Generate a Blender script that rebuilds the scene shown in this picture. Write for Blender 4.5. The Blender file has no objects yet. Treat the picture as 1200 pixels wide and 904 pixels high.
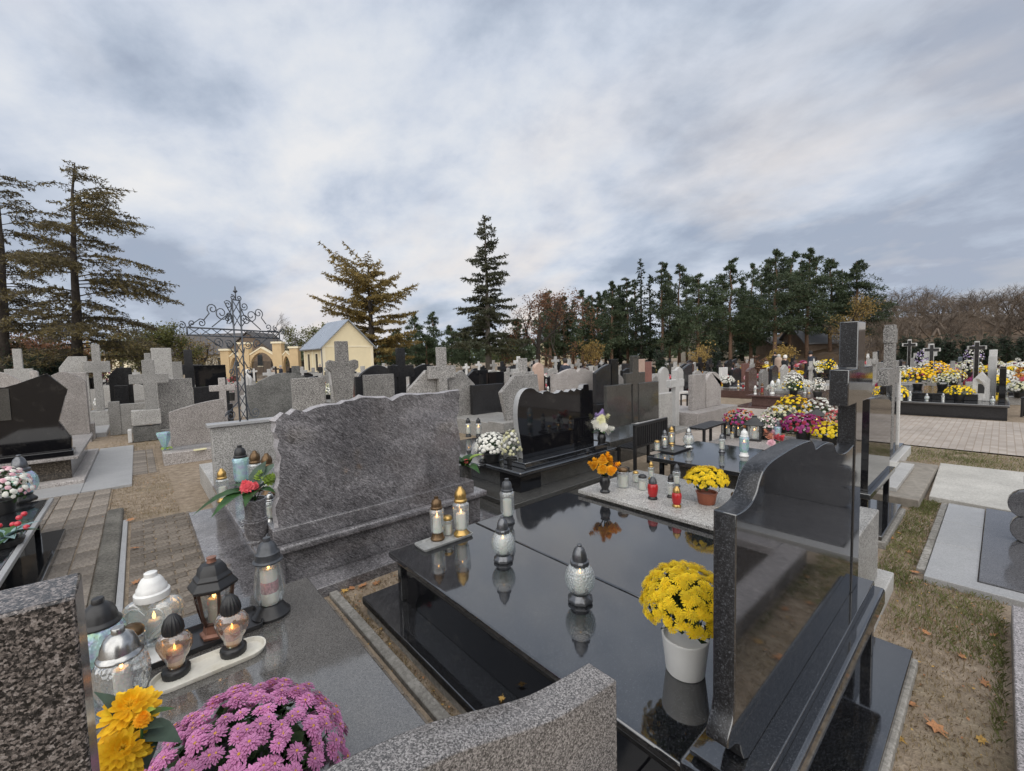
import bpy, bmesh, math, random
import numpy as np
from mathutils import Vector, Matrix

R = math.radians
random.seed(7)
rng = np.random.default_rng(11)
scene = bpy.context.scene
col = scene.collection

# ---------------------------------------------------------------- camera
CAM_H = 1.85
YAW, PIT, ROL = R(41.108), R(3.676), R(-1.526)
FPX = 502.2                      # focal length in pixels of a 1200 wide picture
_f = np.array([math.sin(YAW) * math.cos(PIT), math.cos(YAW) * math.cos(PIT), -math.sin(PIT)])
_r0 = np.array([math.cos(YAW), -math.sin(YAW), 0.0])
_u0 = np.cross(_r0, _f)
_r = math.cos(ROL) * _r0 + math.sin(ROL) * _u0
_u = -math.sin(ROL) * _r0 + math.cos(ROL) * _u0
cam_d = bpy.data.cameras.new('camera')
cam = bpy.data.objects.new('camera', cam_d)
col.objects.link(cam)
cam_d.sensor_width = 36.0
cam_d.lens = 36.0 * FPX / 1200.0
cam_d.clip_start = 0.02
cam_d.clip_end = 3000
cam.matrix_world = Matrix(((_r[0], _u[0], -_f[0], 0), (_r[1], _u[1], -_f[1], 0), (_r[2], _u[2], -_f[2], CAM_H), (0, 0, 0, 1)))
scene.camera = cam

# ---------------------------------------------------------------- world: evening sky under broken cloud
SUN_EL, SUN_AZ = R(44), R(225)        # soft light from behind the left shoulder
world = bpy.data.worlds.new('World')
scene.world = world
world.use_nodes = True
wt = world.node_tree
wt.nodes.clear()

def nd(t, kind, ins=None, **at):
    n = t.nodes.new(kind)
    for k, v in at.items():
        setattr(n, k, v)
    if ins:
        for k, v in ins.items():
            s = n.inputs[k]
            if isinstance(v, bpy.types.NodeSocket):
                t.links.new(v, s)
            elif isinstance(v, (tuple, list)) and len(v) == 3 and s.type == 'RGBA':
                s.default_value = (*v, 1)
            else:
                s.default_value = v
    return n

def ramp(t, fac, stops, mode='LINEAR'):
    n = t.nodes.new('ShaderNodeValToRGB')
    n.color_ramp.interpolation = mode
    e = n.color_ramp.elements
    while len(e) < len(stops):
        e.new(0.5)
    for i, (p, c) in enumerate(stops):
        e[i].position = p
        e[i].color = (*c, 1) if isinstance(c, (tuple, list)) else (c, c, c, 1)
    t.links.new(fac, n.inputs[0])
    return n.outputs[0]

def math_n(t, op, a, b=None, clamp=False):
    n = t.nodes.new('ShaderNodeMath')
    n.operation = op
    n.use_clamp = clamp
    for i, v in enumerate((a, b)):
        if v is None:
            continue
        if isinstance(v, bpy.types.NodeSocket):
            t.links.new(v, n.inputs[i])
        else:
            n.inputs[i].default_value = v
    return n.outputs[0]

def mixc(t, fac, a, b, mode='MIX'):
    n = t.nodes.new('ShaderNodeMix')
    n.data_type = 'RGBA'
    n.blend_type = mode
    for s, v in ((n.inputs[0], fac), (n.inputs[6], a), (n.inputs[7], b)):
        if isinstance(v, bpy.types.NodeSocket):
            t.links.new(v, s)
        elif isinstance(v, (tuple, list)):
            s.default_value = (*v, 1)
        elif s.type == 'RGBA':
            s.default_value = (v, v, v, 1)
        else:
            s.default_value = v
    return n.outputs[2]

def build_world():
    t = wt
    tc = nd(t, 'ShaderNodeTexCoord')
    sep = nd(t, 'ShaderNodeSeparateXYZ', {0: tc.outputs['Generated']})
    h = math_n(t, 'ADD', math_n(t, 'MAXIMUM', sep.outputs[2], 0.0), 0.32)
    px = math_n(t, 'DIVIDE', sep.outputs[0], h)
    py = math_n(t, 'DIVIDE', sep.outputs[1], h)
    plane = nd(t, 'ShaderNodeCombineXYZ', {0: px, 1: py, 2: 31.3})
    mp = nd(t, 'ShaderNodeMapping', {'Vector': plane.outputs[0], 'Rotation': (0, 0, R(28)), 'Scale': (1.0, 0.8, 1)})
    n1 = nd(t, 'ShaderNodeTexNoise', {'Vector': mp.outputs[0], 'Scale': 2.1, 'Detail': 12.0, 'Roughness': 0.58, 'Distortion': 0.12})
    mp2 = nd(t, 'ShaderNodeMapping', {'Vector': plane.outputs[0], 'Location': (5.1, 1.7, 5.0), 'Rotation': (0, 0, R(28)), 'Scale': (0.8, 0.62, 1)})
    n2 = nd(t, 'ShaderNodeTexNoise', {'Vector': mp2.outputs[0], 'Scale': 0.9, 'Detail': 5.0, 'Roughness': 0.5, 'Distortion': 0.3})
    mp3 = nd(t, 'ShaderNodeMapping', {'Vector': plane.outputs[0], 'Location': (7.3, 4.1, 9.0), 'Rotation': (0, 0, R(28)), 'Scale': (1, 0.5, 1)})
    n3 = nd(t, 'ShaderNodeTexNoise', {'Vector': mp3.outputs[0], 'Scale': 1.4, 'Detail': 6.0, 'Roughness': 0.52, 'Distortion': 0.4})
    mp4 = nd(t, 'ShaderNodeMapping', {'Vector': plane.outputs[0], 'Location': (1.3, 8.1, 2.0), 'Rotation': (0, 0, R(28)), 'Scale': (1, 0.85, 1)})
    n4 = nd(t, 'ShaderNodeTexNoise', {'Vector': mp4.outputs[0], 'Scale': 4.6, 'Detail': 9.0, 'Roughness': 0.55, 'Distortion': 0.1})
    bil = math_n(t, 'MULTIPLY', math_n(t, 'ABSOLUTE', math_n(t, 'SUBTRACT', n4.outputs[0], 0.5)), -0.15)
    # brighter towards the hidden sun
    sd = (math.sin(SUN_AZ) * math.cos(SUN_EL), math.cos(SUN_AZ) * math.cos(SUN_EL), math.sin(SUN_EL))
    dt = nd(t, 'ShaderNodeVectorMath', {0: tc.outputs['Generated'], 1: sd}, operation='DOT_PRODUCT')
    glow = math_n(t, 'MULTIPLY', dt.outputs['Value'], 0.05)
    v = math_n(t, 'ADD', math_n(t, 'ADD', math_n(t, 'MULTIPLY', n1.outputs[0], 0.56), math_n(t, 'MULTIPLY', n2.outputs[0], 0.62)), math_n(t, 'ADD', glow, math_n(t, 'ADD', bil, 0.004)))
    v = math_n(t, 'ADD', math_n(t, 'MULTIPLY', math_n(t, 'SUBTRACT', v, 0.565), 1.3), 0.55)
    cl = ramp(t, v, [(0.42, (0.225, 0.255, 0.315)), (0.50, (0.285, 0.322, 0.385)), (0.57, (0.345, 0.378, 0.438)), (0.64, (0.41, 0.432, 0.47)), (0.72, (0.475, 0.478, 0.488))])
    warm = ramp(t, n3.outputs[0], [(0.50, 0.0), (0.66, 1.0)])
    low = ramp(t, sep.outputs[2], [(0.12, 1.0), (0.55, 0.2)])
    cl = mixc(t, math_n(t, 'MULTIPLY', math_n(t, 'MULTIPLY', warm, low), 0.9), cl, (0.50, 0.455, 0.42))
    sky = nd(t, 'ShaderNodeTexSky', sky_type='NISHITA', sun_disc=False, sun_elevation=SUN_EL, sun_rotation=SUN_AZ, air_density=1.0, dust_density=2.0)
    b1 = nd(t, 'ShaderNodeBackground', {'Color': sky.outputs[0], 'Strength': 0.05})
    b2 = nd(t, 'ShaderNodeBackground', {'Color': cl, 'Strength': 0.80})
    cover = ramp(t, n1.outputs[0], [(0.30, 0.80), (0.5, 1.0)])
    mx = nd(t, 'ShaderNodeMixShader', {0: cover, 1: b1.outputs[0], 2: b2.outputs[0]})
    out = nd(t, 'ShaderNodeOutputWorld', {0: mx.outputs[0]})
build_world()

sun_d = bpy.data.lights.new('sun', 'SUN')
sun_d.energy = 1.5
sun_d.angle = R(110)
sun_d.color = (1.0, 0.95, 0.88)
sun = bpy.data.objects.new('sun', sun_d)
col.objects.link(sun)
sun.location = (0, 0, 40)
sun.rotation_euler = (R(90) - SUN_EL, 0, math.pi - SUN_AZ)
scene.view_settings.view_transform = 'Standard'
scene.view_settings.look = 'None'
scene.view_settings.gamma = 1.0
scene.view_settings.use_curve_mapping = False
scene.view_settings.exposure = 1.12

# ---------------------------------------------------------------- where a point of the place lies
C0 = np.array([0, 0, CAM_H])
FWD = np.array([math.sin(YAW), math.cos(YAW), 0])
RGT = np.array([math.cos(YAW), -math.sin(YAW), 0])
def ray(x, y): return (x - 600) * _r - (y - 452) * _u + FPX * _f
def gz(x, y, z=0.0):
    d = ray(x, y); return Vector(C0 + d * ((z - CAM_H) / d[2]))
def gy(x, y, v):
    d = ray(x, y); return Vector(C0 + d * (v / d[1]))
def gd(x, y, dist):
    d = ray(x, y); return Vector(C0 + d * (dist / (d @ FWD)))
def depth(x, y): return float(x * FWD[0] + y * FWD[1])
def proj(p):
    d = np.array(p) - C0; w = d @ _f
    return 600 + FPX * (d @ _r) / w, 452 - FPX * (d @ _u) / w

# ---------------------------------------------------------------- mesh helpers
class MB:
    def __init__(s): s.v = []; s.f = []; s.m = []
    def add(s, vs, fs, mi=0):
        o = len(s.v)
        s.v.extend([tuple(p) for p in vs])
        for k, q in enumerate(fs):
            s.f.append(tuple(i + o for i in q)); s.m.append(mi if isinstance(mi, int) else mi[k])
        return s
    def box(s, x0, x1, y0, y1, z0, z1, mi=0):
        v = [(x0, y0, z0), (x1, y0, z0), (x1, y1, z0), (x0, y1, z0), (x0, y0, z1), (x1, y0, z1), (x1, y1, z1), (x0, y1, z1)]
        return s.add(v, [(0, 3, 2, 1), (4, 5, 6, 7), (0, 1, 5, 4), (1, 2, 6, 5), (2, 3, 7, 6), (3, 0, 4, 7)], mi)
    def prism(s, pts, y0, y1, mi=0, mside=None, axis='y'):
        """outline pts (u, z) pulled from y0 to y1 (axis x: the outline lies in y,z)"""
        n = len(pts)
        a = sum(pts[i][0] * pts[(i + 1) % n][1] - pts[(i + 1) % n][0] * pts[i][1] for i in range(n))
        if a < 0: pts = pts[::-1]
        mk = (lambda p, t: (p[0], t, p[1])) if axis == 'y' else ((lambda p, t: (t, p[0], p[1])) if axis == 'x' else (lambda p, t: (p[0], p[1], t)))
        v = [mk(p, y0) for p in pts] + [mk(p, y1) for p in pts]
        ms = mi if mside is None else mside
        fs = [tuple(range(n)), tuple(range(2 * n - 1, n - 1, -1))] + [(i, i + n, (i + 1) % n + n, (i + 1) % n) for i in range(n)]
        if axis != 'y': fs = [q[::-1] for q in fs]
        return s.add(v, fs, [mi, mi] + [ms] * n)
    def lathe(s, prof, n=20, c=(0, 0, 0), mi=0, sx=1, sy=1, ang=0.0, wob=None):
        v = []; fs = []; k = len(prof)
        for j in range(n):
            a = ang + 2 * math.pi * j / n
            for (r, z) in prof:
                rr = r * (wob(a, z) if wob else 1)
                v.append((c[0] + rr * math.cos(a) * sx, c[1] + rr * math.sin(a) * sy, c[2] + z))
        for j in range(n):
            b = (j + 1) % n
            for i in range(k - 1):
                fs.append((j * k + i, b * k + i, b * k + i + 1, j * k + i + 1))
        if prof[0][0] > 1e-4: fs.append(tuple(j * k for j in range(n - 1, -1, -1)))
        if prof[-1][0] > 1e-4: fs.append(tuple(j * k + k - 1 for j in range(n)))
        return s.add(v, fs, mi)
    def tube(s, pts, rad, n=6, mi=0, cap=True):
        pts = [Vector(p) for p in pts]; k = len(pts)
        if not isinstance(rad, (list, tuple)): rad = [rad] * k
        v = []; fs = []; ref = None
        for i, p in enumerate(pts):
            d = (pts[min(i + 1, k - 1)] - pts[max(i - 1, 0)])
            d = d.normalized() if d.length > 1e-9 else Vector((0, 0, 1))
            if ref is None: ref = d.orthogonal().normalized()
            ref = ref - d * ref.dot(d)
            ref = ref.normalized() if ref.length > 1e-6 else d.orthogonal().normalized()
            b = d.cross(ref)
            for j in range(n):
                a = 2 * math.pi * j / n
                v.append(p + (ref * math.cos(a) + b * math.sin(a)) * rad[i])
        for i in range(k - 1):
            for j in range(n):
                fs.append((i * n + j, i * n + (j + 1) % n, (i + 1) * n + (j + 1) % n, (i + 1) * n + j))
        if cap: fs += [tuple(range(n - 1, -1, -1)), tuple(range((k - 1) * n, k * n))]
        return s.add(v, fs, mi)
    def mesh(s, name, mats, smooth=None):
        me = bpy.data.meshes.new(name)
        me.from_pydata(s.v, [], s.f)
        for m in (mats if isinstance(mats, (list, tuple)) else [mats]): me.materials.append(m)
        if any(s.m): me.polygons.foreach_set('material_index', s.m)
        if smooth is not None:
            me.polygons.foreach_set('use_smooth', [True] * len(me.polygons))
            if smooth < 179: me.set_sharp_from_angle(angle=R(smooth))
        me.update()
        return me
    def obj(s, name, mats, parent=None, bevel=0.0, smooth=None, seg=2, loc=None):
        me = s.mesh(name, mats, smooth if not bevel else None)
        if bevel: bevel_mesh(me, bevel, seg)
        return link(name, me, parent, loc)

def spline(pts, n=5):
    """smooth curve through the points"""
    P = [Vector(p) for p in pts]; out = []
    for i in range(len(P) - 1):
        a, b, c, d = P[max(i - 1, 0)], P[i], P[i + 1], P[min(i + 2, len(P) - 1)]
        for k in range(n):
            u = k / n
            q = 0.5 * ((2 * b) + (c - a) * u + (2 * a - 5 * b + 4 * c - d) * u * u + (3 * b - a - 3 * c + d) * u ** 3)
            out.append((q.x, q.y))
    return out + [tuple(pts[-1])]
def bevel_mesh(me, w, seg=2):
    bm = bmesh.new(); bm.from_mesh(me)
    bmesh.ops.recalc_face_normals(bm, faces=bm.faces)
    ed = [e for e in bm.edges if len(e.link_faces) == 2 and e.calc_face_angle(0) > R(28)]
    lay = bm.faces.layers.int.new('curved')      # flat faces stay flat so that polished stone mirrors truly
    for e in bm.edges:
        if len(e.link_faces) == 2 and R(0.4) < e.calc_face_angle(0) <= R(28):
            for f in e.link_faces: f[lay] = 1
    bmesh.ops.bevel(bm, geom=ed, offset=w, segments=seg, profile=0.5, affect='EDGES', clamp_overlap=True)
    lay = bm.faces.layers.int.get('curved')
    for f in bm.faces:
        f.smooth = len(f.verts) <= 4 and (f[lay] == 1 or min(e.calc_length() for e in f.edges) < w * 1.3)
    bm.faces.layers.int.remove(lay)
    fl = [f.smooth for f in bm.faces]
    bm.to_mesh(me); bm.free()
    me.set_sharp_from_angle(angle=R(50))
    me.polygons.foreach_set('use_smooth', fl)

def link(name, me, parent=None, loc=None):
    o = bpy.data.objects.new(name, me); col.objects.link(o)
    if parent is not None: o.parent = parent
    if loc is not None: o.location = loc
    return o
def tag(o, label=None, cat=None, group=None, kind=None):
    if label: o['label'] = label
    if cat: o['category'] = cat
    if group: o['group'] = group
    if kind: o['kind'] = kind
    return o
def thing(name, label, cat, loc=(0, 0, 0), rz=0.0, group=None, scale=None):
    o = bpy.data.objects.new(name, None); col.objects.link(o)
    o.empty_display_size = 0.1
    o.location = loc; o.rotation_euler = (0, 0, rz)
    if scale: o.scale = (scale,) * 3
    return tag(o, label, cat, group)
KIDS = {}
def dup(root, loc, rz=0.0, label=None, group=None, scale=None):
    r = root.copy(); col.objects.link(r)
    r.location = loc; r.rotation_euler = (0, 0, rz)
    if scale is not None: r.scale = (scale,) * 3 if not isinstance(scale, tuple) else scale
    if label: r['label'] = label
    if group: r['group'] = group
    elif 'group' in r and group == '': del r['group']
    for ch in list(root.children):
        c = ch.copy(); col.objects.link(c); c.parent = r
        for g in list(ch.children):
            d = g.copy(); col.objects.link(d); d.parent = c
    return r
def np_mesh(name, V, Fc, mats, parent=None, smooth=False, mi=None):
    """V (n,3), Fc (m,k) arrays -> object, fast"""
    me = bpy.data.meshes.new(name)
    V = np.asarray(V, dtype=np.float32); Fc = np.asarray(Fc, dtype=np.int32); m, k = Fc.shape
    me.vertices.add(len(V)); me.vertices.foreach_set('co', V.ravel())
    me.loops.add(m * k); me.loops.foreach_set('vertex_index', Fc.ravel())
    me.polygons.add(m); me.polygons.foreach_set('loop_start', np.arange(0, m * k, k, dtype=np.int32))
    if mi is not None: me.polygons.foreach_set('material_index', np.asarray(mi, dtype=np.int32))
    for q in (mats if isinstance(mats, (list, tuple)) else [mats]): me.materials.append(q)
    me.update(calc_edges=True); me.validate()
    if smooth: me.polygons.foreach_set('use_smooth', [True] * m)
    return link(name, me, parent)
# ---------------------------------------------------------------- materials
MATS = {}
def new_mat(name):
    m = bpy.data.materials.new(name); m.use_nodes = True
    t = m.node_tree
    b = t.nodes['Principled BSDF']
    MATS[name] = m
    return m, t, b
def setp(b, **k):
    names = dict(color='Base Color', rough='Roughness', spec='Specular IOR Level', metal='Metallic', ior='IOR', trans='Transmission Weight', coat='Coat Weight', crough='Coat Roughness', sub='Subsurface Weight', emis='Emission Color', es='Emission Strength', alpha='Alpha', sheen='Sheen Weight')
    for a, v in k.items():
        s = b.inputs[names[a]]
        if isinstance(v, bpy.types.NodeSocket): b.id_data.links.new(v, s)
        elif isinstance(v, (tuple, list)): s.default_value = (*v, 1)
        else: s.default_value = v
def objc(t): return nd(t, 'ShaderNodeTexCoord').outputs['Object']
def noise(t, vec, scale, detail=3.0, rough=0.5, dist=0.0):
    return nd(t, 'ShaderNodeTexNoise', {'Vector': vec, 'Scale': scale, 'Detail': detail, 'Roughness': rough, 'Distortion': dist}).outputs[0]
def bump(t, b, h, strength=0.3, dist=0.01):
    n = nd(t, 'ShaderNodeBump', {'Height': h, 'Strength': strength, 'Distance': dist})
    t.links.new(n.outputs[0], b.inputs['Normal'])
def mul(t, c, lo, hi, fac):
    g = ramp(t, fac, [(0.25, lo), (0.75, hi)])
    return mixc(t, 1.0, c, g, 'MULTIPLY')

def granite(name, stops, scale, rough=0.25, spec=0.5, second=None, grime=0.22, rv=0.0, bmp=0.0, rgrime=0.1, ior=1.5):
    """speckled stone: small crystals of the given colours (position, colour)"""
    m, t, b = new_mat(name)
    v = objc(t)
    wp = nd(t, 'ShaderNodeTexNoise', {'Vector': v, 'Scale': scale * 1.1, 'Detail': 2.0}).outputs['Color']
    wv = nd(t, 'ShaderNodeVectorMath', {0: wp, 1: (1.1 / scale,) * 3}, operation='MULTIPLY').outputs[0]
    vv = nd(t, 'ShaderNodeVectorMath', {0: v, 1: wv}, operation='ADD').outputs[0]
    vo = nd(t, 'ShaderNodeTexVoronoi', {'Vector': vv, 'Scale': scale, 'Randomness': 1.0}, feature='F1')
    s = nd(t, 'ShaderNodeSeparateColor', {0: vo.outputs['Color']}).outputs[0]
    nz = noise(t, v, scale * 0.5, 6.0, 0.8)
    n8 = noise(t, v, scale * 3.2, 2.0, 0.7)
    k = math_n(t, 'ADD', math_n(t, 'ADD', math_n(t, 'MULTIPLY', s, 0.22), math_n(t, 'MULTIPLY', nz, 0.52)), math_n(t, 'MULTIPLY', n8, 0.30))
    k = math_n(t, 'ADD', math_n(t, 'MULTIPLY', math_n(t, 'SUBTRACT', k, 0.52), 1.7), 0.5, True)
    c = ramp(t, k, stops)
    big = noise(t, v, 2.3, 5.0, 0.6)
    c = mul(t, c, 1.0 - grime, 1.0 + grime * 0.35, big)
    if rv:
        oi = nd(t, 'ShaderNodeObjectInfo').outputs['Random']
        c = mul(t, c, 1.0 - rv, 1.0 + rv * 0.4, oi)
    if rough < 0.1:
        dust = ramp(t, noise(t, v, 5.0, 8.0, 0.72, 0.3), [(0.55, 0.0), (0.78, 0.12)])
        c = mixc(t, dust, c, (0.22, 0.205, 0.18))
    setp(b, color=c, spec=spec, ior=ior)
    rr = ramp(t, noise(t, v, 9.0, 4.0, 0.6), [(0.3, rough), (0.75, rough + rgrime)])
    setp(b, rough=rr)
    if bmp: bump(t, b, s, bmp, 0.003)
    return m

granite('black_granite', [(0.30, (0.004, 0.004, 0.0045)), (0.52, (0.010, 0.0105, 0.012)), (0.68, (0.028, 0.030, 0.034)), (0.84, (0.11, 0.115, 0.13))], 330, rough=0.035, spec=0.68, rgrime=0.05, ior=1.98, grime=0.1)
granite('black_sawn', [(0.30, (0.005, 0.005, 0.0055)), (0.50, (0.012, 0.0125, 0.014)), (0.66, (0.035, 0.036, 0.040)), (0.82, (0.13, 0.135, 0.15))], 300, rough=0.30, spec=0.42, rgrime=0.12, grime=0.1)
granite('black_polish', [(0.3, (0.004, 0.004, 0.005)), (0.7, (0.010, 0.010, 0.012))], 300, rough=0.02, spec=0.5, rgrime=0.05, ior=1.52, grime=0.1, rv=0.0)
granite('black_plain', [(0.3, (0.012, 0.012, 0.013)), (0.6, (0.022, 0.022, 0.024)), (0.8, (0.05, 0.05, 0.055))], 160, rough=0.10, spec=0.5, rgrime=0.15, rv=0.5)
granite('dark_granite', [(0.25, (0.022, 0.022, 0.021)), (0.5, (0.05, 0.049, 0.046)), (0.75, (0.13, 0.125, 0.115))], 260, rough=0.06, spec=0.55, rgrime=0.08, ior=1.55)
granite('grey_granite', [(0.23, (0.030, 0.029, 0.029)), (0.40, (0.085, 0.08, 0.077)), (0.53, (0.19, 0.175, 0.167)), (0.70, (0.40, 0.375, 0.36))], 330, rough=0.16, spec=0.5, rgrime=0.16)
granite('pink_granite', [(0.30, (0.007, 0.007, 0.007)), (0.43, (0.026, 0.025, 0.025)), (0.53, (0.095, 0.082, 0.076)), (0.64, (0.21, 0.178, 0.16)), (0.80, (0.37, 0.34, 0.325))], 360, rough=0.13, spec=0.5, rgrime=0.12)
granite('pink_granite_top', [(0.27, (0.06, 0.058, 0.058)), (0.42, (0.2, 0.185, 0.185)), (0.6, (0.40, 0.37, 0.37)), (0.78, (0.62, 0.58, 0.58))], 170, rough=0.3, spec=0.5, rgrime=0.16, bmp=0.2)
granite('lantern_slab', [(0.25, (0.035, 0.034, 0.032)), (0.5, (0.085, 0.081, 0.076)), (0.75, (0.19, 0.183, 0.175))], 330, rough=0.06, spec=0.7, rgrime=0.05, grime=0.1, ior=1.85)
TERR = [(0.23, (0.09, 0.087, 0.08)), (0.40, (0.22, 0.212, 0.20)), (0.53, (0.40, 0.388, 0.365)), (0.70, (0.56, 0.545, 0.52))]
granite('terrazzo', TERR, 165, rough=0.42, spec=0.4, grime=0.28, rv=0.25, rgrime=0.2, bmp=0.1)
granite('terrazzo_coarse', [(0.25, (0.05, 0.048, 0.046)), (0.40, (0.15, 0.142, 0.135)), (0.56, (0.38, 0.365, 0.345)), (0.75, (0.58, 0.56, 0.53))], 95, rough=0.5, spec=0.35, grime=0.35, rv=0.3, rgrime=0.2, bmp=0.2)
granite('terrazzo_pink', [(0.25, (0.11, 0.098, 0.092)), (0.40, (0.245, 0.22, 0.208)), (0.56, (0.42, 0.388, 0.365)), (0.75, (0.58, 0.55, 0.525))], 130, rough=0.45, spec=0.35, grime=0.25, rv=0.25, rgrime=0.2, bmp=0.1)
granite('old_stone', [(0.25, (0.10, 0.10, 0.095)), (0.5, (0.19, 0.187, 0.175)), (0.75, (0.30, 0.295, 0.28))], 70, rough=0.75, spec=0.3, grime=0.5, rv=0.25, bmp=0.3)
granite('brown_granite', [(0.25, (0.035, 0.018, 0.015)), (0.5, (0.085, 0.045, 0.038)), (0.75, (0.15, 0.088, 0.075))], 120, rough=0.12, spec=0.5, rgrime=0.15, rv=0.15)
granite('brown_dark_granite', [(0.25, (0.012, 0.011, 0.009)), (0.5, (0.036, 0.030, 0.024)), (0.75, (0.12, 0.10, 0.08))], 90, rough=0.1, spec=0.5)
granite('red_stone', [(0.25, (0.13, 0.055, 0.042)), (0.5, (0.22, 0.10, 0.08)), (0.75, (0.33, 0.17, 0.14))], 90, rough=0.3, rv=0.3)
granite('peach_stone', [(0.25, (0.34, 0.22, 0.17)), (0.5, (0.48, 0.34, 0.27)), (0.75, (0.60, 0.46, 0.38))], 120, rough=0.35, rv=0.2, grime=0.15)
granite('white_stone', [(0.25, (0.42, 0.41, 0.39)), (0.5, (0.58, 0.57, 0.55)), (0.75, (0.70, 0.69, 0.67))], 140, rough=0.5, rv=0.3, grime=0.25)
granite('grey_plate', [(0.25, (0.25, 0.25, 0.25)), (0.5, (0.335, 0.335, 0.335)), (0.75, (0.42, 0.42, 0.42))], 200, rough=0.3, grime=0.15)
granite('dark_plate', [(0.25, (0.05, 0.05, 0.055)), (0.5, (0.085, 0.085, 0.092)), (0.75, (0.15, 0.15, 0.16))], 200, rough=0.08, grime=0.15)
granite('concrete', [(0.25, (0.20, 0.19, 0.17)), (0.5, (0.30, 0.285, 0.26)), (0.75, (0.38, 0.365, 0.335))], 60, rough=0.85, spec=0.25, grime=0.4, rv=0.15, bmp=0.3)
granite('pale_concrete', [(0.25, (0.36, 0.345, 0.315)), (0.5, (0.45, 0.435, 0.40)), (0.75, (0.52, 0.505, 0.47))], 90, rough=0.8, spec=0.25, grime=0.25, rv=0.12, bmp=0.15)

def streaked():
    """dark violet-grey gneiss with fine pale streaks running aslant"""
    for name, rough, k in (('purple_gneiss', 0.10, 1.0), ('purple_raw', 0.7, 2.6)):
        m, t, b = new_mat(name)
        v = objc(t)
        mp = nd(t, 'ShaderNodeMapping', {'Vector': v, 'Rotation': (0, R(38), 0), 'Scale': (1 / 5.0, 1 / 9.0, 1 / 17.0)}, vector_type='TEXTURE')
        n1 = noise(t, mp.outputs[0], 2.6, 7.0, 0.74, 2.4)
        n2 = noise(t, v, 190.0, 2.0, 0.6)
        n3 = noise(t, v, 1.9, 4.0, 0.6, 0.8)
        mp4 = nd(t, 'ShaderNodeMapping', {'Vector': v, 'Rotation': (0, R(48), 0), 'Scale': (1 / 34.0, 1 / 60.0, 1 / 130.0)}, vector_type='TEXTURE')
        n4 = noise(t, mp4.outputs[0], 1.2, 3.0, 0.6, 1.5)
        k1 = math_n(t, 'ADD', math_n(t, 'ADD', math_n(t, 'MULTIPLY', n1, 0.42), math_n(t, 'MULTIPLY', n2, 0.10)), math_n(t, 'ADD', math_n(t, 'MULTIPLY', n3, 0.22), math_n(t, 'MULTIPLY', n4, 0.28)))
        st = [(0.40, (0.026, 0.0248, 0.0265)), (0.475, (0.080, 0.077, 0.081)), (0.54, (0.175, 0.168, 0.176)), (0.63, (0.41, 0.398, 0.41))]
        if k > 1: st = [(0.36, (0.13, 0.125, 0.13)), (0.5, (0.27, 0.26, 0.27)), (0.62, (0.48, 0.465, 0.48))]
        c = ramp(t, k1, st)
        if k == 1:
            br = ramp(t, noise(t, v, 0.9, 3.0, 0.5), [(0.55, 0.0), (0.72, 0.45)])
            c = mixc(t, br, c, (0.075, 0.055, 0.045))
        setp(b, color=c, rough=rough, spec=0.5)
        if k > 1: bump(t, b, noise(t, v, 60, 4, 0.6), 0.6, 0.01)
streaked()

def simple(name, c, rough=0.5, spec=0.5, metal=0.0, var=0.2, scale=12.0, dirt=None, bmp=0.0, rv=0.0, coat=0.0, sub=0.0):
    m, t, b = new_mat(name)
    v = objc(t)
    n = noise(t, v, scale, 4.0, 0.6)
    cc = mixc(t, 0.0, c, c)
    cc = mul(t, cc, 1 - var, 1 + var * 0.5, n)
    if dirt:
        d = ramp(t, noise(t, v, scale * 0.35, 5.0, 0.65), [(0.48, 0.0), (0.66, 0.8)])
        cc = mixc(t, d, cc, dirt)
    if rv:
        oi = nd(t, 'ShaderNodeObjectInfo').outputs['Random']
        cc = mul(t, cc, 1.0 - rv, 1.0 + rv * 0.5, oi)
    setp(b, color=cc, rough=rough, spec=spec, metal=metal, coat=coat, sub=sub)
    if bmp: bump(t, b, n, bmp, 0.01)
    return m

simple('cap_black', (0.02, 0.02, 0.021), 0.38, var=0.3, scale=40)
simple('cap_grey', (0.075, 0.08, 0.088), 0.33, var=0.3, scale=50, metal=0.3)
simple('cap_pewter', (0.16, 0.165, 0.175), 0.28, var=0.35, scale=60, metal=0.75)
simple('cap_silver', (0.46, 0.46, 0.45), 0.25, metal=0.9, var=0.35, scale=25)
simple('cap_white', (0.74, 0.74, 0.72), 0.4, var=0.1, scale=40, dirt=None)
simple('cap_bronze', (0.15, 0.095, 0.05), 0.35, metal=0.7, var=0.4, scale=50)
simple('cap_gold', (0.52, 0.34, 0.12), 0.3, metal=0.85, var=0.3, scale=50)
simple('copper_brown', (0.085, 0.048, 0.036), 0.42, metal=0.35, var=0.6, scale=22)
simple('copper_worn', (0.30, 0.15, 0.105), 0.45, metal=0.4, var=0.4, scale=22)
simple('wax_white', (0.80, 0.77, 0.69), 0.5, var=0.08, sub=0.2)
simple('wax_label', (0.10, 0.40, 0.27), 0.45)
simple('wax_sticker', (0.55, 0.22, 0.25), 0.45, var=0.7, scale=90)
simple('tray_grey', (0.30, 0.305, 0.30), 0.4, var=0.4, scale=30)
simple('tray_black', (0.025, 0.025, 0.027), 0.35, var=0.3)
simple('tray_white', (0.72, 0.70, 0.62), 0.42, var=0.14, scale=14, dirt=(0.50, 0.47, 0.38))
simple('pot_white', (0.82, 0.815, 0.78), 0.4, var=0.06)
simple('pot_terracotta', (0.27, 0.085, 0.045), 0.5, var=0.15)
simple('pot_black', (0.018, 0.018, 0.018), 0.4)
simple('vase_black', (0.012, 0.012, 0.013), 0.3, coat=0.2)
simple('soil_pot', (0.03, 0.022, 0.016), 0.95, scale=80, var=0.5, bmp=0.6)
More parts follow.
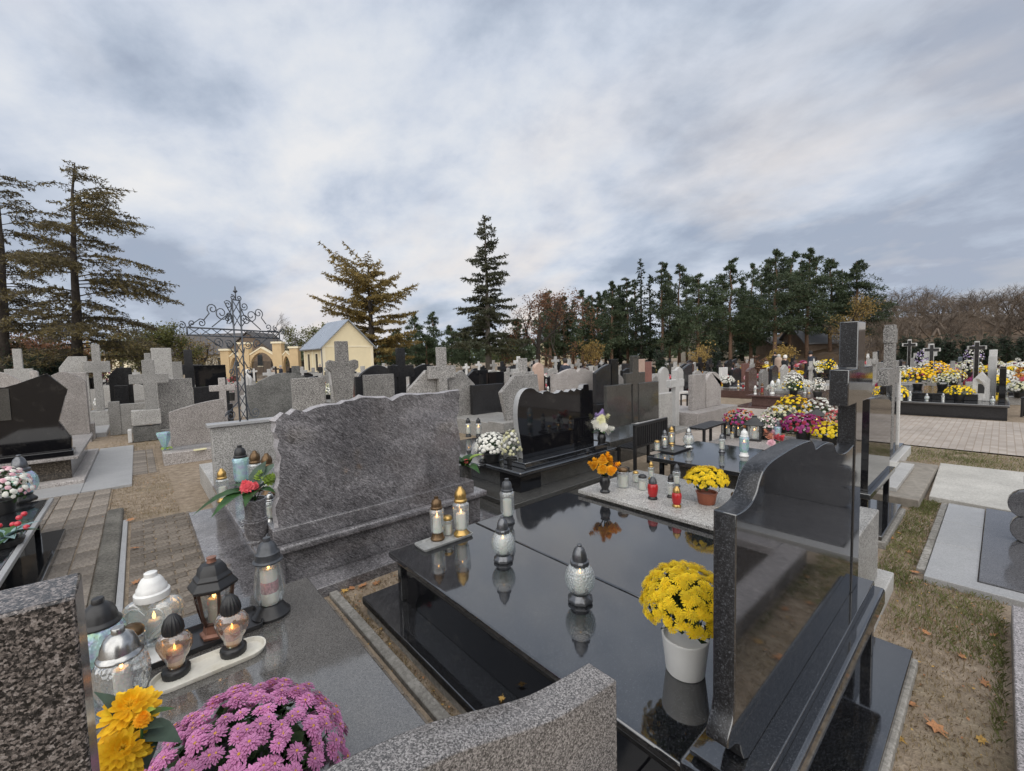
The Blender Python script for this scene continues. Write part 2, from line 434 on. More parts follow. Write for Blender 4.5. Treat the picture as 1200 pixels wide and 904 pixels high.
simple('iron_grey', (0.085, 0.095, 0.11), 0.5, metal=0.2, var=0.3, scale=20)
simple('iron_black', (0.013, 0.013, 0.014), 0.42, var=0.3)
simple('plaster_yellow', (0.76, 0.66, 0.44), 0.8, var=0.06, scale=1.5)
simple('plaster_gate', (0.60, 0.45, 0.26), 0.8, var=0.1, scale=1.5)
simple('plaster_trim', (0.80, 0.72, 0.53), 0.75, var=0.06)
simple('roof_metal', (0.33, 0.37, 0.43), 0.42, metal=0.3, var=0.12, scale=0.8)
simple('roof_dark', (0.085, 0.078, 0.075), 0.75, var=0.3, scale=1.2)
simple('roof_grey', (0.17, 0.175, 0.185), 0.6, var=0.15, scale=1.2)
simple('house_wall', (0.40, 0.36, 0.29), 0.85, var=0.15, scale=1.0)
simple('house_wood', (0.17, 0.125, 0.09), 0.85, var=0.3, scale=1.5)
simple('dark_opening', (0.012, 0.012, 0.013), 0.4)
simple('window_glass', (0.03, 0.035, 0.04), 0.08, spec=0.7)
simple('wood_grey', (0.25, 0.225, 0.19), 0.85, var=0.35, scale=14)
simple('bark_dark', (0.055, 0.046, 0.039), 0.95, var=0.6, scale=7, bmp=1.0)
simple('bark_pine', (0.15, 0.092, 0.06), 0.9, var=0.5, scale=5, bmp=0.8)
simple('bark_grey', (0.12, 0.105, 0.09), 0.9, var=0.4, scale=5, bmp=0.6)
simple('twig_brown', (0.135, 0.105, 0.08), 0.95, var=0.45, scale=0.4, rv=0.3)
simple('skin', (0.55, 0.36, 0.28), 0.55, var=0.05)
simple('hair_grey', (0.42, 0.40, 0.37), 0.7)
simple('hair_dark', (0.02, 0.015, 0.012), 0.6)
simple('coat_beige', (0.40, 0.30, 0.235), 0.85, var=0.1)
simple('coat_navy', (0.022, 0.028, 0.045), 0.8, var=0.2)
simple('coat_black', (0.014, 0.014, 0.016), 0.8, var=0.2)
simple('trousers_dark', (0.018, 0.019, 0.024), 0.85)
simple('hat_white', (0.72, 0.69, 0.64), 0.8)
simple('hat_beige', (0.55, 0.42, 0.32), 0.8)
simple('plush_beige', (0.52, 0.38, 0.30), 0.9)
simple('paper_note', (0.72, 0.68, 0.42), 0.7)

def leafy(name, c1, c2, rough=0.55, trans=0.25, scale=2.0, c3=None):
    m, t, b = new_mat(name)
    v = objc(t)
    n = noise(t, v, scale, 3.0, 0.6)
    st = [(0.35, c1), (0.65, c2)] + ([(0.78, c3)] if c3 else [])
    c = ramp(t, n, st)
    oi = nd(t, 'ShaderNodeObjectInfo').outputs['Random']
    c = mul(t, c, 0.85, 1.12, oi)
    setp(b, color=c, rough=rough, spec=0.3)
    if trans:
        tr = nd(t, 'ShaderNodeBsdfTranslucent', {'Color': c})
        mx = nd(t, 'ShaderNodeMixShader', {0: trans, 1: b.outputs[0], 2: tr.outputs[0]})
        t.links.new(mx.outputs[0], t.nodes['Material Output'].inputs[0])
    return m
leafy('needles_larch', (0.085, 0.072, 0.036), (0.15, 0.12, 0.05), scale=0.9, c3=(0.22, 0.15, 0.05))
leafy('needles_gold', (0.19, 0.145, 0.05), (0.30, 0.215, 0.07), scale=0.7, c3=(0.15, 0.135, 0.055))
leafy('needles_spruce', (0.050, 0.060, 0.034), (0.090, 0.092, 0.048), scale=0.8, c3=(0.13, 0.105, 0.045))
leafy('needles_pine', (0.040, 0.058, 0.032), (0.080, 0.105, 0.054), scale=0.7, c3=(0.12, 0.135, 0.065))
leafy('needles_dark', (0.020, 0.034, 0.020), (0.040, 0.058, 0.032), scale=0.8)
leafy('leaves_shrub', (0.07, 0.085, 0.025), (0.16, 0.155, 0.045), scale=0.9)
leafy('leaves_yellow', (0.24, 0.16, 0.05), (0.36, 0.25, 0.08), scale=0.9)
leafy('leaves_rust', (0.13, 0.06, 0.035), (0.20, 0.10, 0.05), scale=0.8)
leafy('leaves_brown', (0.10, 0.065, 0.040), (0.16, 0.11, 0.065), scale=0.4)
leafy('leaf_green', (0.020, 0.055, 0.016), (0.045, 0.11, 0.03), rough=0.38, trans=0.15, scale=14)
leafy('leaf_mum', (0.018, 0.042, 0.015), (0.045, 0.085, 0.028), rough=0.5, trans=0.15, scale=20)
leafy('leaf_dusty', (0.055, 0.085, 0.06), (0.095, 0.14, 0.10), rough=0.6, trans=0.15, scale=14)
leafy('leaf_lime', (0.22, 0.34, 0.05), (0.34, 0.45, 0.09), rough=0.5, trans=0.2, scale=14)
leafy('leaf_bluish', (0.16, 0.26, 0.27), (0.30, 0.42, 0.42), rough=0.5, trans=0.1, scale=14)
leafy('fallen_leaf', (0.30, 0.13, 0.06), (0.48, 0.25, 0.12), rough=0.7, trans=0.1, scale=18)
leafy('fallen_leaf_yellow', (0.42, 0.24, 0.06), (0.58, 0.38, 0.12), rough=0.7, trans=0.1, scale=18)
leafy('grass_green', (0.125, 0.145, 0.05), (0.22, 0.225, 0.09), trans=0.2, scale=1.3)
leafy('grass_dry', (0.24, 0.18, 0.10), (0.38, 0.30, 0.18), trans=0.2, scale=1.3)
for nm, a, b_ in (('petal_yellow', (0.80, 0.54, 0.012), (0.90, 0.70, 0.03)), ('petal_gold', (0.80, 0.43, 0.010), (0.90, 0.60, 0.025)), ('petal_orange', (0.76, 0.32, 0.008), (0.86, 0.46, 0.02)),
                  ('petal_pink', (0.56, 0.17, 0.40), (0.74, 0.36, 0.58)), ('petal_white', (0.72, 0.71, 0.64), (0.82, 0.81, 0.76)), ('petal_cream', (0.66, 0.64, 0.36), (0.78, 0.76, 0.55)),
                  ('petal_magenta', (0.24, 0.025, 0.13), (0.40, 0.06, 0.23)), ('petal_crimson', (0.28, 0.012, 0.04), (0.42, 0.03, 0.07)), ('petal_rose', (0.62, 0.07, 0.10), (0.75, 0.16, 0.17)),
                  ('petal_peach', (0.68, 0.26, 0.15), (0.78, 0.40, 0.27)), ('petal_lilac', (0.38, 0.27, 0.55), (0.55, 0.44, 0.70)), ('petal_palepink', (0.66, 0.36, 0.42), (0.78, 0.55, 0.58)), ('petal_rust', (0.42, 0.14, 0.04), (0.55, 0.22, 0.07))):
    leafy(nm, a, b_, rough=0.6, trans=0.2, scale=25)
simple('flower_eye', (0.62, 0.32, 0.03), 0.7)
simple('berry_red', (0.55, 0.03, 0.05), 0.3, coat=0.3)

def glassy(name, tint, pattern=None, scale=60.0, strength=0.25, haze=0.10, iri=False):
    """thin lantern glass: clear tinted pane with Fresnel gloss and pressed relief"""
    m, t, b = new_mat(name)
    t.nodes.remove(b)
    v = objc(t)
    nrm = None
    if pattern:
        if pattern == 'ribs':
            sp = nd(t, 'ShaderNodeSeparateXYZ', {0: v})
            an = math_n(t, 'ARCTAN2', sp.outputs[1], sp.outputs[0])
            hgt = math_n(t, 'SINE', math_n(t, 'MULTIPLY', an, scale))
        elif pattern == 'scales':
            hgt = nd(t, 'ShaderNodeTexVoronoi', {'Vector': v, 'Scale': scale}, feature='F1').outputs[0]
        else:
            hgt = noise(t, v, scale, 2.0, 0.5)
        nrm = nd(t, 'ShaderNodeBump', {'Height': hgt, 'Strength': strength, 'Distance': 0.004}).outputs[0]
    tr = nd(t, 'ShaderNodeBsdfTransparent', {0: tint})
    gl = nd(t, 'ShaderNodeBsdfGlossy', {'Color': (0.95, 0.96, 0.97), 'Roughness': 0.06})
    df = nd(t, 'ShaderNodeBsdfDiffuse', {'Color': (0.78, 0.80, 0.79)})
    if iri:
        hs = nd(t, 'ShaderNodeHueSaturation', {'Hue': noise(t, v, 22, 2, 0.5), 'Saturation': 1.0, 'Value': 1.0, 'Color': (0.25, 0.75, 0.85)})
        t.links.new(mixc(t, 0.55, hs.outputs[0], (0.8, 0.85, 0.88)), df.inputs['Color'])
        t.links.new(mixc(t, 0.55, hs.outputs[0], (0.95, 0.95, 1.0)), gl.inputs['Color'])
    fr = nd(t, 'ShaderNodeLayerWeight', {'Blend': 0.32})
    if nrm is not None:
        for n_ in (gl, df, fr): t.links.new(nrm, n_.inputs['Normal'])
    m1 = nd(t, 'ShaderNodeMixShader', {0: haze, 1: tr.outputs[0], 2: df.outputs[0]})
    fac = math_n(t, 'MULTIPLY', fr.outputs['Facing'], 0.75, True)
    fac = math_n(t, 'ADD', fac, 0.09)
    m2 = nd(t, 'ShaderNodeMixShader', {0: fac, 1: m1.outputs[0], 2: gl.outputs[0]})
    t.links.new(m2.outputs[0], t.nodes['Material Output'].inputs[0])
glassy('glass_clear', (0.86, 0.89, 0.88), 'noise', 30, 0.3, 0.16)
glassy('glass_frost', (0.80, 0.84, 0.83), 'noise', 40, 0.5, 0.30)
glassy('glass_scale', (0.76, 0.83, 0.81), 'scales', 95, 1.0, 0.34)
glassy('glass_ribs', (0.78, 0.80, 0.80), 'ribs', 16, 0.7, 0.10)
glassy('glass_rough', (0.80, 0.82, 0.82), 'scales', 60, 1.0, 0.16)
glassy('glass_amber', (0.78, 0.56, 0.34), 'noise', 28, 0.5, 0.10)
glassy('glass_red', (0.62, 0.02, 0.02), 'noise', 40, 0.4, 0.02)
glassy('glass_iri', (0.72, 0.80, 0.83), 'scales', 70, 0.8, 0.40, iri=True)
simple('red_plastic', (0.42, 0.012, 0.014), 0.3, coat=0.3)
m, t, b = new_mat('flame'); setp(b, color=(1, 0.6, 0.2), emis=(1.0, 0.48, 0.12), es=4.0)
m, t, b = new_mat('halo_wax'); setp(b, color=(0.80, 0.70, 0.52), rough=0.5, sub=0.3)

def ground_mat():
    m, t, b = new_mat('ground_soil')
    v = objc(t)
    n1 = noise(t, v, 0.55, 6.0, 0.62, 0.3)
    n2 = noise(t, v, 9.0, 5.0, 0.65)
    n3 = noise(t, v, 60.0, 3.0, 0.7)
    soil = ramp(t, n2, [(0.3, (0.205, 0.160, 0.115)), (0.55, (0.315, 0.252, 0.188)), (0.75, (0.42, 0.35, 0.27))])
    soil = mul(t, soil, 0.72, 1.15, n3)
    grass = ramp(t, n3, [(0.3, (0.060, 0.062, 0.026)), (0.7, (0.145, 0.135, 0.062))])
    g = ramp(t, n1, [(0.54, 0.0), (0.70, 0.55)])
    g = math_n(t, 'MULTIPLY', g, ramp(t, n2, [(0.35, 0.2), (0.6, 1.0)]))
    c = mixc(t, g, soil, grass)
    vo = nd(t, 'ShaderNodeTexVoronoi', {'Vector': v, 'Scale': 38.0}, feature='F1')
    lit = ramp(t, vo.outputs[0], [(0.06, 1.0), (0.14, 0.0)])
    lit = math_n(t, 'MULTIPLY', lit, ramp(t, noise(t, v, 3.0, 3, 0.6), [(0.5, 0.0), (0.62, 1.0)]))
    c = mixc(t, math_n(t, 'MULTIPLY', lit, 0.7), c, (0.36, 0.27, 0.16))
    setp(b, color=c, rough=0.95, spec=0.15)
    bump(t, b, math_n(t, 'ADD', n2, math_n(t, 'MULTIPLY', n3, 0.5)), 0.9, 0.03)
ground_mat()
granite('paver_grey', [(0.25, (0.155, 0.132, 0.110)), (0.5, (0.24, 0.208, 0.175)), (0.75, (0.32, 0.282, 0.242))], 110, rough=0.85, spec=0.25, grime=0.35, rv=0.22, bmp=0.25)
granite('paver_dark', [(0.25, (0.125, 0.105, 0.085)), (0.5, (0.195, 0.166, 0.137)), (0.75, (0.265, 0.23, 0.193))], 110, rough=0.85, spec=0.25, grime=0.35, rv=0.25, bmp=0.25)
granite('kerb_mossy', [(0.25, (0.10, 0.095, 0.082)), (0.5, (0.165, 0.155, 0.135)), (0.75, (0.23, 0.215, 0.19))], 80, rough=0.9, spec=0.2, grime=0.55, bmp=0.5)
def path_mat():
    m, t, b = new_mat('path_brick')
    v = objc(t)
    br = nd(t, 'ShaderNodeTexBrick', {'Vector': v, 'Color1': (0.34, 0.295, 0.255), 'Color2': (0.40, 0.355, 0.315), 'Mortar': (0.29, 0.24, 0.195), 'Scale': 1.0, 'Mortar Size': 0.006, 'Brick Width': 0.2, 'Row Height': 0.1})
    c = mul(t, br.outputs[0], 0.75, 1.15, noise(t, v, 1.2, 5.0, 0.6))
    setp(b, color=c, rough=0.9, spec=0.2)
    bump(t, b, br.outputs[1], 0.4, 0.005)
path_mat()
def mirror_note():
    pass
G = MATS
# ---------------------------------------------------------------- ground, paving
def build_ground():
    # one sheet to the horizon, finer near the camera
    xs = sorted(set([-900, -400, -200, -100, -60, -40, -25] + [i * 0.5 for i in range(-30, 71)] + [45, 60, 90, 140, 220, 400, 900]))
    n = len(xs)
    V = []
    for y in xs:
        for x in xs:
            near = abs(x) < 30 and abs(y) < 30
            z = (math.sin(x * 1.7 + y * 0.6) * math.sin(y * 1.3 - x * 0.4)) * 0.008 - 0.010 if near else -0.01
            V.append((x, y, z))
    Fc = [(j * n + i, j * n + i + 1, (j + 1) * n + i + 1, (j + 1) * n + i) for j in range(n - 1) for i in range(n - 1)]
    o = np_mesh('ground', V, Fc, G['ground_soil'], smooth=True)
    tag(o, kind='structure')
build_ground()

def paving(name, rects, mat, gap_mat='ground_soil', bed=None):
    """rects: (x0,x1,y0,y1,top) single setts, each an object under the paving bed"""
    x0, x1, y0, y1 = bed
    b = MB().box(x0, x1, y0, y1, -0.05, 0.006).obj(name, G[gap_mat])
    tag(b, kind='structure')
    cache = {}
    for (a0, a1, c0, c1, tp) in rects:
        w, l = round(a1 - a0, 3), round(c1 - c0, 3)
        if (w, l) not in cache:
            cache[(w, l)] = [MB().box(-w / 2, w / 2, -l / 2, l / 2, -0.05, 0.0).mesh('paver', G[mat]) for _ in range(1)]
            bevel_mesh(cache[(w, l)][0], 0.005, 1)
        o = link('paver', cache[(w, l)][0], b, ((a0 + a1) / 2, (c0 + c1) / 2, tp))
        o.rotation_euler = (random.uniform(-.012, .012), random.uniform(-.012, .012), random.uniform(-.012, .012))
    return b

def bond(x0, x1, y0, y1, w, l, along='y', top=0.02, gap=0.012, stagger=0.5):
    out = []
    if along == 'y':
        i = 0; x = x0
        while x < x1 - 0.03:
            y = y0 - (l * stagger if i % 2 else 0)
            while y < y1 - 0.03:
                a, c = max(y, y0), min(y + l, y1)
                if c - a > 0.04: out.append((x + gap / 2, min(x + w, x1) - gap / 2, a + gap / 2, c - gap / 2, top + random.uniform(-.004, .004)))
                y += l
            x += w; i += 1
    else:
        i = 0; y = y0
        while y < y1 - 0.03:
            x = x0 - (l * stagger if i % 2 else 0)
            while x < x1 - 0.03:
                a, c = max(x, x0), min(x + l, x1)
                if c - a > 0.04: out.append((a + gap / 2, c - gap / 2, y + gap / 2, min(y + w, y1) - gap / 2, top + random.uniform(-.004, .004)))
                x += l
            y += w; i += 1
    return out
# left lane: straight courses, then the kerb, then the patch beside the violet tomb
paving('left_lane_paving', bond(-1.12, -0.40, 3.7, 8.95, 0.18, 0.235, 'y', stagger=0.08), 'paver_grey', bed=(-1.14, -0.385, 3.6, 8.97))
paving('patch_paving', bond(-0.17, 0.40, 3.4, 6.75, 0.105, 0.2, 'x', stagger=0.42), 'paver_dark', bed=(-0.19, 0.41, 3.35, 6.8))
tag(MB().box(-0.40, -0.24, 3.3, 7.5, -0.05, 0.045).obj('kerb', G['kerb_mossy'], bevel=0.025, seg=2), kind='structure')
tag(MB().box(-0.237, -0.192, 3.3, 6.9, -0.05, 0.03).obj('kerb', G['grey_plate'], bevel=0.006), kind='structure')
paving('back_patch_paving', bond(-0.32, 0.16, 9.75, 12.6, 0.24, 0.36, 'x', stagger=0.0), 'paver_grey', bed=(-0.34, 0.18, 9.7, 12.65))
# aisle beside the black double tomb
paving('aisle_paving', bond(0.83, 1.02, 0.9, 3.42, 0.18, 0.135, 'y', stagger=0.0), 'paver_grey', bed=(0.82, 1.03, 0.85, 3.45))
tag(MB().box(1.035, 1.10, 0.8, 3.46, -0.05, 0.035).obj('kerb', G['concrete'], bevel=0.008), kind='structure')
paving('cross_aisle_paving', bond(2.05, 4.8, 2.98, 3.40, 0.20, 0.10, 'x', stagger=0.5), 'paver_dark', bed=(2.03, 4.82, 2.95, 3.42))
# brick path of the right hand side and lane between the blocks
def sheet(name, x0, x1, y0, y1, z, mat):
    o = MB().add([(x0, y0, z), (x1, y0, z), (x1, y1, z), (x0, y1, z)], [(0, 1, 2, 3)]).obj(name, G[mat])
    return tag(o, kind='structure')
sheet('path', 10.9, 15.6, -30, 22, 0.012, 'path_brick')
sheet('path', 7.0, 10.9, 3.7, 5.2, 0.014, 'path_brick')
# pale slabs lying in the grass on the right
def slab_path():
    t = thing('concrete_cover', 'pale square concrete slab lying flat in the grass on the right', 'slab', (0, 0, 0))
    MB().prism([(7.10, 0.535), (9.26, 0.585), (9.32, -0.62), (6.98, -0.62)], -0.05, 0.055, axis='z').obj('slab', G['pale_concrete'], t, bevel=0.008)
    t = thing('paved_surround', 'light paved surround with a dark polished plate beside the scalloped grey stone', 'grave', (0, 0, 0))
    for k in range(3):
        a0 = 4.76 + k * 0.745
        MB().box(a0 + 0.003, a0 + 0.742, 0.075, 0.36, -0.05, 0.035).obj('slab', G['grey_plate'], t, bevel=0.004)
    for k in range(8):
        a0 = 4.76 + k * 0.28
        MB().box(a0 + 0.004, a0 + 0.276, 0.365, 0.42, -0.05, 0.026 - random.random() * .012).obj('brick', G['concrete'], t, bevel=0.006)
    MB().box(4.60, 4.755, -0.9, 0.36, -0.05, 0.04).obj('border', G['grey_plate'], t, bevel=0.005)
    MB().box(4.76, 6.99, -1.1, 0.070, -0.05, 0.05).obj('plate', G['dark_plate'], t, bevel=0.004)
    # scalloped stone rising from the plate
    pts = [(-0.05, 0.05)]
    def lobe(y, z, r, a0, a1, n=7): return [(y + r * math.cos(R(a0 + (a1 - a0) * i / n)), z + r * math.sin(R(a0 + (a1 - a0) * i / n))) for i in range(n + 1)]
    pts = [(-1.0, 0.05), (-0.22, 0.05)] + lobe(-0.22, 0.17, 0.13, -70, 70) + lobe(-0.20, 0.40, 0.13, -60, 80) + lobe(-0.32, 0.62, 0.16, -40, 70) + lobe(-0.55, 0.82, 0.18, -20, 100) + [(-1.0, 1.05)]
    MB().prism(pts, 5.95, 6.07, axis='x').obj('headstone', G['dark_plate'], t, bevel=0.012, seg=2)
slab_path()

# ---------------------------------------------------------------- the black double tomb in front
def S_curve(x0, z0, x1, z1, n=8):
    return [(x0 + (x1 - x0) * i / n, z0 + (z1 - z0) * (1 - math.cos(math.pi * i / n)) / 2) for i in range(n + 1)]
def main_tomb():
    t = thing('double_tomb', 'large polished black granite double tomb with wavy headstone and cross, white flower pot on it', 'tomb', (2.2, 1.7, 0))
    ox, oy = 2.2, 1.7
    def P(name, mb, mat='black_granite', bev=0.006, seg=2):
        mb.v = [(x - ox, y - oy, z) for (x, y, z) in mb.v]
        return mb.obj(name, G[mat] if isinstance(mat, str) else [G[q] for q in mat], t, bevel=bev, seg=seg)
    P('foundation', MB().box(1.17, 3.275, 0.265, 3.04, -0.05, 0.058), 'concrete', 0.008)
    P('plate', MB().box(1.15, 1.75, 0.95, 3.07, 0.06, 0.115))
    P('plate', MB().box(1.15, 3.25, 0.285, 0.948, 0.06, 0.115))
    P('plate', MB().box(1.752, 3.25, 0.95, 3.07, 0.06, 0.115))
    P('wall', MB().box(1.36, 3.16, 0.50, 2.82, 0.115, 0.43), 'black_polish', 0.003)
    for (x, y) in ((1.335, 2.80), (3.11, 2.80), (1.335, 0.435), (3.02, 0.435)):
        P('pilaster', MB().box(x, x + 0.05, y, y + 0.05, 0.116, 0.429), 'black_granite', 0.004)
    P('slab', MB().box(1.29, 2.066, 0.665, 2.895, 0.43, 0.47), bev=0.010, seg=3)
    P('slab', MB().box(2.076, 3.235, 0.665, 2.895, 0.43, 0.47), bev=0.010, seg=3)
    P('lower_tier', MB().box(1.25, 3.03, 0.385, 0.658, 0.432, 0.53), bev=0.016, seg=3)
    pr = [(1.33, 0.53), (1.28, 0.545), (1.27, 0.57), (2.985, 0.57), (2.995, 0.53)]
    P('upper_tier', MB().prism(pr, 0.427, 0.632), bev=0.004)
    # headstone outline: scroll foot, straight side, rising wave, two crests
    foot = [(2.752, 0.571), (1.37, 0.571)] + spline([(1.345, 0.585), (1.325, 0.62), (1.31, 0.655), (1.27, 0.68), (1.232, 0.692), (1.222, 0.71), (1.235, 0.74), (1.258, 0.765), (1.27, 0.80)], 4)
    top = spline([(1.27, 1.383), (1.33, 1.381), (1.385, 1.389), (1.425, 1.412), (1.45, 1.443), (1.485, 1.470), (1.55, 1.487), (1.70, 1.497), (1.85, 1.50), (1.98, 1.494), (2.03, 1.478), (2.055, 1.455)], 5) + spline([(2.058, 1.448), (2.085, 1.447), (2.16, 1.450), (2.26, 1.446), (2.345, 1.428), (2.385, 1.395), (2.42, 1.372), (2.50, 1.352), (2.60, 1.345), (2.70, 1.352), (2.752, 1.36)], 4)
    P('headstone', MB().prism(foot + top, 0.490, 0.556, mside=1), ('black_granite', 'black_sawn'), bev=0.004)
    c = MB().prism([(2.757, 0.571), (2.90, 0.571), (2.90, 1.572), (3.155, 1.572), (3.155, 1.75), (2.925, 1.75), (2.925, 1.99), (2.755, 1.99), (2.755, 1.75), (2.575, 1.75), (2.575, 1.572), (2.757, 1.572)], 0.484, 0.562, mside=1)
    P('cross', c, ('black_granite', 'black_sawn'), bev=0.004)
    return t
main_tomb()

# ---------------------------------------------------------------- the violet-grey tomb
def jag(pts, amp, step=0.05):
    out = []
    for i in range(len(pts) - 1):
        a, b = Vector(pts[i]), Vector(pts[i + 1]); n = max(1, int((b - a).length / step))
        d = (b - a).normalized(); nn = Vector((-d.y, d.x))
        for k in range(n):
            p = a.lerp(b, k / n) + nn * random.uniform(-amp, amp) + d * random.uniform(-.2, .2) * step
            out.append((p.x, p.y))
    out.append(tuple(pts[-1]))
    return out
def rough_slab(outline, y0, y1, amp=0.02):
    """a slab with polished faces and a hand-broken rim bulging between them"""
    n = len(outline); mb = MB()
    cx = sum(p[0] for p in outline) / n; cz = sum(p[1] for p in outline) / n
    rings = [(y0, 1.0, 0), (y0 + (y1 - y0) * 0.3, 1.0, 1), (y0 + (y1 - y0) * 0.7, 1.0, 1), (y1, 1.0, 0)]
    V = []
    for (y, s, r) in rings:
        for (x, z) in outline:
            d = Vector((x - cx, z - cz)).normalized()
            k = random.uniform(-amp * 0.4, amp * 1.6) if r else 0.0
            V.append((x + d.x * k, y + (random.uniform(-.012, .012) if r else 0), z + d.y * k))
    Fs = [tuple(range(n)), tuple(range(4 * n - 1, 3 * n - 1, -1))]
    ms = [0, 0]
    for q in range(3):
        for i in range(n):
            j = (i + 1) % n
            Fs.append((q * n + i, (q + 1) * n + i, (q + 1) * n + j, q * n + j)); ms.append(1)
    mb.add(V, Fs, ms)
    return mb
def violet_tomb():
    ox, oy = 1.65, 4.9
    t = thing('violet_tomb', 'violet-grey streaked stone tomb with rough-edged headstone, left of the black double tomb', 'tomb', (ox, oy, 0))
    def P(name, mb, mat='purple_gneiss', bev=0.006, seg=2, sm=None):
        mb.v = [(x - ox, y - oy, z) for (x, y, z) in mb.v]
        return mb.obj(name, [G[m] for m in mat] if isinstance(mat, tuple) else G[mat], t, bevel=bev, seg=seg, smooth=sm)
    P('plate', MB().box(0.36, 2.95, 3.485, 6.45, -0.05, 0.08))
    P('wall', MB().box(0.70, 2.70, 3.74, 6.15, 0.08, 0.355), bev=0.004)
    for (x0, x1, y0, y1) in ((0.665, 0.80, 3.715, 3.82), (2.60, 2.735, 3.715, 3.82)):
        P('pilaster', MB().box(x0, x1, y0, y1, 0.081, 0.354), bev=0.01)
    P('ledge', MB().box(0.60, 2.80, 3.655, 4.25, 0.355, 0.42), bev=0.022, seg=4)
    P('slab', MB().box(0.60, 2.80, 4.27, 6.25, 0.355, 0.41), bev=0.012, seg=3)
    P('upper_tier', MB().box(0.72, 2.66, 3.715, 3.96, 0.42, 0.548), bev=0.008)
    top = [(0.79, 1.42), (0.86, 1.475), (0.905, 1.46), (0.955, 1.50), (1.02, 1.47), (1.10, 1.505), (1.20, 1.515), (1.30, 1.505), (1.36, 1.535), (1.55, 1.555), (1.72, 1.535), (1.78, 1.50), (1.86, 1.54), (2.05, 1.535), (2.20, 1.53), (2.34, 1.525), (2.42, 1.545), (2.53, 1.535)]
    top = [(x, z - 0.02) for x, z in top]
    ol = [(0.77, 0.549), (2.50, 0.549)] + jag([(2.50, 0.60), (2.53, 0.95), (2.50, 1.2), (2.545, 1.48)], 0.014, 0.07) + jag(top[::-1], 0.010, 0.06) + jag([(0.79, 1.38), (0.82, 1.05), (0.775, 0.8), (0.77, 0.6)], 0.018, 0.06)
    P('headstone', rough_slab(ol, 3.755, 3.875, 0.02), ('purple_gneiss', 'purple_raw'), bev=0)
    # scroll inlay on the ledge
    s = MB()
    for (cx, cy, k) in ((0.66, 4.42, 1), (0.69, 4.56, -1)):
        s.tube([(cx + (0.012 + 0.05 * i / 22) * math.cos(k * i * 0.5), cy + (0.012 + 0.05 * i / 22) * math.sin(k * i * 0.5), 0.412) for i in range(23)], 0.005, 5)
    P('scroll', s, 'grey_plate', 0, sm=60)
violet_tomb()

# ---------------------------------------------------------------- the grave with the candle lanterns at lower left
def lantern_grave():
    ox, oy = 0.3, 1.9
    t = thing('lantern_grave', 'grey speckled granite grave with candle lanterns at lower left, curved stone at its head', 'grave', (ox, oy, 0))
    def P(name, mb, mat, bev=0.006, seg=2):
        mb.v = [(x - ox, y - oy, z) for (x, y, z) in mb.v]
        return mb.obj(name, G[mat], t, bevel=bev, seg=seg)
    P('base', MB().box(-0.26, 0.77, 0.55, 3.14, -0.05, 0.30), 'lantern_slab', 0.006)
    P('slab', MB().box(-0.31, 0.812, 0.86, 3.185, 0.302, 0.35), 'lantern_slab', 0.006)
    P('plinth', MB().box(-1.02, 1.06, 0.60, 0.858, 0.302, 0.45), 'pink_granite', 0.008)
    pts = [(0.999, 0.45)] + [(1.0, 0.893)]
    far = spline([(1.0, 0.90), (0.94, 0.907), (0.846, 0.920), (0.746, 0.938), (0.656, 0.966), (0.526, 1.015), (0.426, 1.049), (0.318, 1.072), (0.247, 1.084), (0.1, 1.098), (-0.068, 1.10)], 4)
    P('headstone', MB().prism([(-0.068, 0.451), (1.0, 0.451)] + far, 0.715, 0.818), 'grey_granite', 0.004)
    P('stele', MB().prism([(-0.95, 0.451), (-0.072, 0.451), (-0.072, 1.582), (-0.95, 1.60)], 0.715, 0.80), 'pink_granite', 0.004)
lantern_grave()

# ---------------------------------------------------------------- terrazzo grave, black table grave and what stands right of them
def terrazzo_grave():
    ox, oy = 3.75, 1.6
    t = thing('terrazzo_grave', 'low pale terrazzo grave behind the black double tomb, with red candles on it', 'grave', (ox, oy, 0))
    def P(name, mb, mat='terrazzo', bev=0.006):
        mb.v = [(x - ox, y - oy, z) for (x, y, z) in mb.v]
        return mb.obj(name, G[mat], t, bevel=bev)
    P('base', MB().box(3.34, 4.32, 0.72, 2.66, -0.05, 0.482), 'old_stone', 0.006)
    P('slab', MB().box(3.242, 3.70, 0.72, 2.755, 0.484, 0.52))
    P('slab', MB().box(3.705, 4.30, 0.72, 2.755, 0.484, 0.518))
    P('headstone', MB().box(3.42, 4.13, 0.575, 0.69, 0.12, 0.64), 'terrazzo', 0.008)
    P('plinth', MB().box(3.38, 4.30, 0.50, 0.715, -0.05, 0.12), 'white_stone', 0.01)
terrazzo_grave()
def table_grave():
    ox, oy = 5.7, 1.9
    t = thing('table_grave', 'black polished grave with an overhanging table-like slab carrying glass lanterns', 'grave', (ox, oy, 0))
    def P(name, mb, mat='black_granite', bev=0.006):
        mb.v = [(x - ox, y - oy, z) for (x, y, z) in mb.v]
        return mb.obj(name, G[mat], t, bevel=bev)
    P('foundation', MB().box(5.10, 6.36, 0.66, 3.02, -0.05, 0.055), 'concrete', 0.01)
    P('plate', MB().box(5.12, 6.34, 0.69, 3.0, 0.056, 0.10))
    P('wall', MB().box(5.24, 6.26, 0.95, 2.86, 0.10, 0.445), 'dark_granite', 0.003)
    for x in (5.12, 6.29):
        for y in (0.80, 2.90):
            P('leg', MB().box(x, x + 0.05, y, y + 0.05, 0.10, 0.445), 'black_polish', 0.003)
    P('slab', MB().box(5.03, 6.42, 0.96, 3.07, 0.445, 0.50))
    P('slab', MB().box(5.03, 6.42, 0.765, 0.955, 0.445, 0.50))
    P('headstone', MB().prism([(5.12, 0.501), (6.3, 0.501), (6.3, 1.25), (5.9, 1.36), (5.12, 1.38)], 0.80, 0.865), 'black_polish', 0.003)
table_grave()
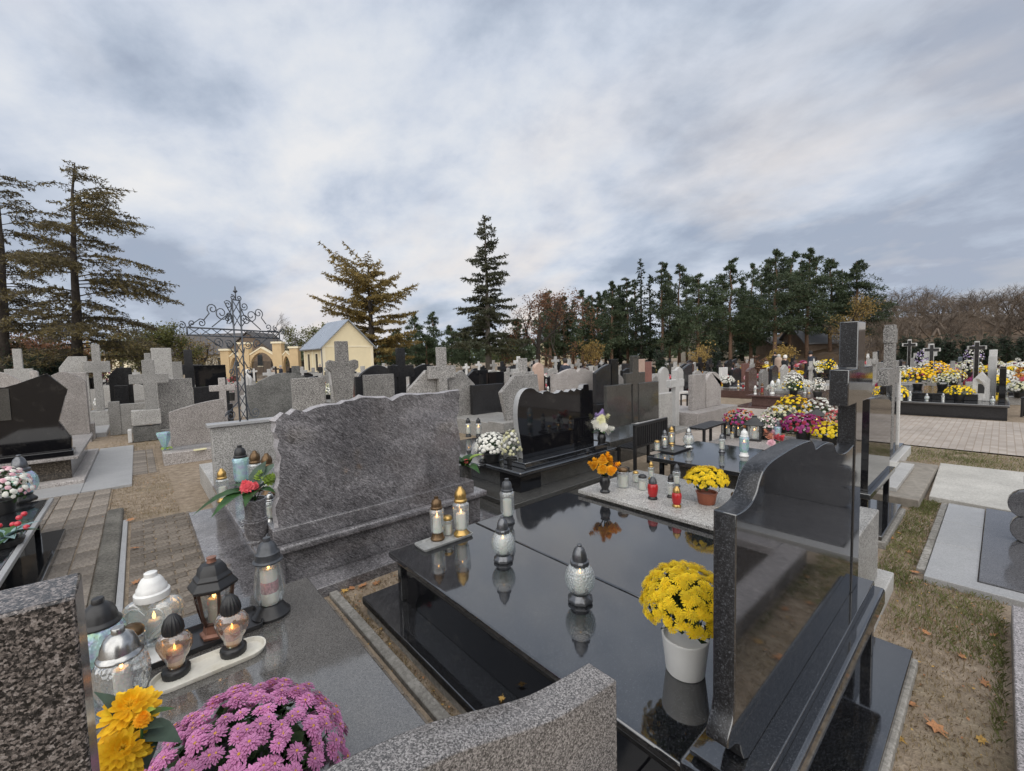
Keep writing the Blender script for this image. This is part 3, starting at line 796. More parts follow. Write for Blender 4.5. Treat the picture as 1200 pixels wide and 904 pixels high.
def small_right_graves():
    t = thing('concrete_grave', 'low grey concrete grave with a white cover strip behind the black table grave', 'grave', (7.7, 0.85, 0))
    MB().box(-1.06, 1.15, -0.27, 0.33, -0.05, 0.10).obj('base', G['wood_grey'], t, bevel=0.01)
    MB().box(-0.85, 0.75, -0.05, 0.10, 0.10, 0.15).obj('cover', G['white_stone'], t, bevel=0.006)
    MB().box(-0.85, 0.75, 0.105, 0.30, 0.10, 0.145).obj('cover', G['pale_concrete'], t, bevel=0.006)
    t = thing('black_headstone', 'black mirror-polished headstone with a white speckled stone cross, seen edge-on on the right', 'headstone', (9.1, 1.2, 0))
    MB().box(-0.62, 0.95, -0.20, 0.24, -0.05, 0.14).obj('base', G['white_stone'], t, bevel=0.01)
    MB().box(-0.55, 0.85, -0.12, 0.20, 0.14, 0.19).obj('plinth', G['black_granite'], t, bevel=0.006)
    MB().box(-0.50, 0.0, -0.05, 0.03, 0.19, 1.26).obj('headstone', G['black_polish'], t, bevel=0.004)
    MB().box(0.235, 0.56, -0.05, 0.03, 0.19, 1.26).obj('headstone', G['black_polish'], t, bevel=0.004)
    c = MB().box(0.003, 0.23, -0.055, 0.07, 0.19, 2.22).box(-0.48, 0.0, -0.06, 0.065, 1.265, 1.53).box(0.233, 0.60, -0.06, 0.065, 1.265, 1.53).box(-0.02, 0.25, -0.065, 0.08, 1.93, 2.16)
    c.obj('cross', G['terrazzo_coarse'], t, bevel=0.006)
    MB().box(0.62, 0.72, -0.07, -0.02, -0.02, 1.42).obj('pale_post', G['white_stone'], t, bevel=0.006)
    # plinth grave with many chrysanthemums
    t = thing('flower_grave', 'low pink stone grave heaped with chrysanthemums and lanterns, behind the black table grave', 'grave', (8.3, 2.3, 0))
    MB().box(-1.05, 0.95, -0.9, 1.15, -0.05, 0.16).obj('base', G['terrazzo_pink'], t, bevel=0.01)
    MB().box(-1.12, 1.0, -0.95, 1.22, 0.16, 0.22).obj('slab', G['terrazzo_pink'], t, bevel=0.01)
    # frame grave by the lower right corner
    t = thing('frame_grave', 'low granite border grave filled with soil at the right edge', 'grave', (3.2, -0.75, 0))
    for (x0, x1, y0, y1) in ((-1.1, 1.1, 0.47, 0.66), (-1.1, 1.1, -0.66, -0.47), (-1.1, -0.91, -0.469, 0.469), (0.91, 1.1, -0.469, 0.469)):
        MB().box(x0, x1, y0, y1, -0.05, 0.12).obj('border', G['pink_granite_top'], t, bevel=0.008)
    MB().box(-0.909, 0.909, -0.468, 0.468, -0.05, 0.05).obj('soil', G['soil_pot'], t)
    t = thing('polished_grave', 'polished black slab grave mirrored in the back of the wavy headstone', 'grave', (5.6, -1.7, 0))
    MB().box(-0.85, 0.85, -1.05, 0.5, -0.05, 0.40).obj('base', G['dark_granite'], t, bevel=0.006)
    MB().box(-0.92, 0.92, -1.1, 0.55, 0.40, 0.45).obj('slab', G['black_granite'], t, bevel=0.006)
small_right_graves()

# ---------------------------------------------------------------- left edge: table grave and angular black headstone
def left_graves():
    t = thing('left_table_grave', 'low black polished grave with a grey rim at the left edge', 'grave', (-1.5, 5.7, 0))
    def P(name, mb, mat='black_granite', bev=0.006, ox=-1.5, oy=5.7):
        mb.v = [(x - ox, y - oy, z) for (x, y, z) in mb.v]
        return mb.obj(name, G[mat], t, bevel=bev)
    P('plate', MB().box(-2.3, -0.71, 4.1, 6.85, -0.05, 0.08))
    P('wall', MB().box(-2.2, -1.02, 4.3, 6.6, 0.08, 0.35), 'black_polish', 0.003)
    for y in (4.35, 6.72):
        P('leg', MB().box(-0.93, -0.885, y, y + 0.06, 0.08, 0.35), 'black_polish', 0.003)
    P('slab', MB().box(-2.3, -0.845, 4.2, 7.06, 0.35, 0.40), 'black_granite', 0.014)
    P('edge', MB().box(-0.838, -0.80, 4.2, 7.06, 0.365, 0.405), 'grey_plate', 0.004)
    ox, oy = -1.6, 10.3
    t = thing('angular_headstone', 'tall angular black headstone on a brown granite base at the left edge', 'headstone', (ox, oy, 0))
    def Q(name, mb, mat, bev=0.006): return P(name, mb, mat, bev, ox, oy)
    pl = MB().box(-0.74, -0.17, 8.95, 13.5, -0.05, 0.035)
    Q('side_plate', pl, 'grey_plate', 0.004)
    Q('front_plate', MB().box(-2.9, -0.745, 8.95, 9.65, -0.05, 0.035), 'grey_plate', 0.004)
    Q('foundation', MB().box(-2.9, -0.745, 9.66, 13.2, -0.05, 0.09), 'terrazzo_pink', 0.008)
    Q('base', MB().box(-2.7, -0.90, 9.95, 12.9, 0.09, 0.40), 'brown_dark_granite', 0.004)
    Q('ledge', MB().box(-2.75, -0.80, 9.86, 13.0, 0.40, 0.45), 'terrazzo_pink', 0.012)
    Q('plinth', MB().box(-2.7, -0.86, 9.95, 10.35, 0.45, 0.54), 'black_polish', 0.01)
    Q('headstone', MB().prism([(-2.7, 0.541), (-0.885, 0.541), (-0.88, 0.74), (-0.90, 0.78), (-1.01, 1.02), (-0.88, 1.53), (-1.09, 1.80), (-1.42, 1.65), (-1.55, 1.605), (-1.9, 1.62), (-2.7, 1.6)], 10.06, 10.18), 'black_polish', 0.003)
    Q('inset', MB().box(-2.4, -1.50, 10.035, 10.058, 1.10, 1.585), 'dark_granite', 0.003)
left_graves()
# ---------------------------------------------------------------- candle lanterns
def cap_profile(r, h, step=0.25, knob=0.18):
    return [(r, 0), (r, h * 0.10), (r * 0.93, h * 0.14), (r * 0.90, h * 0.22), (r * 0.80, h * 0.27), (r * 0.74, h * 0.42), (r * 0.60, h * 0.60), (r * 0.42, h * 0.74), (r * 0.30, h * 0.80), (r * 0.30, h * 0.90), (r * 0.34, h * 0.93), (r * 0.30, h), (0, h)]
def flame_part(parent, z, s=1.0):
    MB().lathe([(0, 0), (0.0055 * s, 0.006 * s), (0.006 * s, 0.012 * s), (0.003 * s, 0.022 * s), (0, 0.03 * s)], 8, (0, 0, z)).obj('flame', G['flame'], parent, smooth=180)
LABELS = {}
def lantern(kind, label, loc, rz=0.0, s=1.0, lit=True, cap=None, glass=None, group=None, base=None, name=None):
    """a candle lantern made of base, glass, candle and cap; loc is where its foot stands"""
    nm = {'heart': 'heart_lantern', 'hex': 'metal_lantern', 'jar': 'jar_lantern', 'globe': 'globe_lantern', 'tall': 'tall_lantern', 'amber': 'amber_lantern', 'silver': 'dome_lantern', 'bell': 'bell_lantern', 'red': 'red_candle', 'votive': 'votive_candle', 'pagoda': 'pagoda_lantern', 'square': 'square_lantern'}[kind]
    t = thing(nm, label, 'candle' if kind in ('red', 'votive') else 'lantern', loc, rz, group, s)
    kx = dict(silver=.82, heart=.86, bell=.84, amber=.86, hex=.77, globe=.90, jar=.92).get(kind, 1.0)
    t.scale = (s * kx, s * kx, s)
    C = lambda k: G[cap or k]; GL = lambda k: G[glass or k]; BS = lambda k: G[base or cap or k]
    if kind == 'globe':
        MB().lathe([(0.066, 0), (0.072, 0.010), (0.070, 0.020), (0.058, 0.030), (0.050, 0.042), (0.054, 0.050), (0, 0.050)], 48, wob=lambda a, z: 1 + (0.045 * math.cos(a * 8) if z < 0.03 else 0)).obj('base', BS('cap_pewter'), t, smooth=50)
        MB().lathe([(0.046, 0.050), (0.068, 0.064), (0.084, 0.092), (0.088, 0.122), (0.082, 0.155), (0.064, 0.184), (0.046, 0.196)], 36).obj('glass', GL('glass_scale'), t, smooth=180)
        MB().lathe([(0.030, 0.051), (0.030, 0.15), (0.026, 0.152), (0, 0.147)], 16).obj('candle', G['wax_white'], t, smooth=40)
        MB().lathe([(r, z + 0.194) for r, z in [(0.052, 0), (0.055, 0.010), (0.052, 0.020), (0.042, 0.024), (0.043, 0.032), (0.040, 0.055), (0.030, 0.080), (0.017, 0.093), (0.012, 0.096), (0.014, 0.104), (0.008, 0.109), (0, 0.109)]], 40, wob=lambda a, z: 1 + (0.03 * math.cos(a * 8) if z < 0.216 else 0.03 * math.cos(a * 6))).obj('cap', C('cap_pewter'), t, smooth=50)
        if lit: flame_part(t, 0.15, 0.8)
    elif kind == 'tall':
        MB().lathe([(0.046, 0), (0.048, 0.010), (0.040, 0.020), (0.036, 0.045), (0, 0.045)], 20).obj('base', BS('cap_bronze'), t, smooth=40)
        MB().lathe([(0.034, 0.045), (0.044, 0.062), (0.047, 0.10), (0.046, 0.17), (0.050, 0.20), (0.036, 0.212)], 24).obj('glass', GL('glass_clear'), t, smooth=60)
        MB().lathe([(0.029, 0.046), (0.029, 0.15), (0.024, 0.153), (0, 0.145)], 16).obj('candle', G['wax_white'], t, smooth=40)
        MB().lathe([(r, z + 0.21) for r, z in [(0.040, 0), (0.041, 0.010), (0.034, 0.016), (0.035, 0.035), (0.028, 0.058), (0.014, 0.068), (0.014, 0.082), (0, 0.083)]], 20).obj('cap', C('cap_bronze'), t, smooth=45)
        if lit: flame_part(t, 0.15)
    elif kind == 'jar':        # straight octagonal jar
        MB().lathe([(0.050, 0), (0.052, 0.012), (0.040, 0.024), (0.034, 0.036), (0, 0.036)], 16).obj('base', BS('cap_gold'), t, smooth=40)
        MB().lathe([(0.034, 0.036), (0.047, 0.05), (0.054, 0.11), (0.056, 0.17), (0.056, 0.19), (0.036, 0.206)], 8).obj('glass', GL('glass_clear'), t, smooth=30)
        MB().lathe([(0.033, 0.037), (0.033, 0.13), (0.028, 0.133), (0, 0.125)], 16).obj('candle', G['wax_white'], t, smooth=40)
        MB().lathe([(r, z + 0.204) for r, z in [(0.042, 0), (0.043, 0.010), (0.036, 0.018), (0.039, 0.038), (0.032, 0.062), (0.018, 0.078), (0.012, 0.09), (0, 0.092)]], 20).obj('cap', C('cap_gold'), t, smooth=45)
        if lit: flame_part(t, 0.13)
    elif kind == 'bell':
        MB().lathe([(0.092, 0), (0.094, 0.012), (0.080, 0.022), (0.066, 0.042), (0.052, 0.055), (0, 0.055)], 28).obj('base', BS('cap_black'), t, smooth=35)
        MB().lathe([(0.050, 0.055), (0.060, 0.065), (0.073, 0.10), (0.075, 0.14), (0.066, 0.20), (0.058, 0.235), (0.072, 0.25)], 28).obj('glass', GL('glass_clear'), t, smooth=60)
        MB().lathe([(0.042, 0.056), (0.042, 0.215), (0.036, 0.218), (0, 0.21)], 20).obj('candle', G['wax_white'], t, smooth=40)
        MB().lathe([(0.0425, 0.11), (0.0435, 0.112), (0.0435, 0.16), (0.0425, 0.162)], 20, (0, 0, 0)).obj('sticker', G['wax_sticker'], t, smooth=40)
        MB().lathe([(r, z + 0.25) for r, z in [(0.072, 0), (0.074, 0.006), (0.062, 0.012), (0.058, 0.035), (0.060, 0.040), (0.050, 0.048), (0.046, 0.068), (0.032, 0.086), (0.018, 0.092), (0.018, 0.108), (0, 0.109)]], 28).obj('cap', C('cap_grey'), t, smooth=45)
        if lit: flame_part(t, 0.212)
    elif kind == 'amber':
        MB().lathe([(0.050, 0), (0.053, 0.022), (0.046, 0.030), (0.038, 0.032), (0, 0.032)], 48, wob=lambda a, z: 1 + 0.025 * math.cos(a * 24)).obj('base', BS('cap_black'), t, smooth=50)
        prof = [(0.034, 0.032), (0.036, 0.045), (0.040, 0.06), (0.054, 0.085), (0.066, 0.115), (0.066, 0.14), (0.052, 0.160), (0.036, 0.168)]
        MB().lathe(prof, 32, sy=0.80, wob=lambda a, z: 1 + 0.10 * math.cos(2 * a) * (1 if z > 0.06 else 0)).obj('glass', GL('glass_amber'), t, smooth=180)
        MB().lathe([(0.028, 0.033), (0.030, 0.10), (0.026, 0.104), (0, 0.096)], 16).obj('candle', G['halo_wax'], t, smooth=40)
        MB().lathe([(0.0303, 0.060), (0.0313, 0.062), (0.0313, 0.088), (0.0303, 0.090)], 16).obj('sticker', G['wax_sticker'], t, smooth=40)
        MB().lathe([(r, z + 0.166) for r, z in [(0.036, 0), (0.038, 0.008), (0.040, 0.012), (0.038, 0.03), (0.030, 0.052), (0.018, 0.066), (0.010, 0.072), (0, 0.073)]], 64, wob=lambda a, z: 1 + 0.07 * math.cos(a * 16) * (1 if z > 0.01 else 0)).obj('cap', C('cap_black'), t, smooth=70)
        if lit: flame_part(t, 0.098, 0.8)
    elif kind == 'heart':
        n = 36; V = []; Fs = []
        def hp(a):   # heart outline in x,z
            x = 0.105 * math.sin(a) ** 3 * 1.05 + 0.02 * math.sin(a); z = 0.0065 * (13 * math.cos(a) - 5 * math.cos(2 * a) - 2 * math.cos(3 * a) - math.cos(4 * a))
            return x, z * 1.0
        rings = [(-0.055, 0.80), (-0.045, 0.97), (-0.02, 1.0), (0.02, 1.0), (0.045, 0.97), (0.055, 0.80)]
        pts = [hp(2 * math.pi * i / n) for i in range(n)]
        mb = MB()
        for (y, sc) in rings: V += [(x * sc, y, 0.125 + z * sc * 0.98) for (x, z) in pts]
        k = len(rings)
        for q in range(k - 1):
            for i in range(n): Fs.append((q * n + i, q * n + (i + 1) % n, (q + 1) * n + (i + 1) % n, (q + 1) * n + i))
        Fs += [tuple(range(n - 1, -1, -1)), tuple(range((k - 1) * n, k * n))]
        mb.add(V, Fs).obj('glass', GL('glass_frost'), t, smooth=50)
        rim = MB()
        for sg in (-1, 1): rim.tube([(x * 0.72, sg * 0.056, 0.125 + z * 0.70) for (x, z) in pts + pts[:1]], 0.004, 6)
        rim.obj('relief', GL('glass_frost'), t, smooth=180)
        MB().lathe([(0.060, 0.0), (0.062, 0.012), (0.045, 0.02), (0, 0.02)], 24, sy=0.85).obj('base', G['glass_frost'], t, smooth=40)
        MB().lathe([(0.032, 0.03), (0.032, 0.10), (0.027, 0.104), (0, 0.098)], 16).obj('candle', G['wax_white'], t, smooth=40)
        MB().lathe([(r, z + 0.205) for r, z in [(0.073, 0), (0.076, 0.010), (0.076, 0.030), (0.070, 0.034), (0.066, 0.036), (0.064, 0.052), (0.058, 0.058), (0.052, 0.075), (0.040, 0.092), (0.028, 0.098), (0.028, 0.116), (0.025, 0.118), (0, 0.118)]], 28).obj('cap', C('cap_white'), t, smooth=40)
        if lit: flame_part(t, 0.105, 1.3)
    elif kind == 'hex':
        n = 6; a0 = R(30)
        def hexp(r, z): return [(r * math.cos(a0 + i * math.pi / 3), r * math.sin(a0 + i * math.pi / 3), z) for i in range(6)]
        MB().lathe([(0.085, 0), (0.087, 0.012), (0.070, 0.02), (0.060, 0.055), (0.064, 0.062), (0, 0.062)], 6, ang=a0).obj('base', G['copper_worn'], t, bevel=0.002)
        fr = MB()
        for i in range(6):
            a = a0 + i * math.pi / 3
            fr.tube([(0.064 * math.cos(a), 0.064 * math.sin(a), 0.06), (0.083 * math.cos(a), 0.083 * math.sin(a), 0.12), (0.101 * math.cos(a), 0.101 * math.sin(a), 0.225)], [0.010, 0.010, 0.010], 4)
        for (r, z) in ((0.064, 0.066), (0.101, 0.222)):
            q = hexp(r, z); fr.tube(q + q[:1], 0.008, 4)
        fr.obj('frame', G['copper_brown'], t)
        for i in (1, 2, 4, 5):   # solid pierced side panels with a small cross
            a1, a2 = a0 + i * math.pi / 3, a0 + (i + 1) * math.pi / 3
            v = [(0.062 * math.cos(a1), 0.062 * math.sin(a1), 0.066), (0.062 * math.cos(a2), 0.062 * math.sin(a2), 0.066), (0.098 * math.cos(a2), 0.098 * math.sin(a2), 0.22), (0.098 * math.cos(a1), 0.098 * math.sin(a1), 0.22)]
            pn = MB().add(v, [(0, 1, 2, 3)]).obj('panel', G['glass_clear' if i in (1, 4) else 'copper_brown'], t)
            am = (a1 + a2) / 2; c = Vector((math.cos(am), math.sin(am), 0)); tg = Vector((-math.sin(am), math.cos(am), 0))
            if i in (2, 5):
                q = c * 0.082 + Vector((0, 0, 0.165))
                cr = MB().tube([q - Vector((0, 0, 0.028)) - c * 0.006, q + Vector((0, 0, 0.022)) + c * 0.006], 0.0035, 4).tube([q - tg * 0.014 + Vector((0, 0, 0.006)), q + tg * 0.014 + Vector((0, 0, 0.006))], 0.0035, 4)
                cr.obj('small_cross', G['cap_silver'], pn)
        for i in (0, 3):
            a1, a2 = a0 + i * math.pi / 3, a0 + (i + 1) * math.pi / 3
            v = [(0.062 * math.cos(a1), 0.062 * math.sin(a1), 0.066), (0.062 * math.cos(a2), 0.062 * math.sin(a2), 0.066), (0.098 * math.cos(a2), 0.098 * math.sin(a2), 0.22), (0.098 * math.cos(a1), 0.098 * math.sin(a1), 0.22)]
            MB().add(v, [(0, 1, 2, 3)]).obj('panel', G['glass_clear'], t)
        MB().lathe([(0.036, 0.063), (0.036, 0.165), (0.03, 0.168), (0, 0.16)], 16).obj('candle', G['halo_wax'], t, smooth=40)
        MB().lathe([(r, z + 0.225) for r, z in [(0.128, 0), (0.130, 0.012), (0.100, 0.040), (0.102, 0.048), (0.082, 0.062), (0.074, 0.088), (0.055, 0.106), (0.028, 0.112), (0, 0.112)]], 6, ang=a0).obj('cap', G['cap_black'], t, bevel=0.003)
        MB().lathe([(r, z + 0.336) for r, z in [(0.026, 0), (0.022, 0.012), (0.026, 0.022), (0.0, 0.022)]], 12).obj('knob', G['copper_worn'], t, smooth=40)
        if lit: flame_part(t, 0.165, 1.6)
    elif kind == 'silver':
        MB().lathe([(0.085, 0), (0.088, 0.015), (0.075, 0.03), (0, 0.03)], 24).obj('base', BS('cap_silver'), t, smooth=40)
        MB().lathe([(0.075, 0.03), (0.092, 0.06), (0.105, 0.10), (0.106, 0.14), (0.096, 0.185), (0.082, 0.205)], 56, wob=lambda a, z: 1 + 0.035 * math.cos(a * 14)).obj('glass', GL('glass_rough'), t, smooth=180)
        MB().lathe([(0.034, 0.031), (0.034, 0.15), (0.028, 0.153), (0, 0.145)], 16).obj('candle', G['wax_white'], t, smooth=40)
        MB().lathe([(r, z + 0.203) for r, z in [(0.086, 0), (0.090, 0.008), (0.086, 0.016), (0.078, 0.020), (0.076, 0.026), (0.070, 0.050), (0.056, 0.078), (0.034, 0.094), (0.026, 0.096), (0.026, 0.115), (0.023, 0.118), (0, 0.118)]], 32).obj('cap', C('cap_silver'), t, smooth=45)
        if lit: flame_part(t, 0.15, 1.2)
    elif kind == 'red':
        MB().lathe([(0.036, 0), (0.037, 0.012), (0.030, 0.022), (0, 0.022)], 18).obj('base', BS('cap_black'), t, smooth=40)
        MB().lathe([(0.028, 0.022), (0.036, 0.04), (0.041, 0.09), (0.038, 0.115), (0.030, 0.125), (0, 0.126)], 20).obj('glass', G['red_plastic'] if glass is None else G[glass], t, smooth=60)
        MB().lathe([(r, z + 0.126) for r, z in [(0.032, 0), (0.033, 0.012), (0.027, 0.03), (0.016, 0.045), (0.012, 0.052), (0, 0.053)]], 18).obj('cap', C('cap_grey'), t, smooth=45)
    elif kind == 'votive':
        MB().lathe([(0.030, 0), (0.032, 0.008), (0.031, 0.085), (0.026, 0.09)], 16).obj('glass', GL('glass_clear'), t, smooth=40)
        MB().lathe([(0.026, 0.004), (0.026, 0.065), (0, 0.062)], 14).obj('candle', G['wax_white'], t, smooth=40)
        MB().lathe([(r, z + 0.088) for r, z in [(0.029, 0), (0.030, 0.010), (0.024, 0.020), (0.012, 0.026), (0, 0.026)]], 16).obj('cap', C('cap_gold'), t, smooth=45)
    elif kind in ('pagoda', 'square'):
        w = 0.085
        MB().box(-w, w, -w, w, 0, 0.025).obj('base', BS('cap_black'), t, bevel=0.004)
        fr = MB()
        for sx in (-1, 1):
            for sy in (-1, 1): fr.box(sx * w * 0.86 - 0.008, sx * w * 0.86 + 0.008, sy * w * 0.86 - 0.008, sy * w * 0.86 + 0.008, 0.025, 0.20)
        fr.obj('frame', C('cap_black'), t)
        g = MB(); q = w * 0.82
        g.add([(-q, -q, 0.026), (q, -q, 0.026), (q, q, 0.026), (-q, q, 0.026), (-q, -q, 0.198), (q, -q, 0.198), (q, q, 0.198), (-q, q, 0.198)], [(0, 1, 5, 4), (1, 2, 6, 5), (2, 3, 7, 6), (3, 0, 4, 7)]).obj('glass', GL('glass_clear'), t)
        MB().lathe([(0.032, 0.026), (0.032, 0.13), (0.026, 0.133), (0, 0.126)], 14).obj('candle', G['wax_white'], t, smooth=40)
        MB().lathe([(0.155, 0.2), (0.155, 0.212), (0.10, 0.25), (0.045, 0.29), (0.035, 0.31), (0.04, 0.318), (0, 0.325)], 4, ang=R(45)).obj('cap', C('cap_black'), t, bevel=0.004)
        if lit: flame_part(t, 0.13)
    return t

def rounded_tray(label, name, x0, x1, y0, y1, z, h, r, mat, wall=0.012, floor=0.008, inner=None, rz=0.0, loc=None):
    cx, cy = (x0 + x1) / 2, (y0 + y1) / 2; w, l = (x1 - x0) / 2, (y1 - y0) / 2
    t = thing(name, label, 'tray', loc or (cx, cy, z), rz)
    def ring(k, zz, n=6):
        out = []
        for (sx, sy, a0) in ((1, 1, 0), (-1, 1, 90), (-1, -1, 180), (1, -1, 270)):
            for i in range(n + 1):
                a = R(a0 + 90 * i / n); rr = max(r - k, 0.004)
                out.append((sx * (w - r) + rr * math.cos(a), sy * (l - r) + rr * math.sin(a), zz))
        return out
    rings = [ring(wall * 0.8, 0), ring(0, h * 0.8), ring(0.0, h), ring(wall * 0.6, h), ring(wall * 1.2, floor), ]
    n = len(rings[0]); mb = MB(); V = [p for q in rings for p in q]
    Fs = [(q * n + i, q * n + (i + 1) % n, (q + 1) * n + (i + 1) % n, (q + 1) * n + i) for q in range(len(rings) - 1) for i in range(n)]
    Fs += [tuple(range(n - 1, -1, -1)), tuple(range((len(rings) - 1) * n, len(rings) * n))]
    mb.add(V, Fs).obj('dish', G[mat], t, smooth=45)
    return t

# ---------------------------------------------------------------- flowers
def bloom_mesh(name, petal, eye='flower_eye', rings=((12, 1.0, 0.10), (9, 0.72, 0.30), (6, 0.42, 0.5)), r=0.5, cup=0.25, er=0.16, w=0.30, seg=1):
    mb = MB()
    for (n, rr, lift) in rings:
        off = random.random() * 6
        for i in range(n):
            a = off + 2 * math.pi * i / n + random.uniform(-.12, .12)
            ca, sa = math.cos(a), math.sin(a); L = r * rr * random.uniform(0.86, 1.08); ww = w * r * (0.55 + 0.45 * rr) * random.uniform(.85, 1.15)
            def pt(u, v):    # u along, v across
                rad = 0.08 * r + (L - 0.08 * r) * u
                z = lift * r * 0.9 + cup * r * (u ** 1.5) * (1.6 * lift) - 0.12 * r * u * (1 - lift) + abs(v) * 0.08 * r
                return (rad * ca - v * ww * sa, rad * sa + v * ww * ca, z)
            if seg == 1: mb.add([pt(0.0, 0), pt(0.80, -0.55), pt(1, 0), pt(0.80, 0.55)], [(0, 1, 2, 3)], 0)
            else: mb.add([pt(0, 0), pt(0.35, -0.36), pt(0.35, 0.36), pt(0.75, -0.5), pt(0.75, 0.5), pt(1, -0.15), pt(1, 0.15), pt(0.5, 0)], [(0, 1, 7), (0, 7, 2), (1, 3, 7), (7, 4, 2), (7, 3, 5), (7, 5, 6), (7, 6, 4)], 0)
    if er: mb.lathe([(r * er, 0.22 * r), (r * er * 0.8, 0.34 * r), (0, 0.37 * r)], 7, mi=1)
    return mb.mesh(name, [G[petal], G[eye]])
def align_z(nrm, spin=0.0):
    q = Vector(nrm).to_track_quat('Z', 'Y')
    return q @ Matrix.Rotation(spin, 3, 'Z').to_quaternion()
def dome_points(n, rx, ry, rz, low=-0.2, jit=0.12):
    out = []; g = math.pi * (3 - math.sqrt(5))
    for i in range(n):
        z = 1 - (1 - low) * (i + 0.5) / n
        a = i * g; rr = math.sqrt(max(0, 1 - z * z))
        d = Vector((rr * math.cos(a), rr * math.sin(a), z)) + Vector((random.uniform(-jit, jit), random.uniform(-jit, jit), random.uniform(-jit, jit)))
        d.normalize()
        k = random.uniform(0.95, 1.04)
        out.append((Vector((d.x * rx * k, d.y * ry * k, d.z * rz * k)), Vector((d.x / rx, d.y / ry, d.z / rz)).normalized()))
    return out
def leaf_faces(n, rx, ry, rz, size, low=-0.5, inner=0.6, fold=0.25):
    V = []; Fc = []
    for i in range(n):
        d = Vector(rng.normal(size=3)); d.normalize()
        if d.z < low: d.z = abs(d.z) * 0.3
        k = rng.uniform(inner, 0.98)
        p = Vector((d.x * rx * k, d.y * ry * k, d.z * rz * k))
        q = align_z((d + Vector(rng.normal(size=3)) * 0.6).normalized(), rng.uniform(0, 6.28))
        L = size * rng.uniform(0.7, 1.3); w = L * 0.42
        o = len(V)
        for (a, b, c) in ((0, 0, 0), (w, L * 0.4, fold * w), (0, L, 0), (-w, L * 0.4, fold * w)): V.append(p + q @ Vector((a, b, c)))
        Fc.append((o, o + 1, o + 2, o + 3))
    return [tuple(v) for v in V], Fc
def pot(parent, r0, r1, h, mat, rim=0.006):
    MB().lathe([(r0 * 0.94, 0), (r0, 0.006), (r1, h * 0.93), (r1 + rim, h * 0.94), (r1 + rim, h), (r1 - 0.006, h), (r1 - 0.010, h - 0.02), (0, h - 0.02)], 32).obj('pot', G[mat], parent, smooth=40)
BLOOMS = {}
def mum(label, loc, r, h, petals, n, bs, potmat='pot_black', pr=0.08, ph=0.12, single=True, low=-0.15, leaf='leaf_mum', eye='flower_eye', group=None, nl=260, ls=0.035, seg=1, er=0.16, name='chrysanthemum', lift=None, rz=0.0, potr0=None, prim=0.006, rings=None):
    """potted chrysanthemum: dome of blooms over foliage"""
    t = thing(name, label, 'potted flowers', loc, rz, group)
    if potmat: pot(t, potr0 or pr * 0.82, pr, ph, potmat, rim=prim)
    cz = ph + (lift if lift is not None else h * 0.30)
    V, Fc = leaf_faces(nl, r * 0.86, r * 0.86, h * 0.84, ls, low=-0.55, inner=0.45)
    V = [(x, y, max(z + cz, ph * 0.75)) for x, y, z in V]
    f = np_mesh('foliage', V, Fc, G[leaf], t); f['kind'] = 'stuff'
    pts = dome_points(n, r, r, h, low)
    if isinstance(petals, str): petals = [petals]
    if single:
        ms = []
        for p in petals:
            k = (p, seg, er, rings)
            if k not in BLOOMS: BLOOMS[k] = [bloom_mesh('bloom', p, eye, seg=seg, er=er, **(dict(rings=rings, w=0.22) if rings else {})) for _ in range(3)]
            ms += BLOOMS[k]
        for (p, nn) in pts:
            o = link('bloom', random.choice(ms), t, (p.x, p.y, p.z + cz))
            o.rotation_mode = 'QUATERNION'; o.rotation_quaternion = align_z((nn + Vector((random.uniform(-.2, .2), random.uniform(-.2, .2), 0.15))).normalized(), random.uniform(0, 6))
            o.scale = (bs * random.uniform(0.8, 1.15),) * 3
    else:
        V = []; Fc = []; mi = []
        for (p, nn) in pts:
            q = align_z((nn + Vector((random.uniform(-.25, .25), random.uniform(-.25, .25), 0.1))).normalized(), random.uniform(0, 6))
            s = bs * random.uniform(0.75, 1.2); c = Vector((p.x, p.y, p.z + cz)); k = random.randrange(len(petals))
            m = 6
            for ring, (rr, zz) in enumerate(((0.5, 0.0), (0.33, 0.2))):
                o = len(V); V.append(c + q @ Vector((0, 0, 0.28 * s)))
                for i in range(m):
                    a = 2 * math.pi * (i + ring * .5) / m
                    V.append(c + q @ Vector((rr * s * math.cos(a), rr * s * math.sin(a), zz * s)))
                for i in range(m): Fc.append((o, o + 1 + i, o + 1 + (i + 1) % m)); mi.append(k)
        b = np_mesh('blooms', [tuple(v) for v in V], Fc, [G[p] for p in petals], t, mi=mi); b['kind'] = 'stuff'
    return t
def leaf_obj(name, L, w, mat, parent, loc, direction, droop=0.25, up=Vector((0, 0, 1)), n=5, serr=0.0):
    """one long leaf with a bent midrib"""
    d = Vector(direction).normalized(); s = d.cross(up).normalized(); nn = s.cross(d)
    mb = MB(); V = []; Fs = []
    for i in range(n + 1):
        u = i / n; c = d * (L * u) + nn * (L * (0.10 * math.sin(u * 3) - droop * u * u)); ww = w * math.sin(math.pi * (0.06 + 0.94 * u) ** 0.8) * (1 + serr * (i % 2))
        V += [c - s * ww + nn * ww * 0.25, c, c + s * ww + nn * ww * 0.25]
    for i in range(n): Fs += [(3 * i, 3 * i + 1, 3 * i + 4, 3 * i + 3), (3 * i + 1, 3 * i + 2, 3 * i + 5, 3 * i + 4)]
    return mb.add(V, Fs).obj(name, G[mat], parent, smooth=60, loc=loc)
def big_bloom(petal, r, eye=None, n=(16, 14, 11, 8, 5)):
    rg = tuple((k, 1.0 - 0.17 * i, 0.02 + 0.22 * i) for i, k in enumerate(n))
    return bloom_mesh('bloom', petal, eye or petal, rings=rg, r=r, cup=0.35, er=0.12, w=0.34, seg=2)
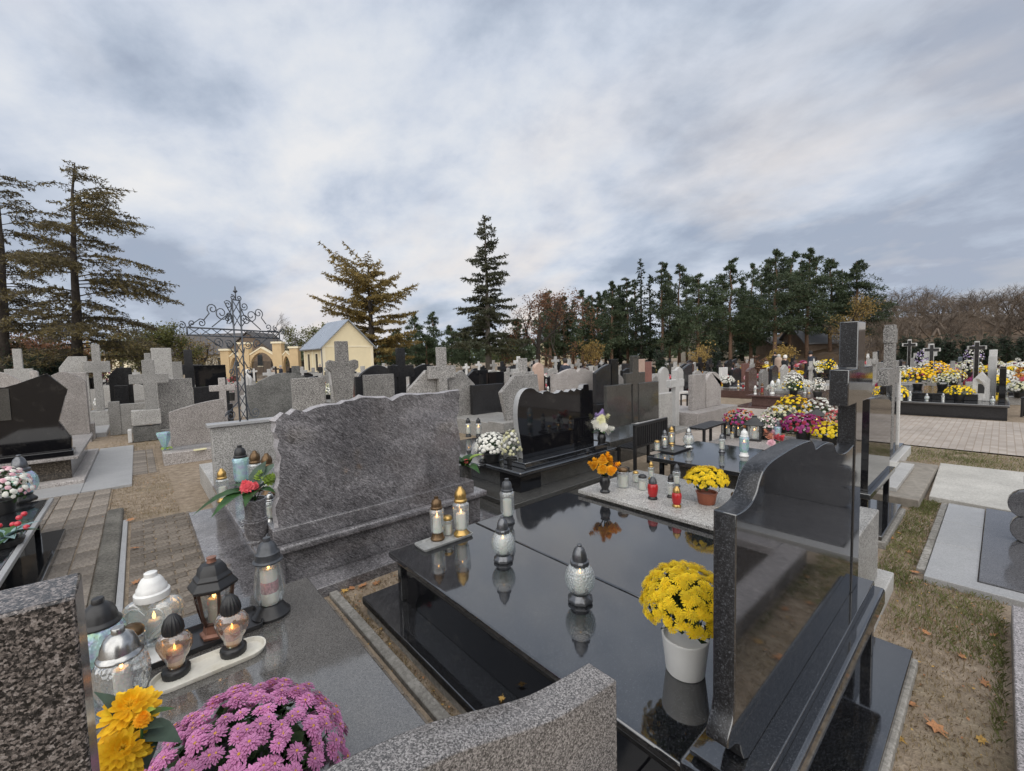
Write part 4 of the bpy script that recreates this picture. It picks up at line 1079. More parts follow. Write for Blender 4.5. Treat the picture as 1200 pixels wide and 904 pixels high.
def bouquet(label, loc, heads, name='bouquet', stem_h=0.0, leaves=(), potbuild=None, rz=0.0, cat='flowers'):
    """heads: (mesh, offset, normal, scale)"""
    t = thing(name, label, cat, loc, rz)
    if potbuild: potbuild(t)
    st = MB(); any_stem = False
    for (me, off, nn, s) in heads:
        o = link('bloom', me, t, off); o.rotation_mode = 'QUATERNION'; o.rotation_quaternion = align_z(nn, random.uniform(0, 6)); o.scale = (s,) * 3
        st.tube([(0, 0, stem_h), (off[0] * 0.5, off[1] * 0.5, stem_h + (off[2] - stem_h) * 0.6), (off[0], off[1], off[2] + 0.003)], 0.0035, 5); any_stem = True
    if any_stem: st.obj('stems', G['leaf_green'], t, smooth=180)
    for (off, d, L, w, m, dr) in leaves: leaf_obj('leaf', L, w, m, t, off, d, dr)
    return t
# ---------------------------------------------------------------- things standing on the near graves
HGT = dict(globe=.303, tall=.293, jar=.296, bell=.359, amber=.239, heart=.323, hex=.358, silver=.321, red=.179, votive=.114, pagoda=.325, square=.325)
def put(kind, label, x, y, z, ytop, **k):
    """stand a lantern with its foot at picture point (x, y) on a surface of height z; its real size follows"""
    p = gz(x, y, z); q = gd(x, ytop, depth(p.x, p.y))
    return lantern(kind, label, (p.x, p.y, z + 0.001), s=max(0.3, (q.z - z) / HGT[kind]), rz=k.pop('rz', random.uniform(0, 6)), **k)

# lantern grave (slab top 0.35)
rounded_tray('black rectangular tray under the copper and heart lanterns', 'candle_tray', -0.13, 0.46, 2.73, 2.98, 0.351, 0.03, 0.03, 'tray_black')
rounded_tray('long cream oval tray holding two amber candle lanterns', 'oval_tray', -0.05, 0.43, 2.47, 2.65, 0.351, 0.026, 0.085, 'tray_white', wall=0.014)
o = MB().box(-0.085, 0.085, -0.085, 0.085, 0, 0.012).obj('tile', G['cap_white'], bevel=0.003, loc=(-0.02, 2.845, 0.3602))
tag(o, 'small white tile under the heart-shaped lantern', 'tile')
put('heart', 'heart-shaped clear glass lantern with white cap', 183, 752, 0.373, 670.6, rz=R(-38))
put('hex', 'six-sided copper-brown metal lantern with black roof and lit candle', 254, 742, 0.36, 653, rz=R(8))
put('bell', 'tall clear glass lantern on a wide black foot beside the copper lantern', 318, 720, 0.35, 630)
put('amber', 'amber heart lantern with black cap at left end of cream tray', 207, 790, 0.3595, 720, rz=R(-35))
put('amber', 'amber heart lantern with black cap at right end of cream tray', 274, 765, 0.3595, 697, rz=R(-35))
put('silver', 'large glass lantern with silver dome cap behind the yellow flowers', 146, 826, 0.35, 735)
put('silver', 'black-capped iridescent blue lantern partly hidden by the stone at left', 122, 785, 0.35, 701, cap='cap_black', glass='glass_iri', lit=False)
put('votive', 'small bronze-capped candle between silver dome and heart lanterns', 157, 778, 0.35, 733, cap='cap_bronze', glass='glass_rough')

# black double tomb (slab top 0.47)
put('globe', 'round scaled glass lantern nearer the candle tray on the black tomb', 590, 657, 0.47, 605, glass='glass_scale')
put('globe', 'round scaled glass lantern beside the white pot of yellow flowers', 680, 704, 0.47, 637.5, glass='glass_scale')
put('tall', 'slim grey-capped glass lantern just behind the round lantern', 595, 612, 0.47, 561, cap='cap_grey', lit=False)
c = gz(521, 634, 0.47)
rounded_tray('grey rectangular metal tray with three candles on the black tomb', 'candle_tray', c.x - .22, c.x + .22, c.y - .085, c.y + .085, 0.471, 0.022, 0.03, 'tray_grey', wall=0.014)
put('tall', 'bronze-capped slim lantern at left of grey tray', 513, 632, 0.4795, 582)
put('jar', 'gold-capped octagonal lantern with green label at right of grey tray', 541, 627, 0.4795, 570)
put('votive', 'short gold-lidded candle between two lanterns on grey tray', 525, 626, 0.4795, 604)
p = gz(803, 786, 0.47)
mum('white plastic pot of bright yellow chrysanthemums on the black tomb', (p.x, p.y, 0.471), 0.176, 0.165, 'petal_yellow', 299, 0.047, 'pot_white', 0.096, 0.165, potr0=0.080, prim=0.001, low=-0.10, nl=700, ls=0.034, lift=0.13, er=0.13, eye='petal_gold', rings=((14, 1.0, 0.08), (11, 0.75, 0.24), (7, 0.45, 0.40)))

# terrazzo grave (0.52)
put('red', 'larger red glass candle with grey cap on the terrazzo grave', 765, 585, 0.52, 559)
put('red', 'smaller red candle with gold cap and gold foot on the terrazzo grave', 793, 594, 0.52, 570, cap='cap_gold')
put('votive', 'copper-capped white candle right beside the orange bouquet', 730, 571, 0.52, 547, cap='cap_bronze')
put('votive', 'shortest gold-capped candle on the terrazzo grave', 745, 565, 0.52, 552)
put('votive', 'black-capped white candle left of the larger red candle', 753, 574, 0.52, 556, cap='cap_black')
put('jar', 'gold-capped glass jar at the far edge of terrazzo grave', 763, 562, 0.52, 541, lit=False)
put('jar', 'black-capped clear jar behind the smaller red candle', 786, 583, 0.52, 556, cap='cap_black', lit=False)
put('jar', 'grey-capped slender glass lantern left of small yellow chrysanthemums', 793, 570, 0.52, 544, cap='cap_grey', lit=False)
put('votive', 'bronze-capped candle lying by the wavy headstone on terrazzo grave', 862, 597, 0.52, 577, cap='cap_bronze')
p = gz(828, 590, 0.52)
mum('small yellow chrysanthemums in a terracotta pot on the terrazzo grave', (p.x, p.y, 0.521), 0.172, 0.115, 'petal_yellow', 190, 0.044, 'pot_terracotta', 0.085, 0.105, low=-0.05, nl=420, ls=0.036, lift=0.10, er=0.0)
def vase_profile(s=1.0, mat='vase_black', prof=None):
    def f(t): MB().lathe([(r * s, z * s) for r, z in (prof or [(0.048, 0), (0.05, 0.012), (0.036, 0.025), (0.034, 0.04), (0.048, 0.075), (0.053, 0.105), (0.046, 0.135), (0.040, 0.15), (0.047, 0.165), (0.040, 0.166), (0.034, 0.15), (0, 0.14)])], 28).obj('vase', G[mat], t, smooth=45)
    return f
ORANGE = [big_bloom('petal_orange', 0.056, n=(20, 18, 16, 13, 9)) for _ in range(3)]
p = gz(709, 577, 0.52)
hd = [((-0.075, -0.03, 0.245), (-0.7, -0.5, 0.6)), ((-0.01, -0.075, 0.23), (-0.1, -0.9, 0.4)), ((0.07, -0.055, 0.25), (0.6, -0.6, 0.5)), ((0.10, 0.03, 0.275), (0.8, 0.1, 0.6)), ((-0.03, 0.0, 0.31), (-0.3, -0.2, 1)), ((0.05, 0.01, 0.315), (0.3, 0, 1)), ((0.0, 0.08, 0.27), (0, 0.8, 0.6)), ((-0.09, 0.05, 0.27), (-0.7, 0.5, 0.5))]
bouquet('orange artificial flowers in a black vase on the terrazzo grave', (p.x, p.y, 0.521), [(random.choice(ORANGE), o_, Vector(n_).normalized(), 1.0) for o_, n_ in hd], stem_h=0.13, potbuild=vase_profile(1.0), name='flower_vase', cat='flower vase')

# table grave (0.50)
c = gz(787, 527, 0.50)
rounded_tray('black tray with candles at the near corner of the table grave', 'candle_tray', c.x - .25, c.x + .25, c.y - .17, c.y + .17, 0.501, 0.02, 0.02, 'tray_black')
put('jar', 'grey-capped glass lantern standing on the black corner tray', 779, 525, 0.51, 504, cap='cap_pewter')
put('jar', 'gold-capped glass lantern at the back of the black corner tray', 787, 521, 0.51, 500)
put('votive', 'gold-lidded short candle on the black corner tray', 770, 528, 0.51, 516)
put('votive', 'tiny flat candle at the right end of the black corner tray', 788, 527.5, 0.51, 522)
put('globe', 'bulbous clear glass lantern in the middle of the table grave', 807, 525, 0.50, 501, glass='glass_clear', cap='cap_silver', lit=False)
put('tall', 'open glass with a tall white candle on the table grave', 846, 530, 0.50, 508, cap='cap_pewter', lit=False)
put('tall', 'white lantern with pale foot and blue glass on the table grave', 872, 535, 0.50, 503, cap='cap_white', glass='glass_iri')
PK = [big_bloom('petal_palepink', 0.05), big_bloom('petal_peach', 0.05), big_bloom('petal_rose', 0.05)]
p = gz(905, 522, 0.50)
hd = [((-0.16, -0.04, 0.05), (-0.6, -0.3, 0.7)), ((-0.05, 0.02, 0.10), (0, -0.4, 1)), ((0.05, -0.03, 0.09), (0.1, -0.5, 0.9)), ((0.13, 0.04, 0.12), (0.4, 0, 1)), ((0.03, 0.08, 0.14), (0, 0.4, 1)), ((0.17, -0.05, 0.07), (0.6, -0.5, 0.6))]
bouquet('pink and rose artificial flowers lying on the table grave', (p.x, p.y, 0.51), [(PK[i % 3], o_, Vector(n_).normalized(), 1.2) for i, (o_, n_) in enumerate(hd)], stem_h=0.01, leaves=[((0, 0, 0.02), (-1, -0.3, 0.1), 0.22, 0.04, 'leaf_green', 0.2), ((0, 0, 0.02), (-0.6, -0.8, 0.1), 0.2, 0.04, 'leaf_green', 0.2), ((0, 0, 0.02), (0.7, -0.7, 0.1), 0.2, 0.04, 'leaf_green', 0.2)])
put('tall', 'pewter lantern with white candle seen right of the wavy headstone', 962, 570, 0.50, 532, cap='cap_bronze')

# flower grave (0.22)
FG = 0.221
put('pagoda', 'dark roofed lantern at the left corner of the flower grave', 851, 510, FG, 490, rz=R(20))
put('pagoda', 'second dark roofed lantern from left on the flower grave', 865, 512, FG, 489, rz=R(50))
put('square', 'large dark square lantern with white candle beside the pink potted flowers', 884, 516, FG, 487, rz=R(10))
put('tall', 'white glass lantern in front of the magenta chrysanthemums', 911, 517, FG, 493, cap='cap_grey', glass='glass_iri', lit=False)
put('square', 'tall narrow lantern between cream and magenta chrysanthemums', 923, 506, FG, 481, rz=R(30))
put('pagoda', 'wide dark pagoda lantern behind the magenta chrysanthemums', 957, 503, FG, 478, rz=R(25))
put('votive', 'small tealight between the dark roofed lanterns', 858, 514, FG, 506)
def mum_px(label, x, y, z, wpx, hpx, petals, **k):
    """potted chrysanthemum whose foot is at picture point (x, y) and whose dome is wpx by hpx in the picture"""
    p = gz(x, y, z); d = depth(p.x, p.y); m = d / FPX
    r = wpx * m / 2 * 0.92; h = hpx * m * 0.94
    ph = k.pop('ph', min(0.16, h * 0.35))
    n = k.pop('n', int(150 if wpx > 45 else 90)); bs = k.pop('bs', max(0.03, r * 0.20))
    return mum(label, (p.x, p.y, z + 0.001), r, (h - ph) * 0.72, petals, n, bs, k.pop('pot', 'pot_black'), min(r * 0.55, 0.12), ph, single=False, nl=k.pop('nl', 160), ls=k.pop('ls', r * 0.16), lift=(h - ph) * 0.28, **k)
mum_px('crimson and yellow chrysanthemums beside the dark roofed lanterns', 867, 511, FG, 40, 34, ['petal_crimson', 'petal_magenta', 'petal_rust'])
mum_px('rounded golden yellow chrysanthemums at the back of the flower grave', 929, 497, FG, 42, 36, ['petal_gold', 'petal_yellow'])
mum_px('cream chrysanthemums in front of the golden dome', 915, 506, FG, 44, 33, ['petal_cream', 'petal_white'])
mum_px('white chrysanthemums behind the wide pagoda lantern', 960, 500, FG, 42, 36, ['petal_white'])
mum_px('magenta chrysanthemums in the middle of the flower grave', 941, 517, FG, 52, 34, ['petal_magenta', 'petal_magenta', 'petal_crimson'])
mum_px('yellow chrysanthemums close to the black cross', 972, 521, FG, 46, 28, ['petal_yellow'])
mum_px('peach chrysanthemums half hidden behind the black cross', 984, 508, FG, 34, 30, ['petal_peach', 'petal_rose'])
mum_px('pale pink flowers in a black pot on the flower grave', 898, 515, FG, 28, 30, ['petal_palepink', 'petal_white'], ph=0.2, n=60)

# violet tomb (slab 0.41, ledge 0.42)
VP = [(0.072, 0), (0.075, 0.012), (0.06, 0.022), (0.058, 0.03), (0.078, 0.07), (0.084, 0.13), (0.083, 0.165), (0.087, 0.17), (0.087, 0.18), (0.080, 0.186), (0.082, 0.19), (0.082, 0.198), (0.075, 0.204), (0.074, 0.26), (0.080, 0.33), (0.083, 0.355), (0.072, 0.355), (0.068, 0.33), (0, 0.32)]
RB = big_bloom('petal_rose', 0.075); LB = big_bloom('leaf_lime', 0.06)
hd = [(RB, (-0.05, -0.05, 0.47), (-0.4, -0.5, 0.8), 0.8), (RB, (0.0, -0.03, 0.46), (0.1, -0.6, 0.8), 0.5), (LB, (0.10, -0.03, 0.49), (0.5, -0.5, 0.7), 1.0), (LB, (0.05, 0.04, 0.51), (0.1, -0.2, 1), 0.8)]
lv = [((0, 0, 0.40), (-0.95, -0.1, 0.15), 0.40, 0.06, 'leaf_green', 0.35), ((0, 0, 0.40), (-0.85, -0.55, 0.15), 0.36, 0.065, 'leaf_green', 0.35), ((0, 0, 0.39), (-0.9, 0.35, 0.2), 0.34, 0.055, 'leaf_green', 0.3), ((0, 0, 0.40), (-0.4, -0.9, 0.25), 0.24, 0.055, 'leaf_green', 0.4), ((0, 0, 0.40), (-0.6, 0.6, 0.5), 0.22, 0.05, 'leaf_green', 0.3), ((0, 0, 0.40), (0.5, -0.7, 0.3), 0.2, 0.05, 'leaf_green', 0.3), ((0, 0, 0.42), (0.75, 0.25, 0.75), 0.30, 0.07, 'leaf_dusty', 0.1), ((0, 0, 0.42), (0.5, 0.6, 0.9), 0.28, 0.06, 'leaf_dusty', 0.1), ((0, 0, 0.4), (0.9, -0.3, 0.5), 0.24, 0.06, 'leaf_dusty', 0.1)]
bouquet('streaked stone vase with red bloom and long green leaves on the violet tomb', (0.648, 3.93, 0.421), hd, stem_h=0.33, potbuild=vase_profile(1.0, 'purple_gneiss', VP), leaves=lv, name='stone_vase', cat='flower vase')
put('jar', 'gold-capped glass lantern below the long green leaves', 262, 588, 0.411, 549, lit=False)
put('tall', 'black-capped iridescent lantern in front of the pale terrazzo wall', 284, 572, 0.411, 522, cap='cap_black', glass='glass_iri', lit=False)
put('jar', 'bronze-capped clear lantern in front of the pale terrazzo wall', 301, 575, 0.411, 528, cap='cap_bronze', lit=False)
put('jar', 'bronze-capped lantern touching the rough edge of violet headstone', 315, 580, 0.411, 531, cap='cap_bronze', lit=False)
put('tall', 'glass candle between the stone vase and the violet headstone', 318, 612, 0.421, 577, cap='cap_silver', lit=False)
# dark stone vase with calla leaves at the right end of the violet tomb
DV = [(0.06, 0), (0.062, 0.02), (0.05, 0.03), (0.066, 0.09), (0.07, 0.14), (0.06, 0.2), (0.064, 0.22), (0.055, 0.22), (0, 0.21)]
p = gz(549, 562, 0.42)
bouquet('dark vase of broad green leaves at the right end of the violet tomb', (2.70, 3.93, 0.421), [(RB, (-0.02, -0.05, 0.30), Vector((0, -0.7, 0.5)), 0.4)], stem_h=0.2, potbuild=vase_profile(1.15, 'dark_granite', DV), leaves=[((0, 0, 0.22), (-0.5, -0.5, 0.7), 0.24, 0.07, 'leaf_green', 0.3), ((0, 0, 0.22), (0.5, -0.5, 0.7), 0.26, 0.09, 'leaf_lime', 0.2), ((0, 0, 0.22), (0.7, 0.4, 0.8), 0.22, 0.07, 'leaf_green', 0.3), ((0, 0, 0.22), (-0.6, 0.4, 0.9), 0.24, 0.07, 'leaf_green', 0.2), ((0, 0, 0.22), (0.1, -0.9, 0.3), 0.22, 0.07, 'leaf_green', 0.5)], name='flower_vase', cat='flower vase')

# left table grave (0.40)
put('globe', 'iridescent blue glass lantern with dark cap at the left edge', 27, 588, 0.401, 533, glass='glass_iri', cap='cap_pewter', base='cap_black', lit=False)
p = gz(4, 602, 0.40)
mum('pale pink small-flowered plant at the left edge', (p.x, p.y, 0.401), 0.22, 0.26, ['petal_palepink', 'petal_white'], 150, 0.05, 'pot_black', 0.1, 0.14, single=False, nl=200, ls=0.04)
p = gz(8, 640, 0.40)
t = thing('berry_wreath', 'arrangement of bluish leaves and red berries on the left table grave', 'wreath', (p.x, p.y, 0.402))
MB().lathe([(0.09, 0), (0.11, 0.05), (0.10, 0.06), (0, 0.06)], 20).obj('holder', G['pot_black'], t, smooth=40)
for k in range(16):
    a = k * 2.4; leaf_obj('leaf', random.uniform(.14, .24), 0.045, 'leaf_bluish' if k % 3 else 'leaf_green', t, (0, 0, 0.05), (math.cos(a), math.sin(a), random.uniform(0.1, 0.8)), 0.3)
for k in range(9):
    a = k * 2.4 + 1; rr = random.uniform(.06, .2)
    q = Vector((rr * math.cos(a), rr * math.sin(a), random.uniform(.12, .22)))
    b = MB().lathe([(0, -0.022), (0.016, -0.016), (0.022, 0), (0.016, 0.016), (0, 0.022)], 10).obj('berry', G['berry_red'], t, smooth=180, loc=q)
    MB().tube([(0, 0, 0), tuple(-q * 0.6 + Vector((0, 0, -q.z * 0.3)))], 0.002, 4).obj('stalk', G['leaf_green'], b)

# foreground flowers at lower left
p = gd(281, 890, 1.38)
mum('large dome of pink chrysanthemums in the left foreground', (p.x, p.y, 0.351), 0.325, 0.265, 'petal_pink', 299, 0.064, 'pot_black', 0.13, 0.19, low=-0.05, nl=900, ls=0.05, er=0.15, rings=((18, 1.0, 0.08), (15, 0.80, 0.22), (11, 0.55, 0.36)), lift=p.z - 0.351 - 0.19 - 0.10)
YB = [bloom_mesh('bloom', 'petal_gold', 'petal_yellow', rings=((18, 1.0, 0.02), (17, 0.92, 0.16), (15, 0.8, 0.32), (12, 0.62, 0.5), (9, 0.42, 0.66), (6, 0.25, 0.8)), r=0.075, cup=0.3, er=0.08, w=0.30, seg=2) for _ in range(2)]
a, b_ = gd(152, 836, 1.16), gd(142, 884, 1.10)
b0 = Vector((a.x * 0.5 + b_.x * 0.5 + 0.02, a.y * 0.5 + b_.y * 0.5, 0.351))
g1 = gd(166, 842, 1.10)
lv = []
for (q, L, w, m) in (((185, 850), .16, .03, 'leaf_dusty'), ((180, 870), .18, .045, 'leaf_green'), ((195, 830), .16, .022, 'leaf_green'), ((172, 895), .14, .05, 'leaf_dusty'), ((120, 815), .12, .03, 'leaf_dusty'), ((205, 865), .18, .04, 'leaf_dusty'), ((168, 838), .10, .03, 'leaf_lime'), ((176, 832), .08, .03, 'leaf_lime')):
    e = gd(q[0], q[1], 1.14); st = gd(150, 862, 1.15) - b0
    lv.append((tuple(st), tuple((e - b0) - st), max((e - b0 - st).length * 1.15, 0.06), w, m, 0.1))
hv = [(YB[0], tuple(a - b0), Vector((0.05, -0.45, 0.8)).normalized(), 1.0), (YB[1], tuple(b_ - b0), Vector((0.1, -0.6, 0.7)).normalized(), 1.0), (ORANGE[0], tuple(g1 - b0 + Vector((0.0, 0.01, -0.012))), Vector((0.2, -0.4, 0.9)), 0.4)]
bouquet('two big yellow artificial blooms with green leaves in the left foreground', tuple(b0), hv, stem_h=0.2, potbuild=vase_profile(1.5), leaves=lv, name='flower_vase', cat='flower vase')

# ---------------------------------------------------------------- benches by the double headstone
def bench_back(label, x, y, rz):
    t = thing('bench', label, 'bench', (x, y, 0), rz)
    for s in (-1, 1): MB().box(s * 0.5 - 0.02, s * 0.5 + 0.02, -0.02, 0.02, 0, 0.78).obj('post', G['iron_black'], t)
    MB().box(-0.52, 0.52, -0.02, 0.02, 0.76, 0.80).obj('rail', G['iron_black'], t)
    MB().box(-0.48, 0.48, -0.018, 0.018, 0.44, 0.47).obj('rail', G['iron_black'], t)
    for k in range(17): MB().box(-0.47 + k * 0.058, -0.44 + k * 0.058, -0.012, 0.012, 0.47, 0.76).obj('slat', G['iron_black'], t)
    for k in range(5): MB().box(-0.5, 0.5, 0.03 + k * 0.06, 0.075 + k * 0.06, 0.42, 0.44).obj('seat_slat', G['iron_black'], t)
    for s in (-1, 1): MB().box(s * 0.46 - 0.02, s * 0.46 + 0.02, 0.28, 0.32, 0, 0.42).obj('leg', G['iron_black'], t)
bench_back('black metal bench with slatted back behind the yellow chrysanthemums', 6.05, 3.62, R(3))
def bench_flat(label, x, y, rz, L=0.95, w=0.30, h=0.5):
    t = thing('bench', label, 'bench', (x, y, 0), rz)
    for s in (-1, 1):
        MB().box(s * L * 0.46 - 0.02, s * L * 0.46 + 0.02, -w / 2, -w / 2 + 0.04, 0, h - 0.03).obj('leg', G['iron_black'], t)
        MB().box(s * L * 0.46 - 0.02, s * L * 0.46 + 0.02, w / 2 - 0.04, w / 2, 0, h - 0.03).obj('leg', G['iron_black'], t)
    for k in range(5):
        y0 = -w / 2 + k * w / 5
        MB().box(-L / 2, L / 2, y0, y0 + w / 5 - 0.012, h - 0.03, h).obj('seat_slat', G['iron_black'], t)
bench_flat('black flat metal bench in front of the pale twin stone', 7.75, 3.50, R(2), 1.0, 0.3, 0.55)
bench_flat('small black bench by the railing of the far block', 13.6, 6.6, R(70), 0.9, 0.3, 0.5)
bench_flat('black bench at the right edge beyond the brick path', 17.0, -0.75, R(80), 0.8, 0.3, 0.5)

# ---------------------------------------------------------------- fallen leaves (each one a thing) and grass
def leaf_mesh(mat, seed):
    rr = random.Random(seed); n = 14; V = [(0, 0, 0.006)]
    for i in range(n):
        a = 2 * math.pi * i / n; L = (1.0 if i % 2 == 0 else 0.55) * rr.uniform(0.8, 1.1) * (1.2 if i == 0 else 1)
        V.append((L * math.cos(a), L * 0.8 * math.sin(a), rr.uniform(0.02, 0.22)))
    mb = MB().add(V, [(0, 1 + i, 1 + (i + 1) % n) for i in range(n)])
    mb.tube([(-0.8, 0, 0.12), (-1.4, 0.1, 0.05)], 0.03, 4)
    return mb.mesh('fallen_leaf', G[mat])
LV = [leaf_mesh('fallen_leaf', k) for k in range(3)] + [leaf_mesh('fallen_leaf_yellow', 9)]
spots = [(1128, 770, 0, .04, 'small brown leaf between the curled leaf and the tomb plate', 2), (1085, 742, 0, .045, 'small rust leaf near the corner of the black plate', 1), (1150, 868, 0, .045, 'small yellow leaf right of the large rust-coloured leaf', 3), (1165, 745, 0, .04, 'small orange leaf below the pale paved surround', 0), (1097, 854, 0, .075, 'large rust-coloured fallen leaf on the bare soil at lower right', 0), (1066, 825, 0, .055, 'reddish fallen leaf touching the edge of the black tomb plate', 1), (1155, 802, 0, .05, 'single curled brown leaf in the middle of the bare soil', 2), (1052, 865, 0, .05, 'yellow-brown leaf tucked against the concrete edge', 3),
         (425, 687, 0, .07, 'largest brown leaf in the gap between violet and black tombs', 0), (404, 693, 0, .06, 'yellow leaf in the gap between violet and black tombs', 3), (412, 690, 0, .06, 'orange leaf between two others beside the violet tomb', 1), (441, 684, 0, .06, 'rightmost brown leaf beside the violet tomb', 2), (449, 737, 0, .045, 'yellow-brown leaf on the kerb beside the black tomb', 3), (588, 820, .12, .035, 'small yellow leaf on the black step', 3),
         (153, 610, 0.02, .075, 'pinkish fallen leaf at the top of the paved patch', 0), (157, 643, 0.03, .07, 'brown leaf lying on the grey kerb strip', 1), (159, 683, 0.03, .055, 'narrow leaf further down the grey kerb strip', 2), (1065, 647, 0, .05, 'orange leaf in the grass by the concrete foot', 0), (1072, 671, 0, .06, 'orange leaf in the grass left of the pale slabs', 1), (1053, 625, 0, .04, 'yellow leaf in the grass below the black table leg', 3), (1045, 631, 0, .05, 'pale curled leaf below the black table leg', 2), (1130, 531, 0, .07, 'brown leaf on the green verge of the brick path', 0)]
for (x, y, z, s, lab, k) in spots:
    p = gz(x, y, z)
    o = link('fallen_leaf', LV[k], None, (p.x, p.y, z + 0.004 if z else 0.002)); o.scale = (s * 0.75,) * 3; o.rotation_euler = (random.uniform(-.15, .15), random.uniform(-.15, .15), random.uniform(0, 6))
    tag(o, lab, 'leaf', 'single fallen leaves')
def litter():
    V = []; Fc = []; mi = []
    for (x0, x1, y0, y1, n) in ((2.2, 4.6, -0.07, 0.5, 420), (4.3, 7.1, 0.42, 0.66, 160), (-0.4, 0.3, 6.9, 9.6, 420), (1.11, 1.149, 0.9, 3.4, 70), (0.9, 2.9, 3.10, 3.46, 160), (-0.7, 0.3, 12.6, 17, 260), (9.3, 10.8, -0.6, 3.4, 260), (6.5, 7.1, 2.2, 3.5, 150), (-1.1, 0.4, 3.5, 9.0, 120), (0.84, 1.1, 0.9, 3.4, 40)):
        for i in range(n):
            c = Vector((rng.uniform(x0, x1), rng.uniform(y0, y1), 0.004)); s_ = rng.uniform(0.003, 0.010); a = rng.uniform(0, 6.28)
            if -1.15 < c.x < 0.42 and c.y < 9.0: c.z = 0.03
            o = len(V)
            for k in range(4):
                b = a + k * 1.57; r_ = s_ * (1.3 if k % 2 else 0.7)
                V.append((c.x + r_ * math.cos(b), c.y + r_ * math.sin(b), c.z + rng.uniform(0, 0.006)))
            Fc.append((o, o + 1, o + 2, o + 3)); mi.append(int(rng.choice([0, 1, 2, 2, 2, 2])))
    o = np_mesh('leaf_litter', V, Fc, [G['fallen_leaf'], G['fallen_leaf_yellow'], G['leaves_brown']], mi=mi)
    tag(o, 'crumbled brown leaf litter strewn over soil and paving', 'leaf litter', kind='stuff')
litter()
def grass(name, areas, mat, hmin, hmax, label):
    V = []; Fc = []
    for (x0, x1, y0, y1, n, cl) in areas:
        cent = rng.uniform((x0, y0), (x1, y1), size=(max(3, int(n / 40)), 2))
        for i in range(n):
            if rng.random() < cl:
                c = cent[rng.integers(len(cent))] + rng.normal(size=2) * 0.12
            else: c = rng.uniform((x0, y0), (x1, y1))
            if not (x0 <= c[0] <= x1 and y0 <= c[1] <= y1): continue
            h = rng.uniform(hmin, hmax); a = rng.uniform(0, 6.28); w = 0.0022; l = rng.uniform(0.3, 1.3) * h
            dx, dy = math.cos(a), math.sin(a); o = len(V)
            V += [(c[0] - dy * w, c[1] + dx * w, -0.012), (c[0] + dy * w, c[1] - dx * w, -0.012), (c[0] + dx * l * 0.4 + dy * w * .7, c[1] + dy * l * 0.4 - dx * w * .7, h * 0.6), (c[0] + dx * l, c[1] + dy * l, h)]
            Fc += [(o, o + 1, o + 2), (o, o + 2, o + 3)]
    o = np_mesh(name, V, Fc, G[mat])
    return tag(o, label, 'grass', kind='stuff')
GA = [(3.6, 4.6, -0.05, 0.48, 1500, .92), (4.3, 7.1, 0.43, 0.66, 3000, .8), (9.4, 10.8, -0.6, 3.2, 5000, .7), (6.45, 7.0, 0.45, 0.60, 500, .6), (2.9, 4.28, -0.07, -0.02, 500, .5)]
grass('green_grass', GA, 'grass_green', 0.010, 0.034, 'short green grass on the soil at the right')
GD = [(2.3, 4.6, -0.07, 0.48, 3200, .5), (4.3, 7.1, 0.42, 0.66, 1800, .4), (9.3, 10.8, -0.6, 3.4, 5000, .4), (-0.4, 0.3, 6.9, 9.6, 2600, .5), (1.11, 1.149, 0.9, 3.4, 700, .2), (0.9, 2.2, 3.10, 3.46, 900, .3), (6.5, 7.0, 2.2, 3.4, 900, .4), (-0.7, 0.3, 12.6, 17, 2500, .5)]
grass('dry_grass', GD, 'grass_dry', 0.005, 0.020, 'dry straw-coloured grass scattered on the bare soil')
